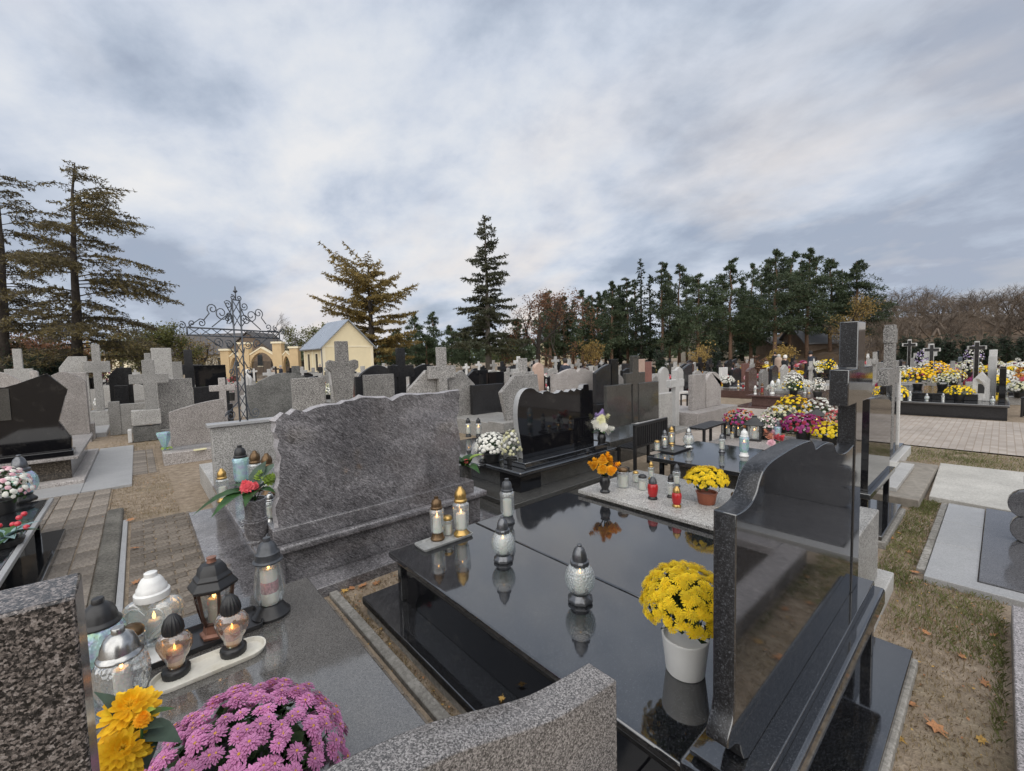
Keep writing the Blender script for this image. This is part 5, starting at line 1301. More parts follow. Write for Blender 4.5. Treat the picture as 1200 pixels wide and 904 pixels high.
# ---------------------------------------------------------------- headstones of the middle distance
def arc_pts(x0, x1, z0, rise, n=10):
    return [(x0 + (x1 - x0) * i / n, z0 + rise * math.sin(math.pi * i / n)) for i in range(n + 1)]
def outline(kind, x0, x1, z0, z1):
    w = x1 - x0; h = z1 - z0; c = (x0 + x1) / 2
    if kind == 'rect': top = [(x1, z1), (x0, z1)]
    elif kind == 'arch': top = arc_pts(x1, x0, z1 - 0.16 * h, 0.16 * h)
    elif kind == 'lowarch': top = arc_pts(x1, x0, z1 - 0.10 * h, 0.10 * h)
    elif kind == 'round': top = [(x1, z1 - 0.3 * w)] + [(c + w / 2 * math.cos(math.pi * i / 10), z1 - 0.4 * w + 0.4 * w * math.sin(math.pi * i / 10)) for i in range(11)]
    elif kind == 'gothic': top = [(x1, z1 - 0.35 * w), (x1 - 0.12 * w, z1 - 0.17 * w), (c, z1), (x0 + 0.12 * w, z1 - 0.17 * w), (x0, z1 - 0.35 * w)]
    elif kind == 'pointl': top = [(x1, z1 - 0.2 * w), (c + 0.1 * w, z1), (x0, z1 - 0.55 * w)]
    elif kind == 'pointr': top = [(x1, z1 - 0.5 * w), (c, z1), (x0, z1 - 0.25 * w)]
    elif kind == 'shoulder': top = [(x1, z1 - 0.22 * h), (x1 - 0.1 * w, z1 - 0.22 * h)] + arc_pts(x1 - 0.12 * w, x0 + 0.12 * w, z1 - 0.18 * h, 0.18 * h) + [(x0 + 0.1 * w, z1 - 0.22 * h), (x0, z1 - 0.22 * h)]
    elif kind == 'oct': return [(x0 + 0.14 * w, z0), (x1 - 0.05 * w, z0), (x1, z0 + 0.55 * h), (x1 - 0.05 * w, z1), (x0 + 0.36 * w, z1), (x0, z1 - 0.35 * h)]
    elif kind == 'taper': return [(c - 0.20 * w, z0), (c + 0.20 * w, z0), (c + 0.36 * w, z1 - 0.38 * h), (x1, z1 - 0.33 * h), (x1, z1 - 0.25 * h), (c + 0.40 * w, z1 - 0.23 * h), (c + 0.20 * w, z1 - 0.25 * h), (c + 0.19 * w, z1), (c - 0.19 * w, z1), (c - 0.20 * w, z1 - 0.25 * h), (c - 0.40 * w, z1 - 0.23 * h), (x0, z1 - 0.26 * h), (x0, z1 - 0.33 * h), (c - 0.36 * w, z1 - 0.38 * h)]
    elif kind == 'wave': top = [(x1, z1 - 0.1 * h), (x1 - 0.04 * w, z1 - 0.14 * h), (x1 - 0.1 * w, z1 - 0.10 * h), (x1 - 0.25 * w, z1 - 0.02 * h), (x1 - 0.38 * w, z1 - 0.01 * h), (x1 - 0.44 * w, z1 - 0.1 * h), (c, z1 - 0.02 * h), (x0 + 0.44 * w, z1), (x0 + 0.36 * w, z1 - 0.01 * h), (x0 + 0.25 * w, z1 - 0.05 * h), (x0 + 0.12 * w, z1 - 0.12 * h), (x0, z1 - 0.10 * h)]
    elif kind == 'slope': top = [(x1, z1), (x0 + 0.35 * w, z1), (x0, z1 - 0.2 * h)]
    elif kind == 'slopeup': top = [(x1, z1)] + [(x1 - w * i / 6, z1 - 0.22 * h * (i / 6) ** 1.6) for i in range(1, 7)]
    elif kind == 'cross':
        a = 0.16 * w if w > 0.3 else 0.2 * w
        return [(c - a, z0), (c + a, z0), (c + a, z1 - 0.42 * h), (x1, z1 - 0.42 * h), (x1, z1 - 0.25 * h), (c + a, z1 - 0.25 * h), (c + a, z1), (c - a, z1), (c - a, z1 - 0.25 * h), (x0, z1 - 0.25 * h), (x0, z1 - 0.42 * h), (c - a, z1 - 0.42 * h)]
    elif kind == 'latin':   # slim high cross
        a = 0.13 * w; ah = 0.14 * w
        return [(c - a, z0), (c + a, z0), (c + a, z1 - 0.62 * w), (x1, z1 - 0.62 * w), (x1, z1 - 0.62 * w + 2 * ah), (c + a, z1 - 0.62 * w + 2 * ah), (c + a, z1), (c - a, z1), (c - a, z1 - 0.62 * w + 2 * ah), (x0, z1 - 0.62 * w + 2 * ah), (x0, z1 - 0.62 * w), (c - a, z1 - 0.62 * w)]
    return [(x0, z0), (x1, z0)] + top
def stone_px(name, label, shapes, Y, base=None, bed=None, group=None, cat='headstone', thick=0.12):
    """a monument of the row at world y = Y; shapes: (kind, px left, px right, py top, z bottom, material[, dy[, part]])"""
    xs = []
    for sh in shapes:
        yy = Y + (sh[6] if len(sh) > 6 else 0)
        m = (sh[3] + 450) / 2
        xs += [gy(sh[1], m, yy).x, gy(sh[2], m, yy).x]
    cx = (min(xs) + max(xs)) / 2
    t = thing(name, label, cat, (cx, Y, 0), 0, group)
    for sh in shapes:
        kind, pl, pr, pt, zb, mat = sh[:6]; dy = sh[6] if len(sh) > 6 else 0.0; part = sh[7] if len(sh) > 7 else ('cross' if kind in ('cross', 'latin', 'taper') else 'headstone')
        yy = Y + dy; m = (pt + 450) / 2
        x0, x1 = gy(pl, m, yy).x - cx, gy(pr, m, yy).x - cx; z1 = gy((pl + pr) / 2, pt, yy).z
        MB().prism(outline(kind, x0, x1, zb, z1), dy, dy + (sh[8] if len(sh) > 8 else thick)).obj(part, G[mat], t, bevel=0.008, seg=1)
    if base:   # (px left, px right, z top, material, front overhang, depth behind)
        pl, pr, zt, mat, fo, bk = base
        x0, x1 = gy(pl, 470, Y).x - cx, gy(pr, 470, Y).x - cx
        MB().box(x0, x1, -fo, bk, -0.04, zt).obj('base', G[mat], t, bevel=0.01, seg=1)
    if bed:
        pl, pr, zt, mat, L = bed
        x0, x1 = gy(pl, 470, Y).x - cx, gy(pr, 470, Y).x - cx; y0 = (base[5] if base else 0.2) + 0.005
        MB().box(x0, x1, y0, y0 + L, -0.04, zt).obj('slab', G[mat], t, bevel=0.01, seg=1)
    return t
TZ, TC, TP, OS, BP, BK, WS = 'terrazzo', 'terrazzo_coarse', 'terrazzo_pink', 'old_stone', 'black_plain', 'black_polish', 'white_stone'
# left part
stone_px('stone_cross', 'grey stone cross rising above two rounded pink stones at the left edge', [('cross', 4, 38, 409, 0.3, TZ)], 17.5, (2, 40, 0.3, TZ, .15, .3))
stone_px('rounded_headstones', 'pair of low rounded pink terrazzo stones at the left edge', [('arch', -35, 26, 436, 0.2, TP), ('arch', 47, 100, 436, 0.2, TP), ('gothic', 35, 45, 434, 0.2, TP, .02, 'post')], 15.4, (-40, 104, 0.2, TP, .12, .3), (-30, 95, 0.16, TP, 1.6))
stone_px('cross_monument', 'tall grey stone cross joined to a slanted slab, before the larch trunk', [('slope', 69, 103, 418, 0.55, TZ), ('cross', 97, 129, 404, 0.55, TZ, -.14)], 18.6, (90, 133, 0.55, TZ, .3, .4), (90, 130, 0.3, TZ, 1.8))
stone_px('pink_headstone', 'broad pink terrazzo stone behind the angular black headstone', [('rect', 66, 101, 437, 0.3, TP)], 15.9, (70, 108, 0.42, TP, .12, .25), (72, 121, 0.12, 'grey_plate', 2.0))
stone_px('black_headstone', 'small black headstone right of the tall grey cross', [('slope', 127, 155, 431, 0.45, BP), ('rect', 133, 150, 452, 0.2, BP, -.1, 'plate')], 21, (122, 160, 0.45, BP, .15, .3))
stone_px('low_wall', 'low grey stone kerb wall left of the blocky cross', [('rect', 125, 139, 471, 0.0, TZ, -.03, 'post'), ('rect', 139, 172, 473, 0.0, TZ, 0, 'wall')], 16.2, cat='kerb wall')
stone_px('blocky_cross', 'blocky grey stone cross on two rough blocks behind the pink arched stone', [('cross', 150, 197, 422, 0.62, TZ, .05), ('rect', 152, 187, 481, 0.42, TZ, -.05, 'block', .3), ('rect', 153, 186, 500, 0.0, OS, -.02, 'block', .3), ('rect', 147, 152, 505, 0.0, WS, .0, 'block', .4)], 14.2)
stone_px('square_cross', 'pale square-armed stone cross with its top stepped, behind the blocky cross', [('rect', 178, 202, 408, 0.4, TZ), ('rect', 202.2, 214, 424, 1.5, TZ, 0, 'arm'), ('rect', 170, 177.8, 414, 1.7, TZ, 0, 'arm')], 15.8, (176, 206, 0.4, TZ, .1, .3))
stone_px('slab_headstone', 'upright grey terrazzo slab right of the blocky cross', [('rect', 184, 225, 444, 0.2, TC)], 14.7, (180, 230, 0.2, TZ, .1, .3), (182, 228, 0.3, TZ, 1.8))
stone_px('arched_headstone', 'pink terrazzo headstone with arched top near the metal cross', [('slopeup', 196, 262, 470, 0.30, TP)], 10.55, (186, 262, 0.22, TP, .22, .4), (188, 258, 0.22, TP, 1.9))
stone_px('black_cross', 'black stone cross left of the metal cross, in the back row', [('cross', 205, 237, 410, 0.3, BP)], 19.5, (200, 240, 0.3, BP, .2, .3))
stone_px('black_headstone', 'wide black slab headstone just left of the metal cross', [('rect', 228, 265, 428, 0.75, BK), ('rect', 226, 268, 453, 0.6, BP, -.05, 'ledge', .3)], 16.8, (222, 272, 0.6, BP, .1, .4))
stone_px('small_cross', 'small rounded pink stone cross close to the metal cross', [('latin', 245, 275, 443, 0.3, TP)], 11.4, (246, 275, 0.3, TP, .1, .3), (240, 280, 0.2, TP, 1.6))
stone_px('weathered_headstone', 'wide weathered grey headstone with wavy top right of the metal cross', [('shoulder', 289, 375, 437, 0.35, OS), ('rect', 343, 352, 429, 1.3, OS, .04, 'post', .1)], 12.4, (280, 380, 0.35, OS, .15, .3), (285, 375, 0.25, OS, 1.8))
stone_px('grey_headstone', 'square speckled headstone left of the tapered cross', [('rect', 342, 381, 443, 0.2, TC)], 10.2, (330, 384, 0.3, TZ, .1, .3), (335, 382, 0.25, TZ, 1.8))
stone_px('tapered_cross', 'tall tapered speckled stone cross in front of the cottage', [('taper', 383, 420, 400, 0.5, TC)], 9.9, (392, 418, 0.6, TC, .12, .3), (385, 425, 0.3, TC, 1.8))
stone_px('black_arch_headstone', 'black arched headstone right of the tapered cross', [('shoulder', 416, 468, 428, 0.3, BP)], 12.2, (412, 472, 0.3, BP, .15, .3))
stone_px('grey_headstone', 'low square speckled headstone before the black arched one', [('rect', 427, 462, 439, 0.2, TC)], 10.4, (420, 468, 0.4, TZ, .1, .3), (425, 465, 0.3, TZ, 1.8))
stone_px('black_cross', 'big black stone cross above the violet headstone', [('cross', 456, 485, 408, 0.3, BP)], 10.9, (450, 490, 0.3, BP, .15, .3))
stone_px('black_arch_headstone', 'second black arched headstone, behind the pointed stones', [('arch', 481, 517, 427, 0.3, BP)], 13.6, (478, 520, 0.3, BP, .15, .3))
stone_px('pointed_stones', 'two pointed speckled stones with a grey cross between them', [('pointl', 478, 514, 434, 0.3, TC), ('cross', 503, 534, 407, 0.3, TC, -.16), ('pointr', 526, 557, 434, 0.3, TC)], 9.4, (470, 565, 0.3, TZ, .3, .3), (475, 560, 0.3, TZ, 1.9))
stone_px('open_book_headstone', 'black headstone like an open book behind the white flowers', [('slope', 546, 572, 434, 0.5, BK), ('rect', 573, 591, 436, 0.5, BK, .02)], 10.4, (543, 594, 0.5, BP, .15, .3), (545, 592, 0.35, BP, 1.9))
stone_px('chamfered_headstone', 'chamfered speckled stone with a short cross behind it, left of the curved black headstone', [('oct', 587, 632, 440, 0.4, TC), ('cross', 603, 626, 420, 0.5, TC, .2)], 7.4, (582, 640, 0.42, TZ, .2, .35), (585, 638, 0.36, TZ, 1.8))
stone_px('peach_obelisk', 'slim pointed peach-coloured stone above the curved black headstone', [('gothic', 627, 637.5, 425, 0.2, 'peach_stone')], 9.2, (622, 642, 0.25, 'peach_stone', .1, .25))
stone_px('wavy_headstone', 'pale pink headstone with two curled crests behind the curved black one', [('wave', 648, 698, 432, 0.3, TP)], 8.6, (645, 702, 0.3, TP, .15, .3))
stone_px('dark_headstone', 'dark headstone of two slabs, one curved, behind the flower vase', [('slopeup', 698, 716, 427, 0.4, BP), ('rect', 717, 725, 421, 0.4, BP)], 8.0, (695, 730, 0.4, BP, .15, .3))
stone_px('red_headstone', 'pair of peach and red stone slabs behind the dark cross', [('rect', 749, 756, 421, 0.3, 'peach_stone'), ('rect', 756.5, 764, 424, 0.3, 'red_stone', .05)], 8.2, (745, 768, 0.3, 'red_stone', .1, .3))
stone_px('double_headstone', 'dark mirror-polished double headstone with a cross in its middle, behind the slatted bench', [('rect', 711, 740, 451, 0.55, 'dark_granite'), ('rect', 749, 772, 448, 0.55, 'dark_granite'), ('cross', 734, 756, 417, 0.55, 'dark_granite', .02)], 4.55, (700, 778, 0.40, 'dark_granite', .25, .4), (702, 776, 0.36, 'dark_granite', 1.9), thick=0.07)
stone_px('pale_slab_headstone', 'narrow pale terrazzo slab with a white cross beside it, behind the flat bench', [('rect', 773.5, 788, 461, 0.1, TZ), ('latin', 786, 802, 434, 0.1, WS, .12)], 5.0, (770, 806, 0.1, TZ, .15, .3), (772, 804, 0.25, TZ, 1.6))
stone_px('twin_headstone', 'pale pink twin headstone with one rounded shoulder on a long base', [('rect', 812, 827, 439, 0.42, TP), ('round', 828, 845, 436, 0.42, TP)], 5.05, (801, 849, 0.42, TP, .35, .4), (803, 848, 0.3, TP, 1.6))
stone_px('gable_stone', 'two small white gable-topped stones behind the flat bench', [('gothic', 774, 784, 430, 0.3, WS), ('gothic', 792, 801, 430, 0.3, WS)], 8.6, (770, 804, 0.3, WS, .1, .3))

# ---------------------------------------------------------------- terrazzo wall with the wrought iron cross
def iron_cross():
    TURN = R(-28)
    Y = 6.45
    x0, x1 = gy(250, 540, Y).x, gy(343, 540, Y).x; cx = (x0 + x1) / 2
    zt = gy(300, 496, Y).z
    t = thing('iron_cross_grave', 'terrazzo wall carrying a tall openwork grey iron cross with scrolls', 'grave', (cx, Y, 0))
    MB().box(x0 - cx, x1 - cx, 0, 0.14, -0.04, zt).obj('wall', G[TZ], t, bevel=0.01)
    MB().box(x0 - cx - 0.04, x1 - cx + 0.04, -0.04, 0.18, zt, zt + 0.04).obj('coping', G['grey_plate'], t, bevel=0.006)
    MB().box(x0 - cx, x1 - cx, 0.15, 1.9, -0.04, 0.3).obj('bed', G[TZ], t, bevel=0.01)
    c = gy(286, 497, Y + .07).x - cx; zb = zt + 0.04; top = gy(280, 352, Y + .07).z; za = gy(282, 395, Y + .07).z; zb2 = gy(282, 387, Y + .07).z
    y = 0.07; r = 0.011; w = 0.052
    class TB(MB):
        def obj(s, *a, **k):
            ct, st = math.cos(TURN), math.sin(TURN)
            s.v = [(c + (q[0] - c) * ct + (q[1] - y) * st, y - (q[0] - c) * -st * -1 + (q[1] - y) * ct, q[2]) for q in s.v]
            return MB.obj(s, *a, **k)
    for s in (-1, 1): TB().tube([(c + s * w, y, zb), (c + s * w, y, top)], r, 6).obj('post', G['iron_grey'], t, smooth=180)
    al = 0.62
    for z in (za, zb2): TB().tube([(c - al, y, z), (c + al, y, z)], r * 0.9, 6).obj('arm_rod', G['iron_grey'], t, smooth=180)
    for s in (-1, 1): TB().tube([(c + s * al, y, za - 0.01), (c + s * al, y, zb2 + 0.01)], r * 0.8, 6).obj('end_rod', G['iron_grey'], t, smooth=180)
    lat = TB()
    n = 9; hz = (top - zb) / n
    for k in range(n):
        z = zb + k * hz
        if za - 0.05 < z + hz / 2 < zb2 + 0.05: continue
        lat.tube([(c - w, y, z), (c + w, y, z + hz)], r * 0.5, 4); lat.tube([(c + w, y, z), (c - w, y, z + hz)], r * 0.5, 4)
    for s in (-1, 1):
        for k in range(4):
            xx = c + s * (w + 0.02 + k * 0.135)
            lat.tube([(xx, y, za), (xx + s * 0.13, y, zb2)], r * 0.45, 4); lat.tube([(xx + s * 0.13, y, za), (xx, y, zb2)], r * 0.45, 4)
    lat.tube([(c - w, y, top), (c + w, y, top)], r * .8, 5)
    lat.obj('lattice', G['iron_grey'], t, smooth=180)
    def spiral(x, z, r0, turns, a0, d=1, tail=None):
        n = int(10 * turns); pts = [(x + r0 * (0.22 + 0.78 * i / n) * math.cos(a0 + d * 2 * math.pi * turns * i / n), y, z + r0 * (0.22 + 0.78 * i / n) * math.sin(a0 + d * 2 * math.pi * turns * i / n)) for i in range(n + 1)]
        if tail: pts.append((tail[0], y, tail[1]))
        TB().tube(pts, 0.0065, 5).obj('scroll', G['iron_grey'], t, smooth=180)
    hz_ = zb2 - za
    for s in (-1, 1):
        D = -s
        spiral(c + s * 0.20, zb2 + 0.20, 0.09, 1.5, 0 if s > 0 else math.pi, D, (c + s * 0.33, zb2 + 0.02))
        spiral(c + s * 0.31, zb2 + 0.24, 0.07, 1.4, math.pi / 2, D, (c + s * 0.42, zb2 + 0.1))
        spiral(c + s * 0.12, zb2 + 0.13, 0.06, 1.3, 0, -D, (c + s * w, zb2 + 0.32))
        spiral(c + s * 0.45, zb2 + 0.06, 0.05, 1.3, 0, D, (c + s * 0.60, zb2 + 0.01))
        spiral(c + s * 0.56, zb2 + 0.05, 0.04, 1.2, math.pi, D)
        spiral(c + s * (al + 0.05), zb2 + 0.02, 0.045, 1.3, 0, D)
        spiral(c + s * 0.13, za - 0.10, 0.06, 1.4, 0, D, (c + s * w, za - 0.24))
        spiral(c + s * 0.27, za - 0.08, 0.07, 1.4, math.pi / 2, -D, (c + s * 0.42, za - 0.01))
        spiral(c + s * 0.12, za - 0.45, 0.05, 1.3, 0, -D, (c + s * w, za - 0.30))
        spiral(c + s * 0.11, top - 0.07, 0.055, 1.4, 0, D, (c + s * w, top - 0.24))
        spiral(c + s * 0.10, top - 0.22, 0.05, 1.3, math.pi, -D, (c + s * w, top - 0.34))
        spiral(c + s * 0.045, top + 0.03, 0.035, 1.3, 0, D)
        spiral(c + s * 0.17, zb + 0.09, 0.075, 1.5, 0, D, (c + s * w, zb + 0.26))
    TB().tube([(c, y, top), (c, y, top + 0.10)], r * .7, 5).obj('spike', G['iron_grey'], t, smooth=180)
    TB().lathe([(0, 0), (0.028, 0.03), (0.012, 0.05), (0.006, 0.09), (0, 0.10)], 8, (c, y, top + 0.08)).obj('finial', G['iron_grey'], t, smooth=60)
iron_cross()

# ---------------------------------------------------------------- curved black tomb behind the double tomb
def curved_tomb():
    ox, oy = 4.5, 5.0
    t = thing('curved_tomb', 'black granite tomb with curved-sided headstone in the second row', 'tomb', (ox, oy, 0))
    def P(name, mb, mat='black_granite', bev=0.006, seg=2):
        mb.v = [(x - ox, y - oy, z) for (x, y, z) in mb.v]
        return mb.obj(name, [G[m] for m in mat] if isinstance(mat, tuple) else G[mat], t, bevel=bev, seg=seg)
    P('foundation', MB().box(2.97, 5.62, 3.46, 6.4, -0.05, 0.07), 'dark_granite', 0.01)
    P('step', MB().box(3.22, 5.60, 3.72, 6.35, 0.07, 0.13), 'dark_granite')
    P('wall', MB().box(3.62, 5.45, 4.02, 6.2, 0.13, 0.36), 'dark_granite', 0.003)
    P('wall', MB().box(3.58, 3.95, 3.99, 4.4, 0.13, 0.359), 'black_polish', 0.003)
    P('ledge', MB().box(3.50, 5.55, 3.90, 4.62, 0.36, 0.42), 'black_granite', 0.02, 3)
    P('slab', MB().box(3.40, 5.58, 4.625, 6.3, 0.36, 0.42), 'black_granite', 0.02, 3)
    P('upper_tier', MB().box(3.66, 5.40, 3.98, 4.42, 0.42, 0.50), 'black_granite', 0.01)
    left = [(3.80, 0.50), (3.79, 0.62), (3.765, 0.76), (3.735, 0.95), (3.725, 1.12), (3.745, 1.26), (3.79, 1.36), (3.87, 1.425), (3.96, 1.44), (4.04, 1.42), (4.10, 1.38), (4.17, 1.36)]
    top = [(4.20, 1.34), (4.22, 1.375), (4.30, 1.38), (4.36, 1.35), (4.44, 1.33), (4.52, 1.335), (4.58, 1.37), (4.64, 1.34), (4.72, 1.33), (4.78, 1.365), (4.86, 1.33), (4.92, 1.37), (5.0, 1.34), (5.06, 1.36), (5.08, 1.42), (5.20, 1.42), (5.21, 1.33), (5.30, 1.32)]
    P('headstone', MB().prism(spline(left, 3) + top + [(5.31, 0.50)], 4.17, 4.27, mi=0, mside=1), ('black_polish', 'grey_plate'), 0.004)
curved_tomb()
WB = big_bloom('petal_white', 0.06); CB = big_bloom('petal_cream', 0.06); PB = big_bloom('petal_lilac', 0.045)
p = gy(694, 520, 4.12)
hd = [(WB, (-0.05, -0.06, 0.32), (-.3, -.8, .4), 1), (WB, (0.04, -0.08, 0.27), (.3, -.8, .3), 1), (CB, (-0.04, -0.02, 0.42), (-.3, -.5, .8), 1), (CB, (0.07, 0.0, 0.42), (.5, -.5, .7), 1), (PB, (0.02, 0.03, 0.48), (0, -.3, 1), 1), (PB, (0.08, 0.05, 0.50), (.3, 0, 1), 1), (PB, (-0.02, 0.06, 0.45), (-.2, .3, 1), 1), (WB, (-0.1, 0.03, 0.36), (-.8, 0, .5), 1)]
bouquet('black vase of white and lilac flowers right of the curved black headstone', (5.44, 4.12, 0.421), [(a_, b__, Vector(c_).normalized(), s_ * 1.5) for a_, b__, c_, s_ in hd], stem_h=0.2, potbuild=vase_profile(1.3), leaves=[((0, 0, 0.2), (math.cos(k), math.sin(k), 0.5), 0.2, 0.04, 'leaf_green', 0.3) for k in range(0, 7)], name='flower_vase', cat='flower vase')
mum_px('white potted chrysanthemums left of the curved black headstone', 577, 541, 0.42, 44, 36, ['petal_white'], n=150, bs=0.055, ph=0.12)
mum_px('cream flowers touching the curved edge of the black headstone', 600, 545, 0.42, 26, 44, ['petal_cream', 'petal_white'], n=70, bs=0.05, ph=0.1)
put('bell', 'low clear glass lantern on the near corner of the curved tomb', 566, 541, 0.421, 520, lit=False)
put('tall', 'black-capped candle behind the white chrysanthemums', 561, 512, 0.42, 490, cap='cap_black')
put('tall', 'second black-capped candle behind the white chrysanthemums', 549, 512, 0.42, 490, cap='cap_black')

# ---------------------------------------------------------------- right hand block beyond the brick path
def right_block():
    t = thing('brown_grave', 'wide polished brown granite grave beyond the brick path', 'grave', (16.3, 4.3, 0))
    MB().box(-1.35, 2.2, -1.35, 1.55, -0.04, 0.06).obj('plate', G['brown_granite'], t, bevel=0.01)
    MB().box(-1.0, 2.1, -1.2, 1.15, 0.06, 0.36).obj('wall', G['brown_granite'], t, bevel=0.01)
    MB().box(-1.1, 2.2, -1.28, 1.30, 0.36, 0.42).obj('slab', G['brown_granite'], t, bevel=0.012)
    MB().box(-0.2, 2.0, 0.2, 0.9, 0.42, 0.52).obj('step', G[TZ], t, bevel=0.01)
    MB().box(-0.6, -0.42, -1.1, -0.95, 0.42, 1.0).obj('pillar', G['brown_granite'], t, bevel=0.01)
    t = thing('wide_black_grave', 'wide black granite grave heaped with flowers at right, beyond the brick path', 'grave', (17.6, 1.3, 0))
    MB().box(-1.7, 2.4, -1.42, 1.5, -0.04, 0.32).obj('base', G['black_plain'], t, bevel=0.01)
    MB().box(-1.8, 2.5, -1.45, 1.6, 0.32, 0.38).obj('slab', G['black_granite'], t, bevel=0.012)
    MB().box(-0.8, 2.4, -0.9, 1.2, 0.38, 0.55).obj('upper_slab', G['black_plain'], t, bevel=0.012)
    MB().box(-1.0, 0.6, -1.38, -1.26, 0.381, 1.25).obj('side_slab', G['black_polish'], t, bevel=0.01)
    for (x, h, m) in ((0.9, 1.72, 'white_stone'), (1.4, 1.5, 'grey_granite'), (0.2, 1.55, 'white_stone')):
        MB().box(x, x + 0.16, -1.2, -1.04, 0.381, h).obj('pillar', G[m], t, bevel=0.01)
    l = thing('house_lantern', 'pale house-shaped stone lantern on the wide black grave', 'lantern', (17.0, 0.35, 0.382))
    MB().prism([(-0.16, 0), (0.16, 0), (0.16, 0.55), (0, 0.78), (-0.16, 0.55)], -0.16, 0.16, axis='x').obj('body', G['white_stone'], l, bevel=0.008)
    MB().box(-0.167, -0.161, -0.06, 0.06, 0.2, 0.45).obj('opening', G['dark_opening'], l)
    for k, (px, y0) in enumerate(((1068, 0), (1092, 0), (1142, 0))):
        pass
right_block()
stone_px('grey_cross', 'white-edged stone cross behind the wide black grave, left of the lilac flowers', [('cross', 1086, 1098, 403, 0.3, WS)], 2.6, (1085, 1100, 0.3, WS, .1, .3))
def open_cross(label, x, y, h, w, rz):
    t = thing('outlined_cross', label, 'cross', (x, y, 0), rz)
    MB().prism(outline('latin', -w / 2, w / 2, 0.0, h), -0.07, 0.07).obj('frame', G[WS], t, bevel=0.01, seg=1)
    MB().prism(outline('latin', -w * 0.40, w * 0.40, 0.6, h - 0.05), -0.085, -0.071).obj('inlay', G['black_plain'], t)
    MB().box(-w / 2, w / 2, -0.12, 0.2, -0.04, 0.45).obj('base', G[TZ], t, bevel=0.01)
for (px, py, d, lab) in ((1066, 398, 20, 'white outlined stone cross before the dark conifers, leftmost of three'), (1092, 403, 17.5, 'white outlined stone cross above the lilac flowers'), (1145, 400, 16.5, 'white outlined stone cross above the house-shaped lantern')):
    q = gd(px, py, d); open_cross(lab, q.x, q.y, q.z, 0.52, -YAW - R(42))
RB_M = [(1043, 474, .38, 34, 26, ['petal_yellow'], 'yellow chrysanthemums at the left end of the wide black grave'), (1075, 456, .55, 36, 26, ['petal_yellow', 'petal_gold'], 'large yellow and gold chrysanthemums on the wide black grave'), (1097, 446, .55, 28, 24, ['petal_gold'], 'golden flowers in the middle of the wide black grave'), (1124, 469, .38, 28, 18, ['petal_yellow'], 'yellow chrysanthemums in a white bowl at the front of the wide black grave'),
        (1104, 457, .55, 26, 20, ['petal_white', 'petal_cream'], 'white chrysanthemums beside the golden flowers'), (1117, 452, .55, 24, 20, ['petal_cream', 'petal_yellow'], 'cream chrysanthemums behind the white bowl'), (1060, 446, .55, 24, 18, ['petal_white'], 'white flowers left of the large yellow chrysanthemums'), (1088, 440, .55, 26, 18, ['petal_white'], 'white flowers behind the golden ones'),
        (1135, 441, .55, 26, 20, ['petal_white', 'petal_cream'], 'white flowers under the house lantern roof line'), (1144, 468, .38, 22, 18, ['petal_cream'], 'cream flowers beside the white crescent'), (1082, 430, .55, 16, 22, ['petal_lilac', 'petal_white'], 'lilac and white flowers under the outlined cross'), (1141, 426, .55, 18, 22, ['petal_lilac', 'petal_white'], 'lilac flowers right of the pillars'), (1050, 450, .55, 22, 18, ['petal_cream', 'petal_white'], 'cream flowers at the back of the wide black grave'), (1110, 442, .55, 20, 14, ['petal_rose', 'petal_palepink'], 'rose flowers between the white ones')]
for (x, y, z, w, h, pe, lab) in RB_M: mum_px(lab, x, y, z, w, h, pe, n=80, nl=70)
mum_px('white globe of chrysanthemums on the brown granite grave', 929, 461, .42, 26, 26, ['petal_white'], n=110)
mum_px('green and yellow plant below the white globe of chrysanthemums', 930, 463, .42, 30, 18, ['petal_yellow', 'petal_cream'], n=26, nl=240)
mum_px('tiered white chrysanthemums at the right end of the brown grave', 958, 466, .42, 18, 25, ['petal_white'], n=90)
mum_px('yellow chrysanthemums on a brown pedestal near the walking visitors', 969, 438, .9, 20, 18, ['petal_yellow'], n=60)
for (x, y, yt, k, lab) in ((893, 462, 449, 'tall', 'red-tinted lantern on the brown granite grave'), (885, 462, 452, 'tall', 'white lantern at the left end of the brown granite grave'), (905, 462, 446, 'tall', 'tall white candle lantern on the brown granite grave'), (912, 459, 444, 'tall', 'second white lantern in the middle of the brown granite grave'), (943, 461, 450, 'jar', 'glass jar right of the white globe flowers'), (948, 461, 451, 'jar', 'rightmost glass jar on the brown granite grave')):
    put(k, lab, x, y, 0.42, yt, cap='cap_white' if 'white' in lab else None, glass='glass_red' if 'red' in lab else None, lit=False)
for (x, y, yt, k, lab) in ((1066, 470, 458, 'tall', 'clear candle at the front edge of the wide black grave'), (1055, 470, 461, 'votive', 'gold votive at the front edge of the wide black grave'), (1086, 470, 461, 'globe', 'round white glass lantern at the front of the wide black grave'), (1105, 471, 461, 'tall', 'short white lantern left of the white bowl'), (1163, 473, 464, 'globe', 'glass globe at the right end of the wide black grave')):
    put(k, lab, x, y, 0.382, yt, cap='cap_silver', lit=False)
p = gz(1148, 470, .382)
t = thing('crescent_ornament', 'white crescent-shaped ornament on the wide black grave', 'ornament', (p.x, p.y, .383), -YAW)
MB().prism([(0.05, 0), (0.22, 0.02), (0.27, 0.16), (0.22, 0.34), (0.06, 0.52), (-0.10, 0.60), (0.06, 0.42), (0.10, 0.26), (0.06, 0.12)], -0.05, 0.05).obj('crescent', G['white_stone'], t, bevel=0.015)
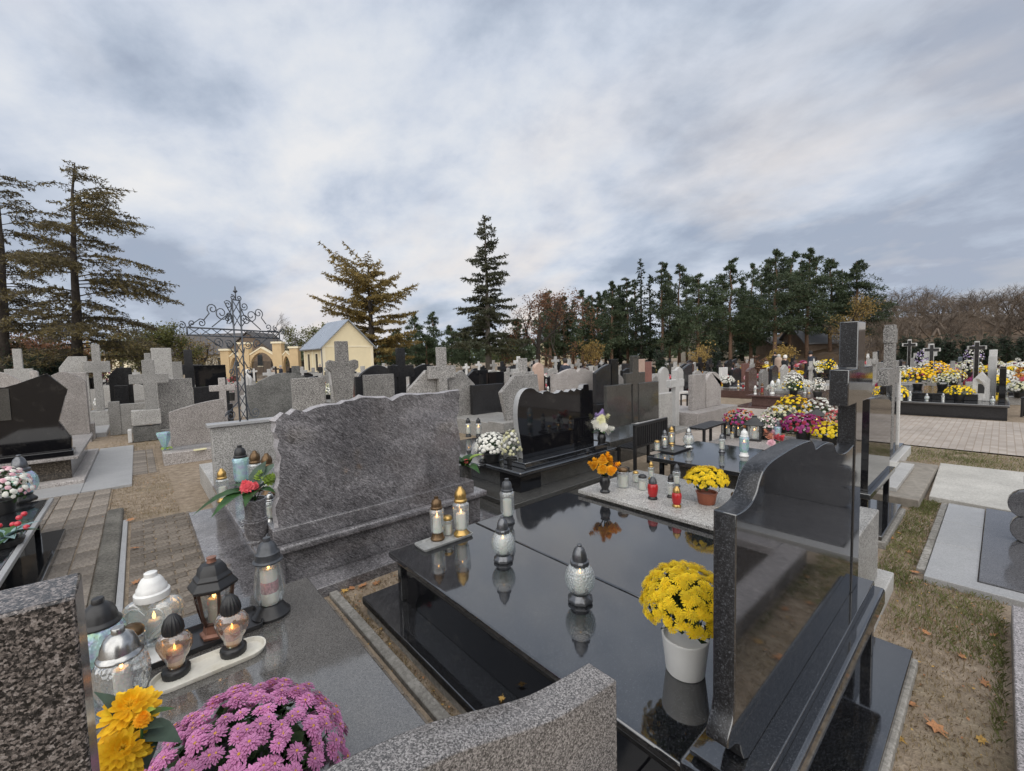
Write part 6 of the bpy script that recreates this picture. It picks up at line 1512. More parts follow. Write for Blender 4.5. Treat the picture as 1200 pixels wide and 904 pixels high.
# ---------------------------------------------------------------- the far rows
ORD = ['first', 'second', 'third', 'fourth', 'fifth', 'sixth', 'seventh', 'eighth', 'ninth', 'tenth', 'eleventh', 'twelfth', 'thirteenth', 'fourteenth', 'fifteenth', 'sixteenth', 'seventeenth', 'eighteenth', 'nineteenth', 'twentieth']
def where(px):
    for lim, s in ((75, 'under the leftmost larch'), (200, 'under the second larch'), (262, 'before the long grey roofs'), (340, 'before the yellow gate'), (455, 'before the cream cottage'), (530, 'before the golden larch'), (622, 'under the lone spruce'), (700, 'before the rust-leaved tree'), (790, 'before the left pines'), (880, 'before the middle pines'), (960, 'by the walking visitors'), (1030, 'behind the black cross'), (1120, 'behind the wide black grave')):
        if px < lim: return s
    return 'in the far right block' if px < 1200 else 'right of the wide black grave'
FAR = []     # (object, stem, px)
def far_tag(o, stem, cat, group):
    px = proj(tuple(o.location))[0]
    FAR.append((o, stem, px)); o['category'] = cat; o['group'] = group
def finish_far():
    by = {}
    for o, stem, px in FAR: by.setdefault(f'{stem} {where(px)}', []).append((px, o))
    for k, l in by.items():
        l.sort(key=lambda q: q[0])
        for i, (px, o) in enumerate(l):
            if len(l) == 1: o['label'] = k
            elif i == len(l) - 1: o['label'] = 'rightmost ' + k
            elif i == 0: o['label'] = 'leftmost ' + k
            else: o['label'] = (ORD[i] if i < 20 else f'{i + 1}th') + ' from left, ' + k
def far_proto(kind, mat, w, h, base, slab, cross=None, thick=0.14):
    t = thing('far_headstone', '', 'headstone', (0, -500, 0))
    MB().prism(outline(kind, -w / 2, w / 2, 0.3, h), 0, thick).obj('cross' if kind in ('cross', 'latin') else 'headstone', G[mat], t, bevel=0.012, seg=1)
    MB().box(-w / 2 - 0.12, w / 2 + 0.12, -0.12, 0.3, -0.04, 0.32).obj('base', G[base], t)
    MB().box(-w / 2 - 0.05, w / 2 + 0.05, 0.305, 1.9, -0.04, 0.30).obj('slab', G[slab], t)
    if cross: MB().prism(outline('latin', -0.22, 0.22, h - 0.05, h + 0.55), 0.03, 0.11).obj('cross', G[cross], t)
    return t
PROTO = [(far_proto('rect', BP, 1.1, 1.25, BP, BP), 'black slab headstone', 5), (far_proto('arch', BP, 1.0, 1.35, BP, BP), 'black arched headstone', 5), (far_proto('cross', BP, 0.8, 1.7, BP, BP), 'black stone cross', 3),
         (far_proto('wave', BP, 1.3, 1.3, BP, BP), 'black wavy headstone', 3), (far_proto('slopeup', BP, 0.9, 1.4, BP, BP), 'black slanting headstone', 2),
         (far_proto('rect', TZ, 0.9, 1.2, TZ, TZ), 'grey slab headstone', 3), (far_proto('arch', TC, 0.8, 1.2, TZ, TZ), 'grey arched headstone', 3), (far_proto('cross', TZ, 0.75, 1.75, TZ, TZ), 'grey stone cross', 5), (far_proto('latin', WS, 0.65, 1.95, TZ, TZ), 'white stone cross', 5),
         (far_proto('gothic', TZ, 0.7, 1.3, TZ, TZ), 'grey pointed headstone', 2), (far_proto('rect', WS, 0.8, 1.15, WS, WS), 'white slab headstone', 2), (far_proto('shoulder', 'terrazzo_pink', 0.9, 1.2, 'terrazzo_pink', 'terrazzo_pink'), 'pink shouldered headstone', 2),
         (far_proto('rect', 'red_stone', 0.8, 1.2, 'red_stone', 'red_stone'), 'red stone slab', 1), (far_proto('arch', 'brown_granite', 0.9, 1.25, 'brown_granite', 'brown_granite'), 'brown arched headstone', 2), (far_proto('rect', 'dark_granite', 1.2, 1.15, BP, BP, cross='iron_black'), 'dark headstone with an iron cross', 2)]
WT = [5, 5, 3, 3, 2, 4, 4, 5, 5, 3, 3, 2, 2, 2, 2]
BAG = [p for p, w_ in zip(PROTO, WT) for _ in range(w_)]
def mum_proto(petals):
    t = mum('', (0, -500, 0), 0.24, 0.18, petals, 70, 0.075, 'pot_black', 0.11, 0.13, single=False, nl=60, ls=0.06, lift=0.07)
    return t
MUMS = [(mum_proto(['petal_yellow']), 'yellow chrysanthemums'), (mum_proto(['petal_white']), 'white chrysanthemums'), (mum_proto(['petal_cream', 'petal_white']), 'cream chrysanthemums'), (mum_proto(['petal_magenta', 'petal_crimson']), 'dark red chrysanthemums'), (mum_proto(['petal_palepink', 'petal_rose']), 'pink flowers'), (mum_proto(['petal_rust', 'petal_orange']), 'rust-orange chrysanthemums')]
LANT = [(lantern('tall', '', (0, -500, 0), cap='cap_pewter', lit=False), 'silver-capped lantern'), (lantern('tall', '', (0, -500, 0), cap='cap_white', lit=False), 'white-capped lantern'), (lantern('jar', '', (0, -500, 0), lit=True), 'gold-capped lantern'), (lantern('red', '', (0, -500, 0)), 'red candle')]
def far_rows():
    rr = random.Random(41); used = set()
    ng = 0; ys = np.arange(-20.4, 60, 2.7)
    for yi, y in enumerate(ys):
        x = -26.0 + (yi % 2) * 0.8
        while x < 60:
            x += rr.choice([1.3, 1.4, 1.5, 1.7, 1.9])
            yy = y + rr.uniform(-.25, .25)
            if x < 15.9 and yy < (7.6 if x > 10.5 else 9.0): continue
            d = depth(x, yy)
            if d < 11 or d > 43: continue
            px, py = proj((x, yy, 0.6))
            if px < -30 or px > 1420: continue
            if px > 1235 and d > 22: continue
            mind = 18.5 if px < 275 else (15.5 if px < 430 else (13.2 if px < 560 else (11.5 if px < 720 else (12.5 if px < 860 else (16.5 if px < 1000 else (17.5 if px < 1180 else 7.0))))))
            if d < mind: continue
            if 350 < px < 452 and d > 40: continue
            if x > 15.9 and x < 20.4 and -1.7 < yy < 6.4: continue
            if rr.random() < (0.0 if d < 24 else (0.16 if d < 32 else 0.5)): continue
            if 22 < d < 26.5 and 895 < px < 960: continue
            pr, stem, _ = rr.choice(BAG)
            s = rr.uniform(0.70, 1.0)
            if pr not in used: o = pr; used.add(pr); o.location = (x, yy, 0); o.rotation_euler = (0, 0, 0)
            else: o = dup(pr, (x, yy, 0))
            o.rotation_euler = (0, 0, rr.uniform(-.05, .05)); o.scale = (s * rr.uniform(.9, 1.1), 1.0, s)
            far_tag(o, stem, 'headstone', 'headstones of the far rows'); ng += 1
            right = px > 860
            if rr.random() < (0.85 if right else 0.55):
                for k in range(rr.choice([1, 1, 2]) if not right else rr.choice([1, 2, 3])):
                    pm, st = rr.choice(MUMS); loc = (x + rr.uniform(-.45, .45), yy + rr.uniform(.5, 1.9), 0.3 * 1.0 * s + 0.002)
                    if rr.random() < 0.3: loc = (x + rr.uniform(-.4, .4), yy - rr.uniform(.35, .6), 0.0)
                    if pm not in used: m_ = pm; used.add(pm); m_.location = loc
                    else: m_ = dup(pm, loc)
                    m_.scale = (rr.uniform(.9, 1.5),) * 3; m_.rotation_euler = (0, 0, rr.uniform(0, 6))
                    far_tag(m_, 'pot of ' + st, 'potted flowers', 'flowers on the far graves')
            if rr.random() < 0.55 and d < 36:
                for k in range(rr.choice([1, 2])):
                    pl, st = rr.choice(LANT); loc = (x + rr.uniform(-.5, .5), yy + rr.uniform(.5, 1.8), 0.3 * s + 0.002)
                    if rr.random() < 0.4: loc = (x + rr.uniform(-.4, .4), yy - rr.uniform(.2, .5), 0.0)
                    if pl not in used: l_ = pl; used.add(pl); l_.location = loc
                    else: l_ = dup(pl, loc)
                    l_.scale = (rr.uniform(1.0, 1.35),) * 3
                    far_tag(l_, st, 'lantern' if 'lantern' in st else 'candle', 'lanterns on the far graves')
    for lst in (PROTO, MUMS, LANT):
        for p in lst:
            if p[0] not in used:
                for ch in list(p[0].children): bpy.data.objects.remove(ch)
                bpy.data.objects.remove(p[0])
    finish_far()
    return ng
NG = far_rows()
print('FAR GRAVES', NG, 'FAR', len(FAR))

# black railing round the graves in the far block
def railing(label, x0, x1, y, h=0.7):
    t = thing('railing', label, 'railing', (x0, y, 0))
    L = x1 - x0
    for z in (0.12, h): MB().box(0, L, -0.015, 0.015, z, z + 0.03).obj('rail', G['iron_black'], t)
    n = int(L / 0.14)
    for k in range(n + 1): MB().box(k * L / n - 0.01, k * L / n + 0.01, -0.01, 0.01, 0, h + 0.1).obj('bar', G['iron_black'], t)
railing('black iron railing beside the pale twin headstone', 10.3, 10.9, 7.0)
railing('long black iron railing behind the pale twin headstone', 8.0, 10.8, 8.9)

# ---------------------------------------------------------------- buildings
def cottage():
    # gable end faces the camera's right; local x = along the gable, local y = ridge direction away
    p = gd(379, 443, 48); rz = -YAW + R(47)
    t = thing('cottage', 'small cream cottage with grey metal roof among the graves', 'building', (p.x, p.y, 0), rz)
    W, L, E, A = 6.2, 5.0, 3.75, 6.75
    MB().prism([(0, 0), (W, 0), (W, E), (W / 2, A), (0, E)], 0, L).obj('wall', G['plaster_yellow'], t)
    MB().box(-0.03, W + 0.03, -0.05, -0.003, E - 0.12, E + 0.06).obj('cornice', G['plaster_trim'], t)
    for (a, b) in ((0.0, 0.35), (W - 0.35, W)): MB().box(a, b, -0.06, -0.003, 0, E - 0.13).obj('corner_pilaster', G['plaster_trim'], t)
    for y in (0.0, 2.3, 4.62): MB().box(-0.06, -0.003, y + 0.02, y + 0.33, 0, E - 0.1).obj('side_pilaster', G['plaster_trim'], t)
    sl = math.atan2(A - E, W / 2)
    o = 0.35
    for s in (0, 1):
        x0, z0 = -o, E - o * (A - E) / (W / 2); x1, z1 = W / 2, A
        q = [(x0, z0), (x1, z1), (x1, z1 + 0.09), (x0, z0 + 0.09)]
        if s: q = [(W - a, b) for a, b in q]
        r = MB().prism(q, -0.4, L + 0.3).obj('roof', G['roof_metal'], t)
        if s == 0:
            for k in range(11):
                yy = -0.3 + k * 0.58
                MB().prism([(x0, z0 + 0.09), (x1, z1 + 0.09), (x1, z1 + 0.12), (x0, z0 + 0.12)], yy, yy + 0.03).obj('seam', G['roof_metal'], r)
    for sgn in (0, 1):   # white verge boards and the inner triangle moulding
        q = [(0.35, E + 0.18), (W / 2, A - 0.42), (W / 2, A - 0.34), (0.25, E + 0.18)]
        if sgn: q = [(W - a, b) for a, b in q]
        MB().prism(q, -0.03, -0.002).obj('moulding', G['plaster_trim'], t)
    for y in (1.32, 3.5):
        w = MB().box(-0.04, -0.004, y - 0.32, y + 0.32, 1.0, 2.9).obj('window', G['window_glass'], t)
        MB().box(-0.06, -0.041, y - 0.02, y + 0.02, 1.0, 2.9).obj('bar', G['house_wood'], w)
        MB().box(-0.09, -0.041, y - 0.4, y + 0.4, 0.9, 0.99).obj('sill', G['plaster_trim'], w)
        for (a_, b_) in ((y - 0.42, y - 0.325), (y + 0.325, y + 0.42)): MB().box(-0.10, -0.003, a_, b_, 0.995, 2.9).obj('frame', G['plaster_trim'], w)
        MB().box(-0.10, -0.003, y - 0.42, y + 0.42, 2.905, 3.02).obj('frame', G['plaster_trim'], w)
    MB().tube([(-0.25, -0.1, E - 0.25), (-0.1, -0.12, E - 0.45), (-0.1, -0.12, 0.05)], 0.06, 6).obj('downpipe', G['roof_grey'], t)
    MB().tube([(-0.38, -0.35, E - 0.35), (-0.38, L + 0.25, E - 0.35)], 0.07, 6).obj('gutter', G['roof_grey'], t)
cottage()
def gate():
    p = gd(318, 445, 56)
    t = thing('gateway', 'yellow arched cemetery gateway with four pillars', 'gate', (p.x, p.y, 0), -YAW + R(6))
    m = 56 / FPX
    def X(px): return (px - 318) * m
    zt = lambda py: CAM_H + (428 - py) * m
    for (a, b, top, cap) in ((286, 297, 404, 1), (323, 333, 404, 1), (266, 275, 411, 1), (341.5, 351, 410, 1)):
        c = MB().box(X(a), X(b), -0.5, 0.5, 0, zt(top)).obj('pillar', G['plaster_gate'], t)
        MB().box(X(a) - 0.12, X(b) + 0.12, -0.62, 0.62, zt(top), zt(top - 2.2)).obj('cap', G['plaster_trim'], c)
    # arch between the tall pillars
    def archwall(xa, xb, spring, crown_o, crown_i, name, rise=0.9):
        n = 14; inner = []; outer = []
        for i in range(n + 1):
            u = i / n; x = xa + (xb - xa) * u
            inner.append((x, spring + (crown_i - spring) * math.sin(math.pi * u) ** 0.5)); outer.append((x, crown_o - rise * abs(2 * u - 1)))
        MB().prism(inner + outer[::-1], -0.35, 0.35).obj(name, G['plaster_gate'], t)
        MB().prism(outer + [(x, z + 0.18) for x, z in outer[::-1]], -0.42, 0.42).obj('coping', G['plaster_trim'], t)
    archwall(X(297) + .01, X(323) - .01, zt(430), zt(409), zt(414), 'main_arch')
    archwall(X(333) + .01, X(341.5) - .01, zt(435), zt(414), zt(419), 'side_arch', 0.5)
    archwall(X(275) + .01, X(286) - .01, zt(435), zt(414), zt(419), 'side_arch', 0.5)
    for (a, b, tp) in ((298.5, 309.5, 424), (310.5, 321.5, 424)):
        g = MB()
        for k in range(9): g.box(X(a) + (X(b) - X(a)) * k / 8 - 0.025, X(a) + (X(b) - X(a)) * k / 8 + 0.025, -0.03, 0.03, 0.1, zt(tp))
        g.obj('gate_leaf', G['iron_black'], t)
gate()
def house(name, label, pxl, pxr, pbase, peave, pridge, d, wallm, roofm, gable=False, rz=0.0, dep=8.0, wins=0):
    a, b = gd(pxl, pbase, d), gd(pxr, pbase, d)
    W = (b - a).length; z1 = gd((pxl + pxr) / 2, peave, d).z; z2 = gd((pxl + pxr) / 2, pridge, d).z
    t = thing(name, label, 'building', (a.x, a.y, 0), math.atan2(b.y - a.y, b.x - a.x) + rz)
    if gable:
        MB().prism([(0, 0), (W, 0), (W, z1), (W / 2, z2), (0, z1)], 0, dep).obj('wall', G[wallm], t)
        for s in (0, 1):
            q = [(-.4, z1 - .3), (W / 2, z2 + .05), (W / 2, z2 + .25), (-.4, z1 - .1)]
            if s: q = [(W - u, v) for u, v in q]
            MB().prism(q, -.4, dep + .4).obj('roof', G[roofm], t)
    else:
        MB().prism([(0, 0), (dep, 0), (dep, z1), (dep / 2, z2), (0, z1)], 0, W, axis='x').obj('wall', G[wallm], t)
        for s in (0, 1):
            q = [(-.5, z1 - .3), (dep / 2, z2 + .05), (dep / 2, z2 + .25), (-.5, z1 - .1)]
            if s: q = [(dep - u, v) for u, v in q]
            MB().prism(q, -.5, W + .5, axis='x').obj('roof', G[roofm], t)
    for k in range(wins):
        x = W * (k + .5) / wins; w = MB().box(x - .45, x + .45, -.05, -.004, z1 * 0.35, z1 * 0.8).obj('window', G['window_glass'], t)
        MB().box(x - .55, x + .55, -.09, -.006, z1 * 0.31, z1 * 0.345).obj('sill', G['plaster_trim'], w)
    return t
house('barn', 'long pale building with grey-brown roof behind the gate', 150, 268, 433, 416, 391, 95, 'house_wall', 'roof_dark', dep=14, wins=6)
house('gabled_house', 'dark gabled wooden house behind the yellow gateway', 268, 318, 432, 410, 390, 80, 'house_wood', 'roof_dark', gable=True, wins=2)
house('barn', 'low farm building with grey roof left of the green willow', 122, 150, 434, 413, 402, 90, 'plaster_trim', 'roof_grey', dep=10, wins=2)
house('grey_roof_house', 'house with a steep grey metal roof right of the pines', 944, 1000, 412, 401, 380, 70, 'house_wood', 'roof_grey', dep=7)
house('white_house', 'pale house with dark roof half hidden by the pines', 815, 862, 416, 396, 376, 100, 'house_wall', 'roof_dark', dep=9, wins=3)
house('white_house', 'cream house behind the trunks left of the pines', 634, 668, 420, 398, 388, 105, 'plaster_yellow', 'roof_grey', dep=9, wins=2)
house('brown_barn', 'big brown timber barn with a wide pitched roof among the bare trees at right', 1064, 1190, 410, 392, 367, 72, 'house_wood', 'twig_brown', gable=True, dep=14)
house('shed', 'dark shed between the pines and the grey-roofed house', 905, 946, 414, 402, 396, 75, 'house_wood', 'roof_dark', dep=5)

# ---------------------------------------------------------------- trees
def tri_cloud(P, D, size, flat=0.5):
    """P (n,3) points, D (n,3) directions -> slender triangles"""
    n = len(P)
    rnd = rng.normal(size=(n, 3)); rnd[:, 2] *= flat
    d = D + rnd * 0.55; d /= np.linalg.norm(d, axis=1)[:, None] + 1e-9
    s = np.cross(d, rng.normal(size=(n, 3))); s /= np.linalg.norm(s, axis=1)[:, None] + 1e-9
    L = size * rng.uniform(0.6, 1.4, size=(n, 1)); w = L * 0.22
    V = np.empty((n, 3, 3)); V[:, 0] = P - s * w; V[:, 1] = P + s * w; V[:, 2] = P + d * L
    return V.reshape(-1, 3), np.arange(n * 3).reshape(-1, 3)
def tree_thing(name, label, px, d, group=None, x=None, y=None, cat='tree'):
    q = gd(px, 430, d)
    return thing(name, label, cat, (q.x, q.y, 0), 0, group)
def conifer(t, H, r0, base, Lmax, shape, nb, mat, bark, droop=0.25, size=0.30, per=60, rise=0.15, asym=None, hang=0.25, lean=0.0, tw=5.0, trk=1.0):
    wig = [rng.uniform(-.05, .05, size=2) * (0.3 + i / 4) for i in range(9)]
    tp = [(wig[i][0] + lean * RGT[0] * i / 8, wig[i][1] + lean * RGT[1] * i / 8, H * i / 8 - (0.2 if i == 0 else 0)) for i in range(9)]
    MB().tube(tp, [r0 * (1.25 if i == 0 else 1) * (1 - 0.94 * i / 8) + 0.015 for i in range(9)], 9).obj('trunk', G[bark], t, smooth=180)
    lm = MB(); PP = []; DD = []
    for k in range(nb):
        u = base + (1 - base) * (k + rng.uniform(0, 1)) / nb
        h = H * u; a = rng.uniform(0, 2 * math.pi)
        L = Lmax * shape((u - base) / (1 - base)) * rng.uniform(0.42, 1.18)
        if asym is not None: L *= 1 + 0.30 * math.cos(a - asym)
        if L < 0.15: continue
        ca, sa = math.cos(a), math.sin(a); i8 = u * 8; i0 = min(int(i8), 7); fr = i8 - i0
        ox = tp[i0][0] * (1 - fr) + tp[i0 + 1][0] * fr; oy = tp[i0][1] * (1 - fr) + tp[i0 + 1][1] * fr
        pts = []
        rs = rise * rng.uniform(0.3, 1.6) * (1 + 2.2 * u * u)
        for j in range(7):
            v = j / 6
            pts.append((ox + ca * L * v + rng.normal() * 0.03 * L * v, oy + sa * L * v + rng.normal() * 0.03 * L * v, h + L * (rs * v - droop * v * v) + (0.10 * L * max(0, v - 0.75) * 3)))
        lm.tube(pts, [max(0.012, r0 * 0.20 * (1 - u * 0.7) * (1 - 0.85 * j / 6)) for j in range(7)], 4, cap=False)
        pts = np.array(pts)
        # side twigs carry the needles
        m = max(4, int(L * tw))
        for j in range(m):
            v = 0.12 + 0.88 * (j + rng.uniform(0, 1)) / m
            i0_ = min(int(v * 6), 5); f = v * 6 - i0_; c = pts[i0_] * (1 - f) + pts[i0_ + 1] * f
            sd = 1 if j % 2 else -1; l = (0.10 + 0.30 * L * math.sin(math.pi * min(1.0, 0.25 + 0.75 * v)) * rng.uniform(0.35, 1.0)) * (0.35 if v > 0.97 else 1)
            l = min(l, 1.7)
            dx = np.array([ca * 0.55 - sa * sd * 0.8, sa * 0.55 + ca * sd * 0.8, rng.uniform(-.15, .25)]); dx /= np.linalg.norm(dx)
            e = c + dx * l + np.array([0, 0, -hang * l * rng.uniform(.5, 1.3)]); mid = c + dx * l * .55
            lm.tube([tuple(c), tuple(mid), tuple(e)], [0.022 * trk, 0.015 * trk, 0.008 * trk], 3, cap=False)
            n = max(3, int(per * l)); w_ = rng.uniform(0.05, 1.05, size=(n, 1))
            q = (c * (1 - w_) ** 2 + 2 * mid * w_ * (1 - w_) + e * w_ ** 2)
            PP.append(q + rng.normal(size=(n, 3)) * 0.05); DD.append(np.tile(dx * 0.6 + np.array([0, 0, -.15]), (n, 1)) + rng.normal(size=(n, 3)) * 0.7)
    lm.obj('limbs', G[bark], t)['kind'] = 'stuff'
    # leader tuft
    PP.append(np.stack([np.full(40, tp[8][0]), np.full(40, tp[8][1]), H - rng.uniform(0, 0.12, 40) * H * 0.6], 1)); DD.append(np.tile([0, 0, 0.6], (40, 1)) + rng.normal(size=(40, 3)) * 0.4)
    V, Fc = tri_cloud(np.concatenate(PP), np.concatenate(DD), size)
    np_mesh('crown', V, Fc, G[mat], t)['kind'] = 'stuff'
    return t
def pine(t, H, r0, base, Rm, nl, mat='needles_pine', bark='bark_pine', size=0.34, clump=90, crownshape=None):
    tp = [(rng.uniform(-.12, .12) * i / 3, rng.uniform(-.12, .12) * i / 3, H * 0.97 * i / 7 - (0.2 if i == 0 else 0)) for i in range(8)]
    MB().tube(tp, [r0 * (1 - 0.86 * i / 7) + 0.02 for i in range(8)], 8).obj('trunk', G[bark], t, smooth=180)
    lm = MB(); PP = []; DD = []
    for k in range(nl):
        u = base + (0.99 - base) * (k + rng.uniform(0, 1)) / nl; w = (u - base) / (1 - base)
        a = rng.uniform(0, 6.28); L = Rm * (0.12 + (0.35 + 0.65 * math.sin(math.pi * min(1, .25 + .55 * w))) * (1 - w ** 2.2)) * rng.uniform(0.5, 1.1)
        if L < .2: L = .2
        i7 = u / 0.97 * 7; i0 = min(int(i7), 6); fr = min(1, i7 - i0)
        o = np.array(tp[i0]) * (1 - fr) + np.array(tp[i0 + 1]) * fr; o[2] = H * u * 0.97
        up = rng.uniform(0.05, 0.5)
        pts = [o + np.array([math.cos(a) * L * v, math.sin(a) * L * v, L * (up * v - 0.12 * v * v)]) + rng.normal(size=3) * 0.05 * L * v for v in (0, .25, .5, .75, 1)]
        lm.tube([tuple(p) for p in pts], [max(.015, r0 * 0.28 * (1 - 0.85 * v) * (1.1 - u)) for v in (0, .25, .5, .75, 1)], 4, cap=False)
        for v in (rng.uniform(0.35, 1.05, size=int(4 + 3.2 * L))):
            if 1:
                c = pts[0] * (1 - v) + pts[4] * v + rng.normal(size=3) * np.array([.20, .20, .13]) * L
                n = int(clump * rng.uniform(.4, 1.1)); rad = 0.20 + 0.11 * L * rng.uniform(.5, 1.3)
                g = rng.normal(size=(n, 3)); g /= np.linalg.norm(g, axis=1)[:, None]
                PP.append(c + g * rad * np.array([1, 1, .5]) * rng.uniform(.5, 1, size=(n, 1)) ** .5); DD.append(g * 0.8 + np.array([0, 0, .35]))
    lm.obj('limbs', G[bark], t)['kind'] = 'stuff'
    V, Fc = tri_cloud(np.concatenate(PP), np.concatenate(DD), size, 1.0)
    np_mesh('crown', V, Fc, G[mat], t)['kind'] = 'stuff'
    return t
def grow(lm, p, d, L, r, lev, tips, spread=0.55, sides=4):
    n = 3; pts = [p]; q = p.copy(); dd = d.copy()
    for i in range(n):
        dd = (dd + Vector(rng.normal(size=3)) * 0.14).normalized(); q = q + dd * (L / n); pts.append(q.copy())
    lm.tube(pts, [r * (1 - 0.45 * i / n) for i in range(n + 1)], sides, cap=False)
    tips.append((q.copy(), dd.copy(), lev))
    if lev == 0: return
    for k in range(int(rng.integers(3, 5))):
        v = rng.uniform(0.35, 1.0); b = pts[min(int(v * n), n - 1)].lerp(pts[min(int(v * n) + 1, n)], v * n - int(v * n))
        nd_ = (dd + Vector(rng.normal(size=3)) * spread + Vector((0, 0, 0.12))).normalized()
        grow(lm, b, nd_, L * rng.uniform(0.55, 0.78), r * 0.52, lev - 1, tips, spread, 3)
def broadleaf(t, H, r0, lev=4, bark='bark_grey', leaf=None, nleaf=0, size=0.16, spread=0.55, trunkf=0.32, spreadleaf=0.35, stems=1):
    lm = MB(); tips = []
    for k in range(stems):
        d = Vector((rng.normal() * 0.25 * (stems > 1), rng.normal() * 0.25 * (stems > 1), 1)).normalized()
        grow(lm, Vector((0, 0, -0.1)), d, H * trunkf, r0, lev, tips, spread, 6)
    zmax = max(v[2] for v in lm.v); k = H / zmax
    lm.v = [(x * k, y * k, z * k if z > 0 else z) for x, y, z in lm.v]
    lm.obj('trunk', G[bark], t)
    if leaf:
        T = np.array([tuple(p * k) for p, d, l in tips if l <= 1])
        P = T[rng.integers(len(T), size=nleaf)] + rng.normal(size=(nleaf, 3)) * spreadleaf
        P[:, 2] = np.maximum(P[:, 2], 0.2)
        V, Fc = tri_cloud(P, rng.normal(size=(nleaf, 3)), size, 1.0)
        V = V.reshape(-1, 3, 3); V[:, 0] += (V[:, 0] - V[:, 1]) * 0.6; V = V.reshape(-1, 3)
        np_mesh('crown', V, Fc, G[leaf], t)['kind'] = 'stuff'
    return t
def hpx(px, py, d): return gd(px, py, d).z
# two big larches at the left
cone = lambda p: lambda w: (1 - w) ** p * 0.96 + 0.05
larch_shape = lambda w: (1 - w ** 3.2) * 0.82 + 0.20
AS = -YAW + R(5)
conifer(tree_thing('larch_tree', 'tall wind-swept larch with dark open branches, second from the left edge', 88, 30), hpx(88, 190, 30), 0.36, 0.13, 5.0, larch_shape, 80, 'needles_larch', 'bark_dark', droop=0.44, size=0.18, per=25, rise=0.16, asym=AS, hang=0.5, tw=6.5, lean=1.1)
conifer(tree_thing('larch_tree', 'tall dark larch cut by the left edge', 3, 31.5), hpx(5, 196, 31.5), 0.36, 0.15, 4.4, larch_shape, 72, 'needles_larch', 'bark_dark', droop=0.44, size=0.18, per=25, rise=0.16, asym=AS, hang=0.5, tw=6.5, lean=1.2)
conifer(tree_thing('golden_larch', 'spreading golden-brown larch behind the cottage', 437, 64), hpx(437, 312, 64), 0.6, 0.10, 8.0, lambda w: 0.34 + 0.62 * math.sin(math.pi * min(1, .22 + .72 * w)), 84, 'needles_gold', 'bark_dark', droop=0.26, size=0.34, per=20, rise=0.26, hang=0.25, tw=4.5, trk=1.6)
conifer(tree_thing('spruce_tree', 'tall lone spruce in the middle of the view', 573, 58), hpx(576, 254, 58), 0.42, 0.13, 6.0, lambda w: (1 - w) ** 0.85 * 0.95 + 0.08, 118, 'needles_spruce', 'bark_grey', droop=0.24, size=0.32, per=25, rise=0.16, hang=0.35, tw=5, trk=1.4)
# pine wood: each crown has its own place and height
PINES = [(645, 338, 78, 2.4), (662, 344, 84, 2.2), (683, 337, 80, 2.6), (702, 340, 88, 2.4), (717, 326, 76, 2.7), (736, 322, 82, 2.6), (776, 303, 74, 3.4), (796, 305, 80, 3.2), (818, 318, 70, 3.8), (856, 301, 68, 3.4), (908, 288, 64, 3.6), (925, 292, 70, 3.2), (945, 288, 66, 3.4), (972, 300, 68, 3.0), (1002, 302, 66, 3.4), (880, 345, 74, 2.8)]
PL = ['leftmost pine of the wood', 'short pine second from the left end of the wood', 'third pine of the wood from the left', 'dense pine fourth from the left', 'fifth pine of the wood from the left', 'sixth pine from the left, beside the dark spruce', 'broad pine right of the dark spruces', 'tall pine eighth from the left', 'widely spreading pale green pine in the middle', 'single pine left of the tallest group', 'tallest pine of the wood', 'pine hidden among the tallest group', 'pine with bare lower trunk in the tallest group', 'slim leaning pine near the right end', 'rightmost pine of the wood with rounded crown', 'low dark pine left of the tallest group']
for (px, py, d, rm), lab in zip(PINES, PL):
    pine(tree_thing('pine_tree', lab, px, d, 'pines of the wood'), hpx(px, py, d), 0.30, 0.16 if px < 830 else 0.26, rm * 1.15, 42, 'needles_pine', size=0.31, clump=32)
BACK = [(640, 352), (655, 348), (672, 350), (694, 343), (710, 338), (728, 332), (745, 325), (785, 318), (805, 322), (832, 328), (846, 330), (868, 322), (890, 318), (900, 300), (935, 300), (955, 304), (985, 312), (880, 305)]
for i, (px, py) in enumerate(BACK):
    d = 86 + (i * 5) % 14
    pine(tree_thing('pine_tree', f'{ORD[i]} pine from the left in the rear row of the wood', px, d, 'rear pines of the wood'), hpx(px, py, d), 0.28, 0.10, 2.9, 34, 'needles_pine', size=0.36, clump=24)
for (px, py, d, lab) in ((752, 304, 75, 'tall pointed dark spruce inside the pine wood'), (762, 322, 79, 'second pointed dark spruce inside the pine wood'), (727, 335, 86, 'small pointed spruce left of the two dark ones'), (838, 345, 84, 'dark spruce behind the spreading pine'), (870, 330, 86, 'dark spruce behind the single pine'), (690, 350, 90, 'dark spruce behind the left pines')):
    conifer(tree_thing('dark_spruce', lab, px, d, 'dark spruces of the wood'), hpx(px, py, d), 0.28, 0.04, 3.0, lambda w: (1 - w) ** 0.8 + 0.04, 90, 'needles_dark', 'bark_dark', droop=0.25, size=0.42, per=13, rise=0.05, hang=0.3, tw=4)
for (px, py, d, lab) in ((488, 364, 90, 'small round-topped pine right of the golden larch'), (510, 363, 92, 'second small pine right of the golden larch'), (530, 380, 85, 'low pine left of the lone spruce'), (608, 372, 88, 'low pine right of the lone spruce'), (466, 385, 84, 'low dark pine behind the golden larch'), (550, 388, 80, 'shrubby dark pine under the lone spruce'), (500, 392, 76, 'low bushy pine before the golden larch')):
    pine(tree_thing('pine_tree', lab, px, d, 'pines behind the cottage'), hpx(px, py, d), 0.22, 0.12, 2.9, 30, 'needles_pine', size=0.34, clump=30)
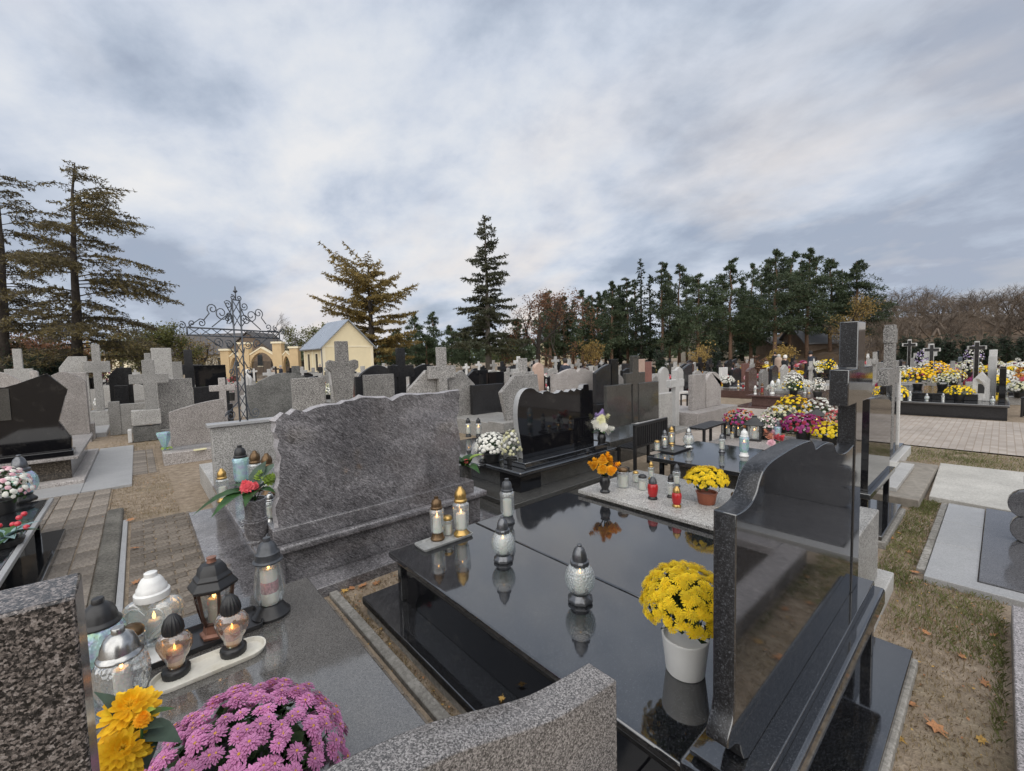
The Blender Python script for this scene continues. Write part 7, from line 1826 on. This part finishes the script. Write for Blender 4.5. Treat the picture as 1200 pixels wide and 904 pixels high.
broadleaf(tree_thing('rust_tree', 'rust-brown leafy tree between the lone spruce and the pines', 630, 66), hpx(630, 345, 66), 0.22, 4, 'bark_dark', 'leaves_rust', 5200, 0.22)
broadleaf(tree_thing('yellow_tree', 'yellow-green tree with thin leaves before the rightmost pines', 987, 58), hpx(987, 350, 58), 0.2, 4, 'bark_dark', 'leaves_yellow', 2600, 0.18)
broadleaf(tree_thing('willow_shrub', 'olive green bushy willow left of the gate', 177, 52), hpx(177, 379, 52), 0.16, 4, 'bark_dark', 'leaves_shrub', 8000, 0.22, stems=3, trunkf=0.25)
broadleaf(tree_thing('yellow_tree', 'thin yellow-brown tree before the long grey roofs', 226, 56), hpx(226, 390, 56), 0.14, 4, 'bark_dark', 'leaves_yellow', 2200, 0.16, stems=3, trunkf=0.28)
broadleaf(tree_thing('bare_tree', 'bare grey tree behind the yellow gateway', 325, 75), hpx(325, 364, 75), 0.2, 5, 'bark_grey', spread=0.5)
broadleaf(tree_thing('green_tree', 'dull green tree between gateway and cottage', 352, 80), hpx(352, 383, 80), 0.2, 4, 'bark_dark', 'leaves_shrub', 3800, 0.3)
broadleaf(tree_thing('yellow_shrub', 'bright yellow-green shrub right of the larch trunk', 112, 60), hpx(112, 396, 60), 0.1, 3, 'bark_dark', 'leaves_yellow', 2500, 0.25, stems=3)
for (px, py, d, w, lab) in ((40, 392, 48, 5, 'rust-red hedge shrub between the two larches'), (62, 398, 46, 4, 'rust-red hedge shrub left of the larch trunk'), (75, 404, 44, 3, 'low rust-red hedge shrub behind the larch trunk'), (22, 396, 47, 4, 'rust-red hedge shrub by the left larch')):
    broadleaf(tree_thing('hedge_shrub', lab, px, d, 'rust-red hedge', cat='shrub'), hpx(px, py, d), 0.12, 4, 'bark_dark', 'leaves_rust', 4200, 0.26, spread=0.9, stems=4, trunkf=0.22, spreadleaf=0.6)
for (px, py, d, lab) in ((36, 408, 32, 'dark green bush below the rust hedge'), (52, 412, 31, 'second dark green bush below the rust hedge')):
    broadleaf(tree_thing('bush', lab, px, d, cat='shrub'), hpx(px, py, d), 0.08, 3, 'bark_dark', 'needles_dark', 4500, 0.14, spread=0.9, stems=4, trunkf=0.28, spreadleaf=0.3)
for (px, py, d, lm_, lab) in ((826, 404, 40, 'leaves_yellow', 'small orange-yellow shrub near the visitors'), (878, 424, 26, 'leaves_rust', 'orange maple shrub before the middle pines'), (590, 396, 66, 'leaves_shrub', 'olive shrub under the lone spruce'), (690, 398, 66, 'leaves_yellow', 'yellowish shrub under the left pines'), (920, 405, 50, 'leaves_yellow', 'orange-leaved shrub behind the walking visitors')):
    broadleaf(tree_thing('shrub', lab, px, d, cat='shrub'), hpx(px, py, d), 0.05, 3, 'bark_dark', lm_, 1500, 0.14 if d < 45 else 0.22, spread=0.8, stems=4, trunkf=0.3, spreadleaf=0.25)
for (px, py, d, lab) in ((774, 415, 26, 'slim dark thuja left of the middle pines'), (838, 414, 30, 'small thuja near the pale twin headstone')):
    conifer(tree_thing('thuja', lab, px, d, cat='shrub'), hpx(px, py, d), 0.08, 0.02, 0.45, lambda w: (1 - w) ** .5, 70, 'needles_dark', 'bark_dark', droop=-0.6, size=0.14, per=60, rise=1.0, hang=0.05, tw=16)
# bare wood on the rising ground at the right
def hill():
    xs = np.linspace(60, 190, 27); ys = np.linspace(-70, 30, 21); V = []
    for y in ys:
        for x in xs:
            dd = depth(x, y); lat = x * RGT[0] + y * RGT[1]
            e = max(0, min(1, (dd - 46) / 50)); s = max(0, min(1, (lat - 38) / 25))
            V.append((x, y, -0.03 + 8.0 * e * e * (3 - 2 * e) * s * s * (3 - 2 * s) + math.sin(x * .3) * math.sin(y * .27) * .25 * e * s))
    n = len(xs); Fc = [(j * n + i, j * n + i + 1, (j + 1) * n + i + 1, (j + 1) * n + i) for j in range(len(ys) - 1) for i in range(n - 1)]
    o = np_mesh('hill', V, Fc, G['leaves_brown'], smooth=True); tag(o, kind='structure')
hill()
def hill_z(x, y):
    dd = depth(x, y); lat = x * RGT[0] + y * RGT[1]; e = max(0, min(1, (dd - 46) / 50)); s = max(0, min(1, (lat - 38) / 25))
    return 8.0 * e * e * (3 - 2 * e) * s * s * (3 - 2 * s)
def bare_wood():
    protos = []
    for k in range(4):
        t = thing('bare_tree', '', 'tree', (0, -500, 0)); broadleaf(t, 9.0, 0.13, 5, 'twig_brown', spread=0.62, trunkf=0.27, stems=2 if k % 2 else 1); protos.append(t)
    rr = random.Random(5); used = set(); lst = []
    for i in range(64):
        px = 1003 + (i * 37.7) % 235; d = 56 + (i * 13.3) % 46
        q = gd(px, 420, d); k = i % 4; s = rr.uniform(0.55, 0.85) * (0.85 if px < 1040 else 1.0)
        loc = (q.x, q.y, hill_z(q.x, q.y) - 0.1)
        if k not in used: o = protos[k]; used.add(k); o.location = loc
        else: o = dup(protos[k], loc)
        o.scale = (s * 1.15, s * 1.15, s); o.rotation_euler = (0, 0, rr.uniform(0, 6)); o['group'] = 'bare trees of the brown wood'
        lst.append((px, d, o))
    lst.sort(key=lambda q: q[0])
    for j, (px, d, o) in enumerate(lst):
        zone = 'behind the white stone cross' if px < 1060 else ('above the outlined crosses' if px < 1120 else ('above the house-shaped lantern' if px < 1165 else 'at the right edge'))
        o['label'] = ('tall' if o.scale[2] > 1 else 'low') + (' near' if d < 72 else (' middle' if d < 88 else ' far')) + f' bare brown tree {zone}, {ORD[j % 20]} along its stretch'
bare_wood()
for i in range(9):
    px = 1062 + i * 17 + random.uniform(-4, 4); d = 34 + (i % 3) * 1.5
    conifer(tree_thing('thuja', f'{ORD[i]} dark conical thuja from the left in the row before the bare wood', px, d, 'row of thujas', cat='shrub'), hpx(px, 402 + random.uniform(-5, 4), d), 0.08, 0.02, 0.75, lambda w: (1 - w) ** .6, 60, 'needles_dark', 'bark_dark', droop=-0.6, size=0.2, per=40, rise=1.0, hang=0.05, tw=12)
# far line of forest on the horizon
def far_forest():
    V = []; Fc = []
    P = []
    for k in range(2600):
        a = rng.uniform(0, 2 * math.pi); d = rng.uniform(190, 260); q = Vector((d * math.cos(a), d * math.sin(a), 0))
        h = rng.uniform(5, 10); n = 14
        P.append(np.stack([q.x + rng.normal(size=n) * 2.2, q.y + rng.normal(size=n) * 2.2, rng.uniform(0, 1, n) ** .8 * h], 1))
    P = np.concatenate(P)
    V, Fc = tri_cloud(P, rng.normal(size=P.shape) + np.array([0, 0, .5]), 3.2, 1.0)
    o = np_mesh('far_forest', V, Fc, G['needles_pine'])
    tag(o, 'far forest line on the horizon behind the houses', 'forest', kind='stuff')
far_forest()
# ---------------------------------------------------------------- visitors
def person(label, px, py, d, h, rz, coat, legs, hair, walk=0.0, long_coat=False, hat=None, bend=0.0, z=None, group=None):
    q = gz(px, py, 0) if d is None else gd(px, py, d)
    t = thing('person', label, 'person', (q.x, q.y, 0 if z is None else z), rz, group)
    k = h / 1.75
    J = {}
    def v(n, x, y, z_, r, r2=None): J[n] = ((x * k, (y + bend * max(0, z_ - 0.95)) * k, z_ * k), (r * k, (r2 or r) * k))
    w = walk
    v('pel', 0, 0, 0.95, 0.155, 0.125); v('sp', 0, 0.0, 1.15, 0.145, 0.115); v('ch', 0, 0, 1.35, 0.175, 0.125); v('nk', 0, 0.01, 1.49, 0.06); v('h1', 0, 0.03, 1.58, 0.075, 0.09); v('h2', 0, 0.035, 1.66, 0.085, 0.10); v('h3', 0, 0.02, 1.73, 0.055, 0.06)
    for s, n in ((-1, 'l'), (1, 'r')):
        sw = w * s
        v(n + 'sh', s * 0.18, 0, 1.40, 0.075); v(n + 'el', s * 0.23, -0.12 * sw * 2, 1.12, 0.055); v(n + 'wr', s * 0.22, 0.10 - 0.30 * sw, 0.90, 0.042); v(n + 'ha', s * 0.215, 0.13 - 0.34 * sw, 0.82, 0.045, 0.025)
        v(n + 'hip', s * 0.09, 0, 0.88, 0.11); v(n + 'kn', s * 0.10, 0.03 + 0.30 * sw, 0.49, 0.075); v(n + 'an', s * 0.10, 0.42 * sw - (0.12 if sw < 0 else 0), 0.09 + (0.08 if sw < 0 else 0), 0.05); v(n + 'to', s * 0.11, 0.42 * sw + 0.14 - (0.12 if sw < 0 else 0), 0.04 + (0.03 if sw < 0 else 0), 0.04, 0.035)
    E_ = [('pel', 'sp'), ('sp', 'ch'), ('ch', 'nk'), ('nk', 'h1'), ('h1', 'h2'), ('h2', 'h3')]
    for n in 'lr': E_ += [('ch', n + 'sh'), (n + 'sh', n + 'el'), (n + 'el', n + 'wr'), (n + 'wr', n + 'ha'), ('pel', n + 'hip'), (n + 'hip', n + 'kn'), (n + 'kn', n + 'an'), (n + 'an', n + 'to')]
    names = list(J); me = bpy.data.meshes.new('body'); me.from_pydata([J[n][0] for n in names], [(names.index(a), names.index(b)) for a, b in E_], [])
    o = bpy.data.objects.new('tmp', me); col.objects.link(o)
    sk = o.modifiers.new('s', 'SKIN'); sk.use_smooth_shade = True
    for i, n in enumerate(names):
        me.skin_vertices[0].data[i].radius = J[n][1]; me.skin_vertices[0].data[i].use_root = (n == 'pel')
    ss = o.modifiers.new('u', 'SUBSURF'); ss.levels = 1; ss.render_levels = 1
    dg = bpy.context.evaluated_depsgraph_get(); ev = o.evaluated_get(dg)
    m2 = bpy.data.meshes.new_from_object(ev); m2.name = 'body'
    bpy.data.objects.remove(o)
    m2.materials.clear()
    for mm in (coat, legs, 'skin', 'cap_black'): m2.materials.append(G[mm])
    for p in m2.polygons:
        c = p.center; zz = c.z / k
        p.material_index = 2 if zz > 1.47 else (3 if zz < 0.075 else (1 if zz < 0.93 and abs(c.x) / k < 0.2 else (2 if (zz < 0.87 and abs(c.x) / k > 0.17) else 0)))
        p.use_smooth = True
    link('body', m2, t)
    by = bend * 0.72
    MB().lathe([(0.0, 0.15), (0.055, 0.135), (0.092, 0.08), (0.100, 0.02), (0.095, -0.03), (0.085, -0.06)], 14, (0, 0, 0), sy=1.12).obj('hat' if hat else 'hair', G[hat or hair], t, smooth=180, loc=(0, (0.018 + by) * k, 1.635 * k))
    if long_coat:
        MB().lathe([(0.26, 0.45), (0.25, 0.7), (0.215, 0.95), (0.20, 1.1), (0.215, 1.3), (0.19, 1.42), (0.09, 1.48)], 18, sy=0.8).obj('coat', G[coat], t, smooth=180)
    return t
person('woman in long beige coat leaning towards the person beside her', 912, 448, None, 1.62, -YAW - R(70), 'coat_beige', 'trousers_dark', 'hair_grey', long_coat=True, walk=0.0)
person('person in dark clothes and white hat beside the beige coat', 919.5, 450, None, 1.58, -YAW - R(70), 'coat_black', 'trousers_dark', 'hair_grey', walk=0.5, hat='hat_white')
person('man in navy jacket and dark cap walking to the right', 949, 448, None, 1.78, -YAW - R(95), 'coat_navy', 'trousers_dark', 'hair_dark', walk=0.7, hat='coat_black')
person('dark-clothed visitor standing behind the beige coat', 908, 437, None, 1.75, -YAW, 'coat_black', 'trousers_dark', 'hair_dark', walk=0.1)
person('man in dark blue jacket seen from behind, left of the dark double slabs', 663, 452, 19, 1.75, -YAW + R(10), 'coat_navy', 'trousers_dark', 'hair_dark', walk=0.15)
person('dark-suited visitor standing at the left wall of the cottage', 376, 446, 44, 1.75, -YAW + R(170), 'coat_black', 'trousers_dark', 'hair_grey')
person('visitor in blue jacket under the yellow gateway', 330, 448, 40, 1.72, -YAW + R(150), 'coat_navy', 'trousers_dark', 'hair_grey')
person('pale-haired visitor left of the blue jacket under the gateway', 322, 448, 41, 1.65, -YAW + R(200), 'coat_beige', 'trousers_dark', 'hair_grey', walk=0.3)
person('visitor with beige hat among the stones at far left', 60, 460, 15.6, 1.68, -YAW + R(160), 'coat_beige', 'trousers_dark', 'hair_grey', hat='hat_beige', bend=0.12)
# small items of the left rows
def small_items():
    o = MB().box(-0.10, 0.10, -0.05, 0.05, 0, 0.02).obj('paper_note', G['paper_note'], bevel=0.004); p = gz(233, 524, 0.231)
    o.location = (0.83, 10.25, 0.222); o.rotation_euler = (0, 0, 0.2)
    tag(o, 'yellowish paper note on the base of the pink arched headstone', 'note')
    # white angel figure behind the iron cross
    q = gd(291, 452, 15.5)
    t = thing('angel_statue', 'small white praying figure behind the iron cross', 'statue', (q.x, q.y, 0), -YAW + R(150))
    MB().box(-0.2, 0.2, -0.2, 0.2, -0.02, 0.75).obj('pedestal', G['white_stone'], t, bevel=0.01)
    MB().lathe([(0.19, 0.75), (0.17, 0.95), (0.13, 1.2), (0.16, 1.36), (0.12, 1.45), (0.05, 1.49), (0.06, 1.53), (0.085, 1.6), (0.07, 1.68), (0, 1.71)], 16, sy=0.8).obj('figure', G['white_stone'], t, smooth=60)
    for s in (-1, 1): MB().prism([(s * 0.05, 1.35), (s * 0.16, 1.55), (s * 0.22, 1.45), (s * 0.20, 1.15), (s * 0.10, 0.95)], 0.10, 0.13).obj('wing', G['white_stone'], t)
    mum_px('magenta flowers on the small black headstone at left', 127, 455, .46, 22, 30, ['petal_magenta'], n=40, ph=0.25)
    mum_px('red flowers in black pot beside the iron cross', 272, 470, .3, 14, 30, ['petal_rose', 'petal_palepink'], n=24, ph=0.35, nl=120)
    q = gd(188, 545, 8.2)
    t = thing('wrapped_bouquet', 'bouquet in pale blue wrapping leaning at the slab headstone', 'flowers', (gz(190, 545, .22).x + .1, 10.9, .222))
    MB().lathe([(0.02, 0), (0.06, 0.12), (0.13, 0.32), (0.12, 0.34), (0, 0.3)], 10, wob=lambda a, z: 1 + .12 * math.cos(a * 5)).obj('wrapping', G['glass_iri'], t, smooth=60)
    for k in range(3): leaf_obj('leaf', 0.16, 0.05, 'leaf_lime', t, (0.02, -0.05, 0.03), (0.6 - 0.5 * k, -0.8, 0.1), 0.2)
small_items()
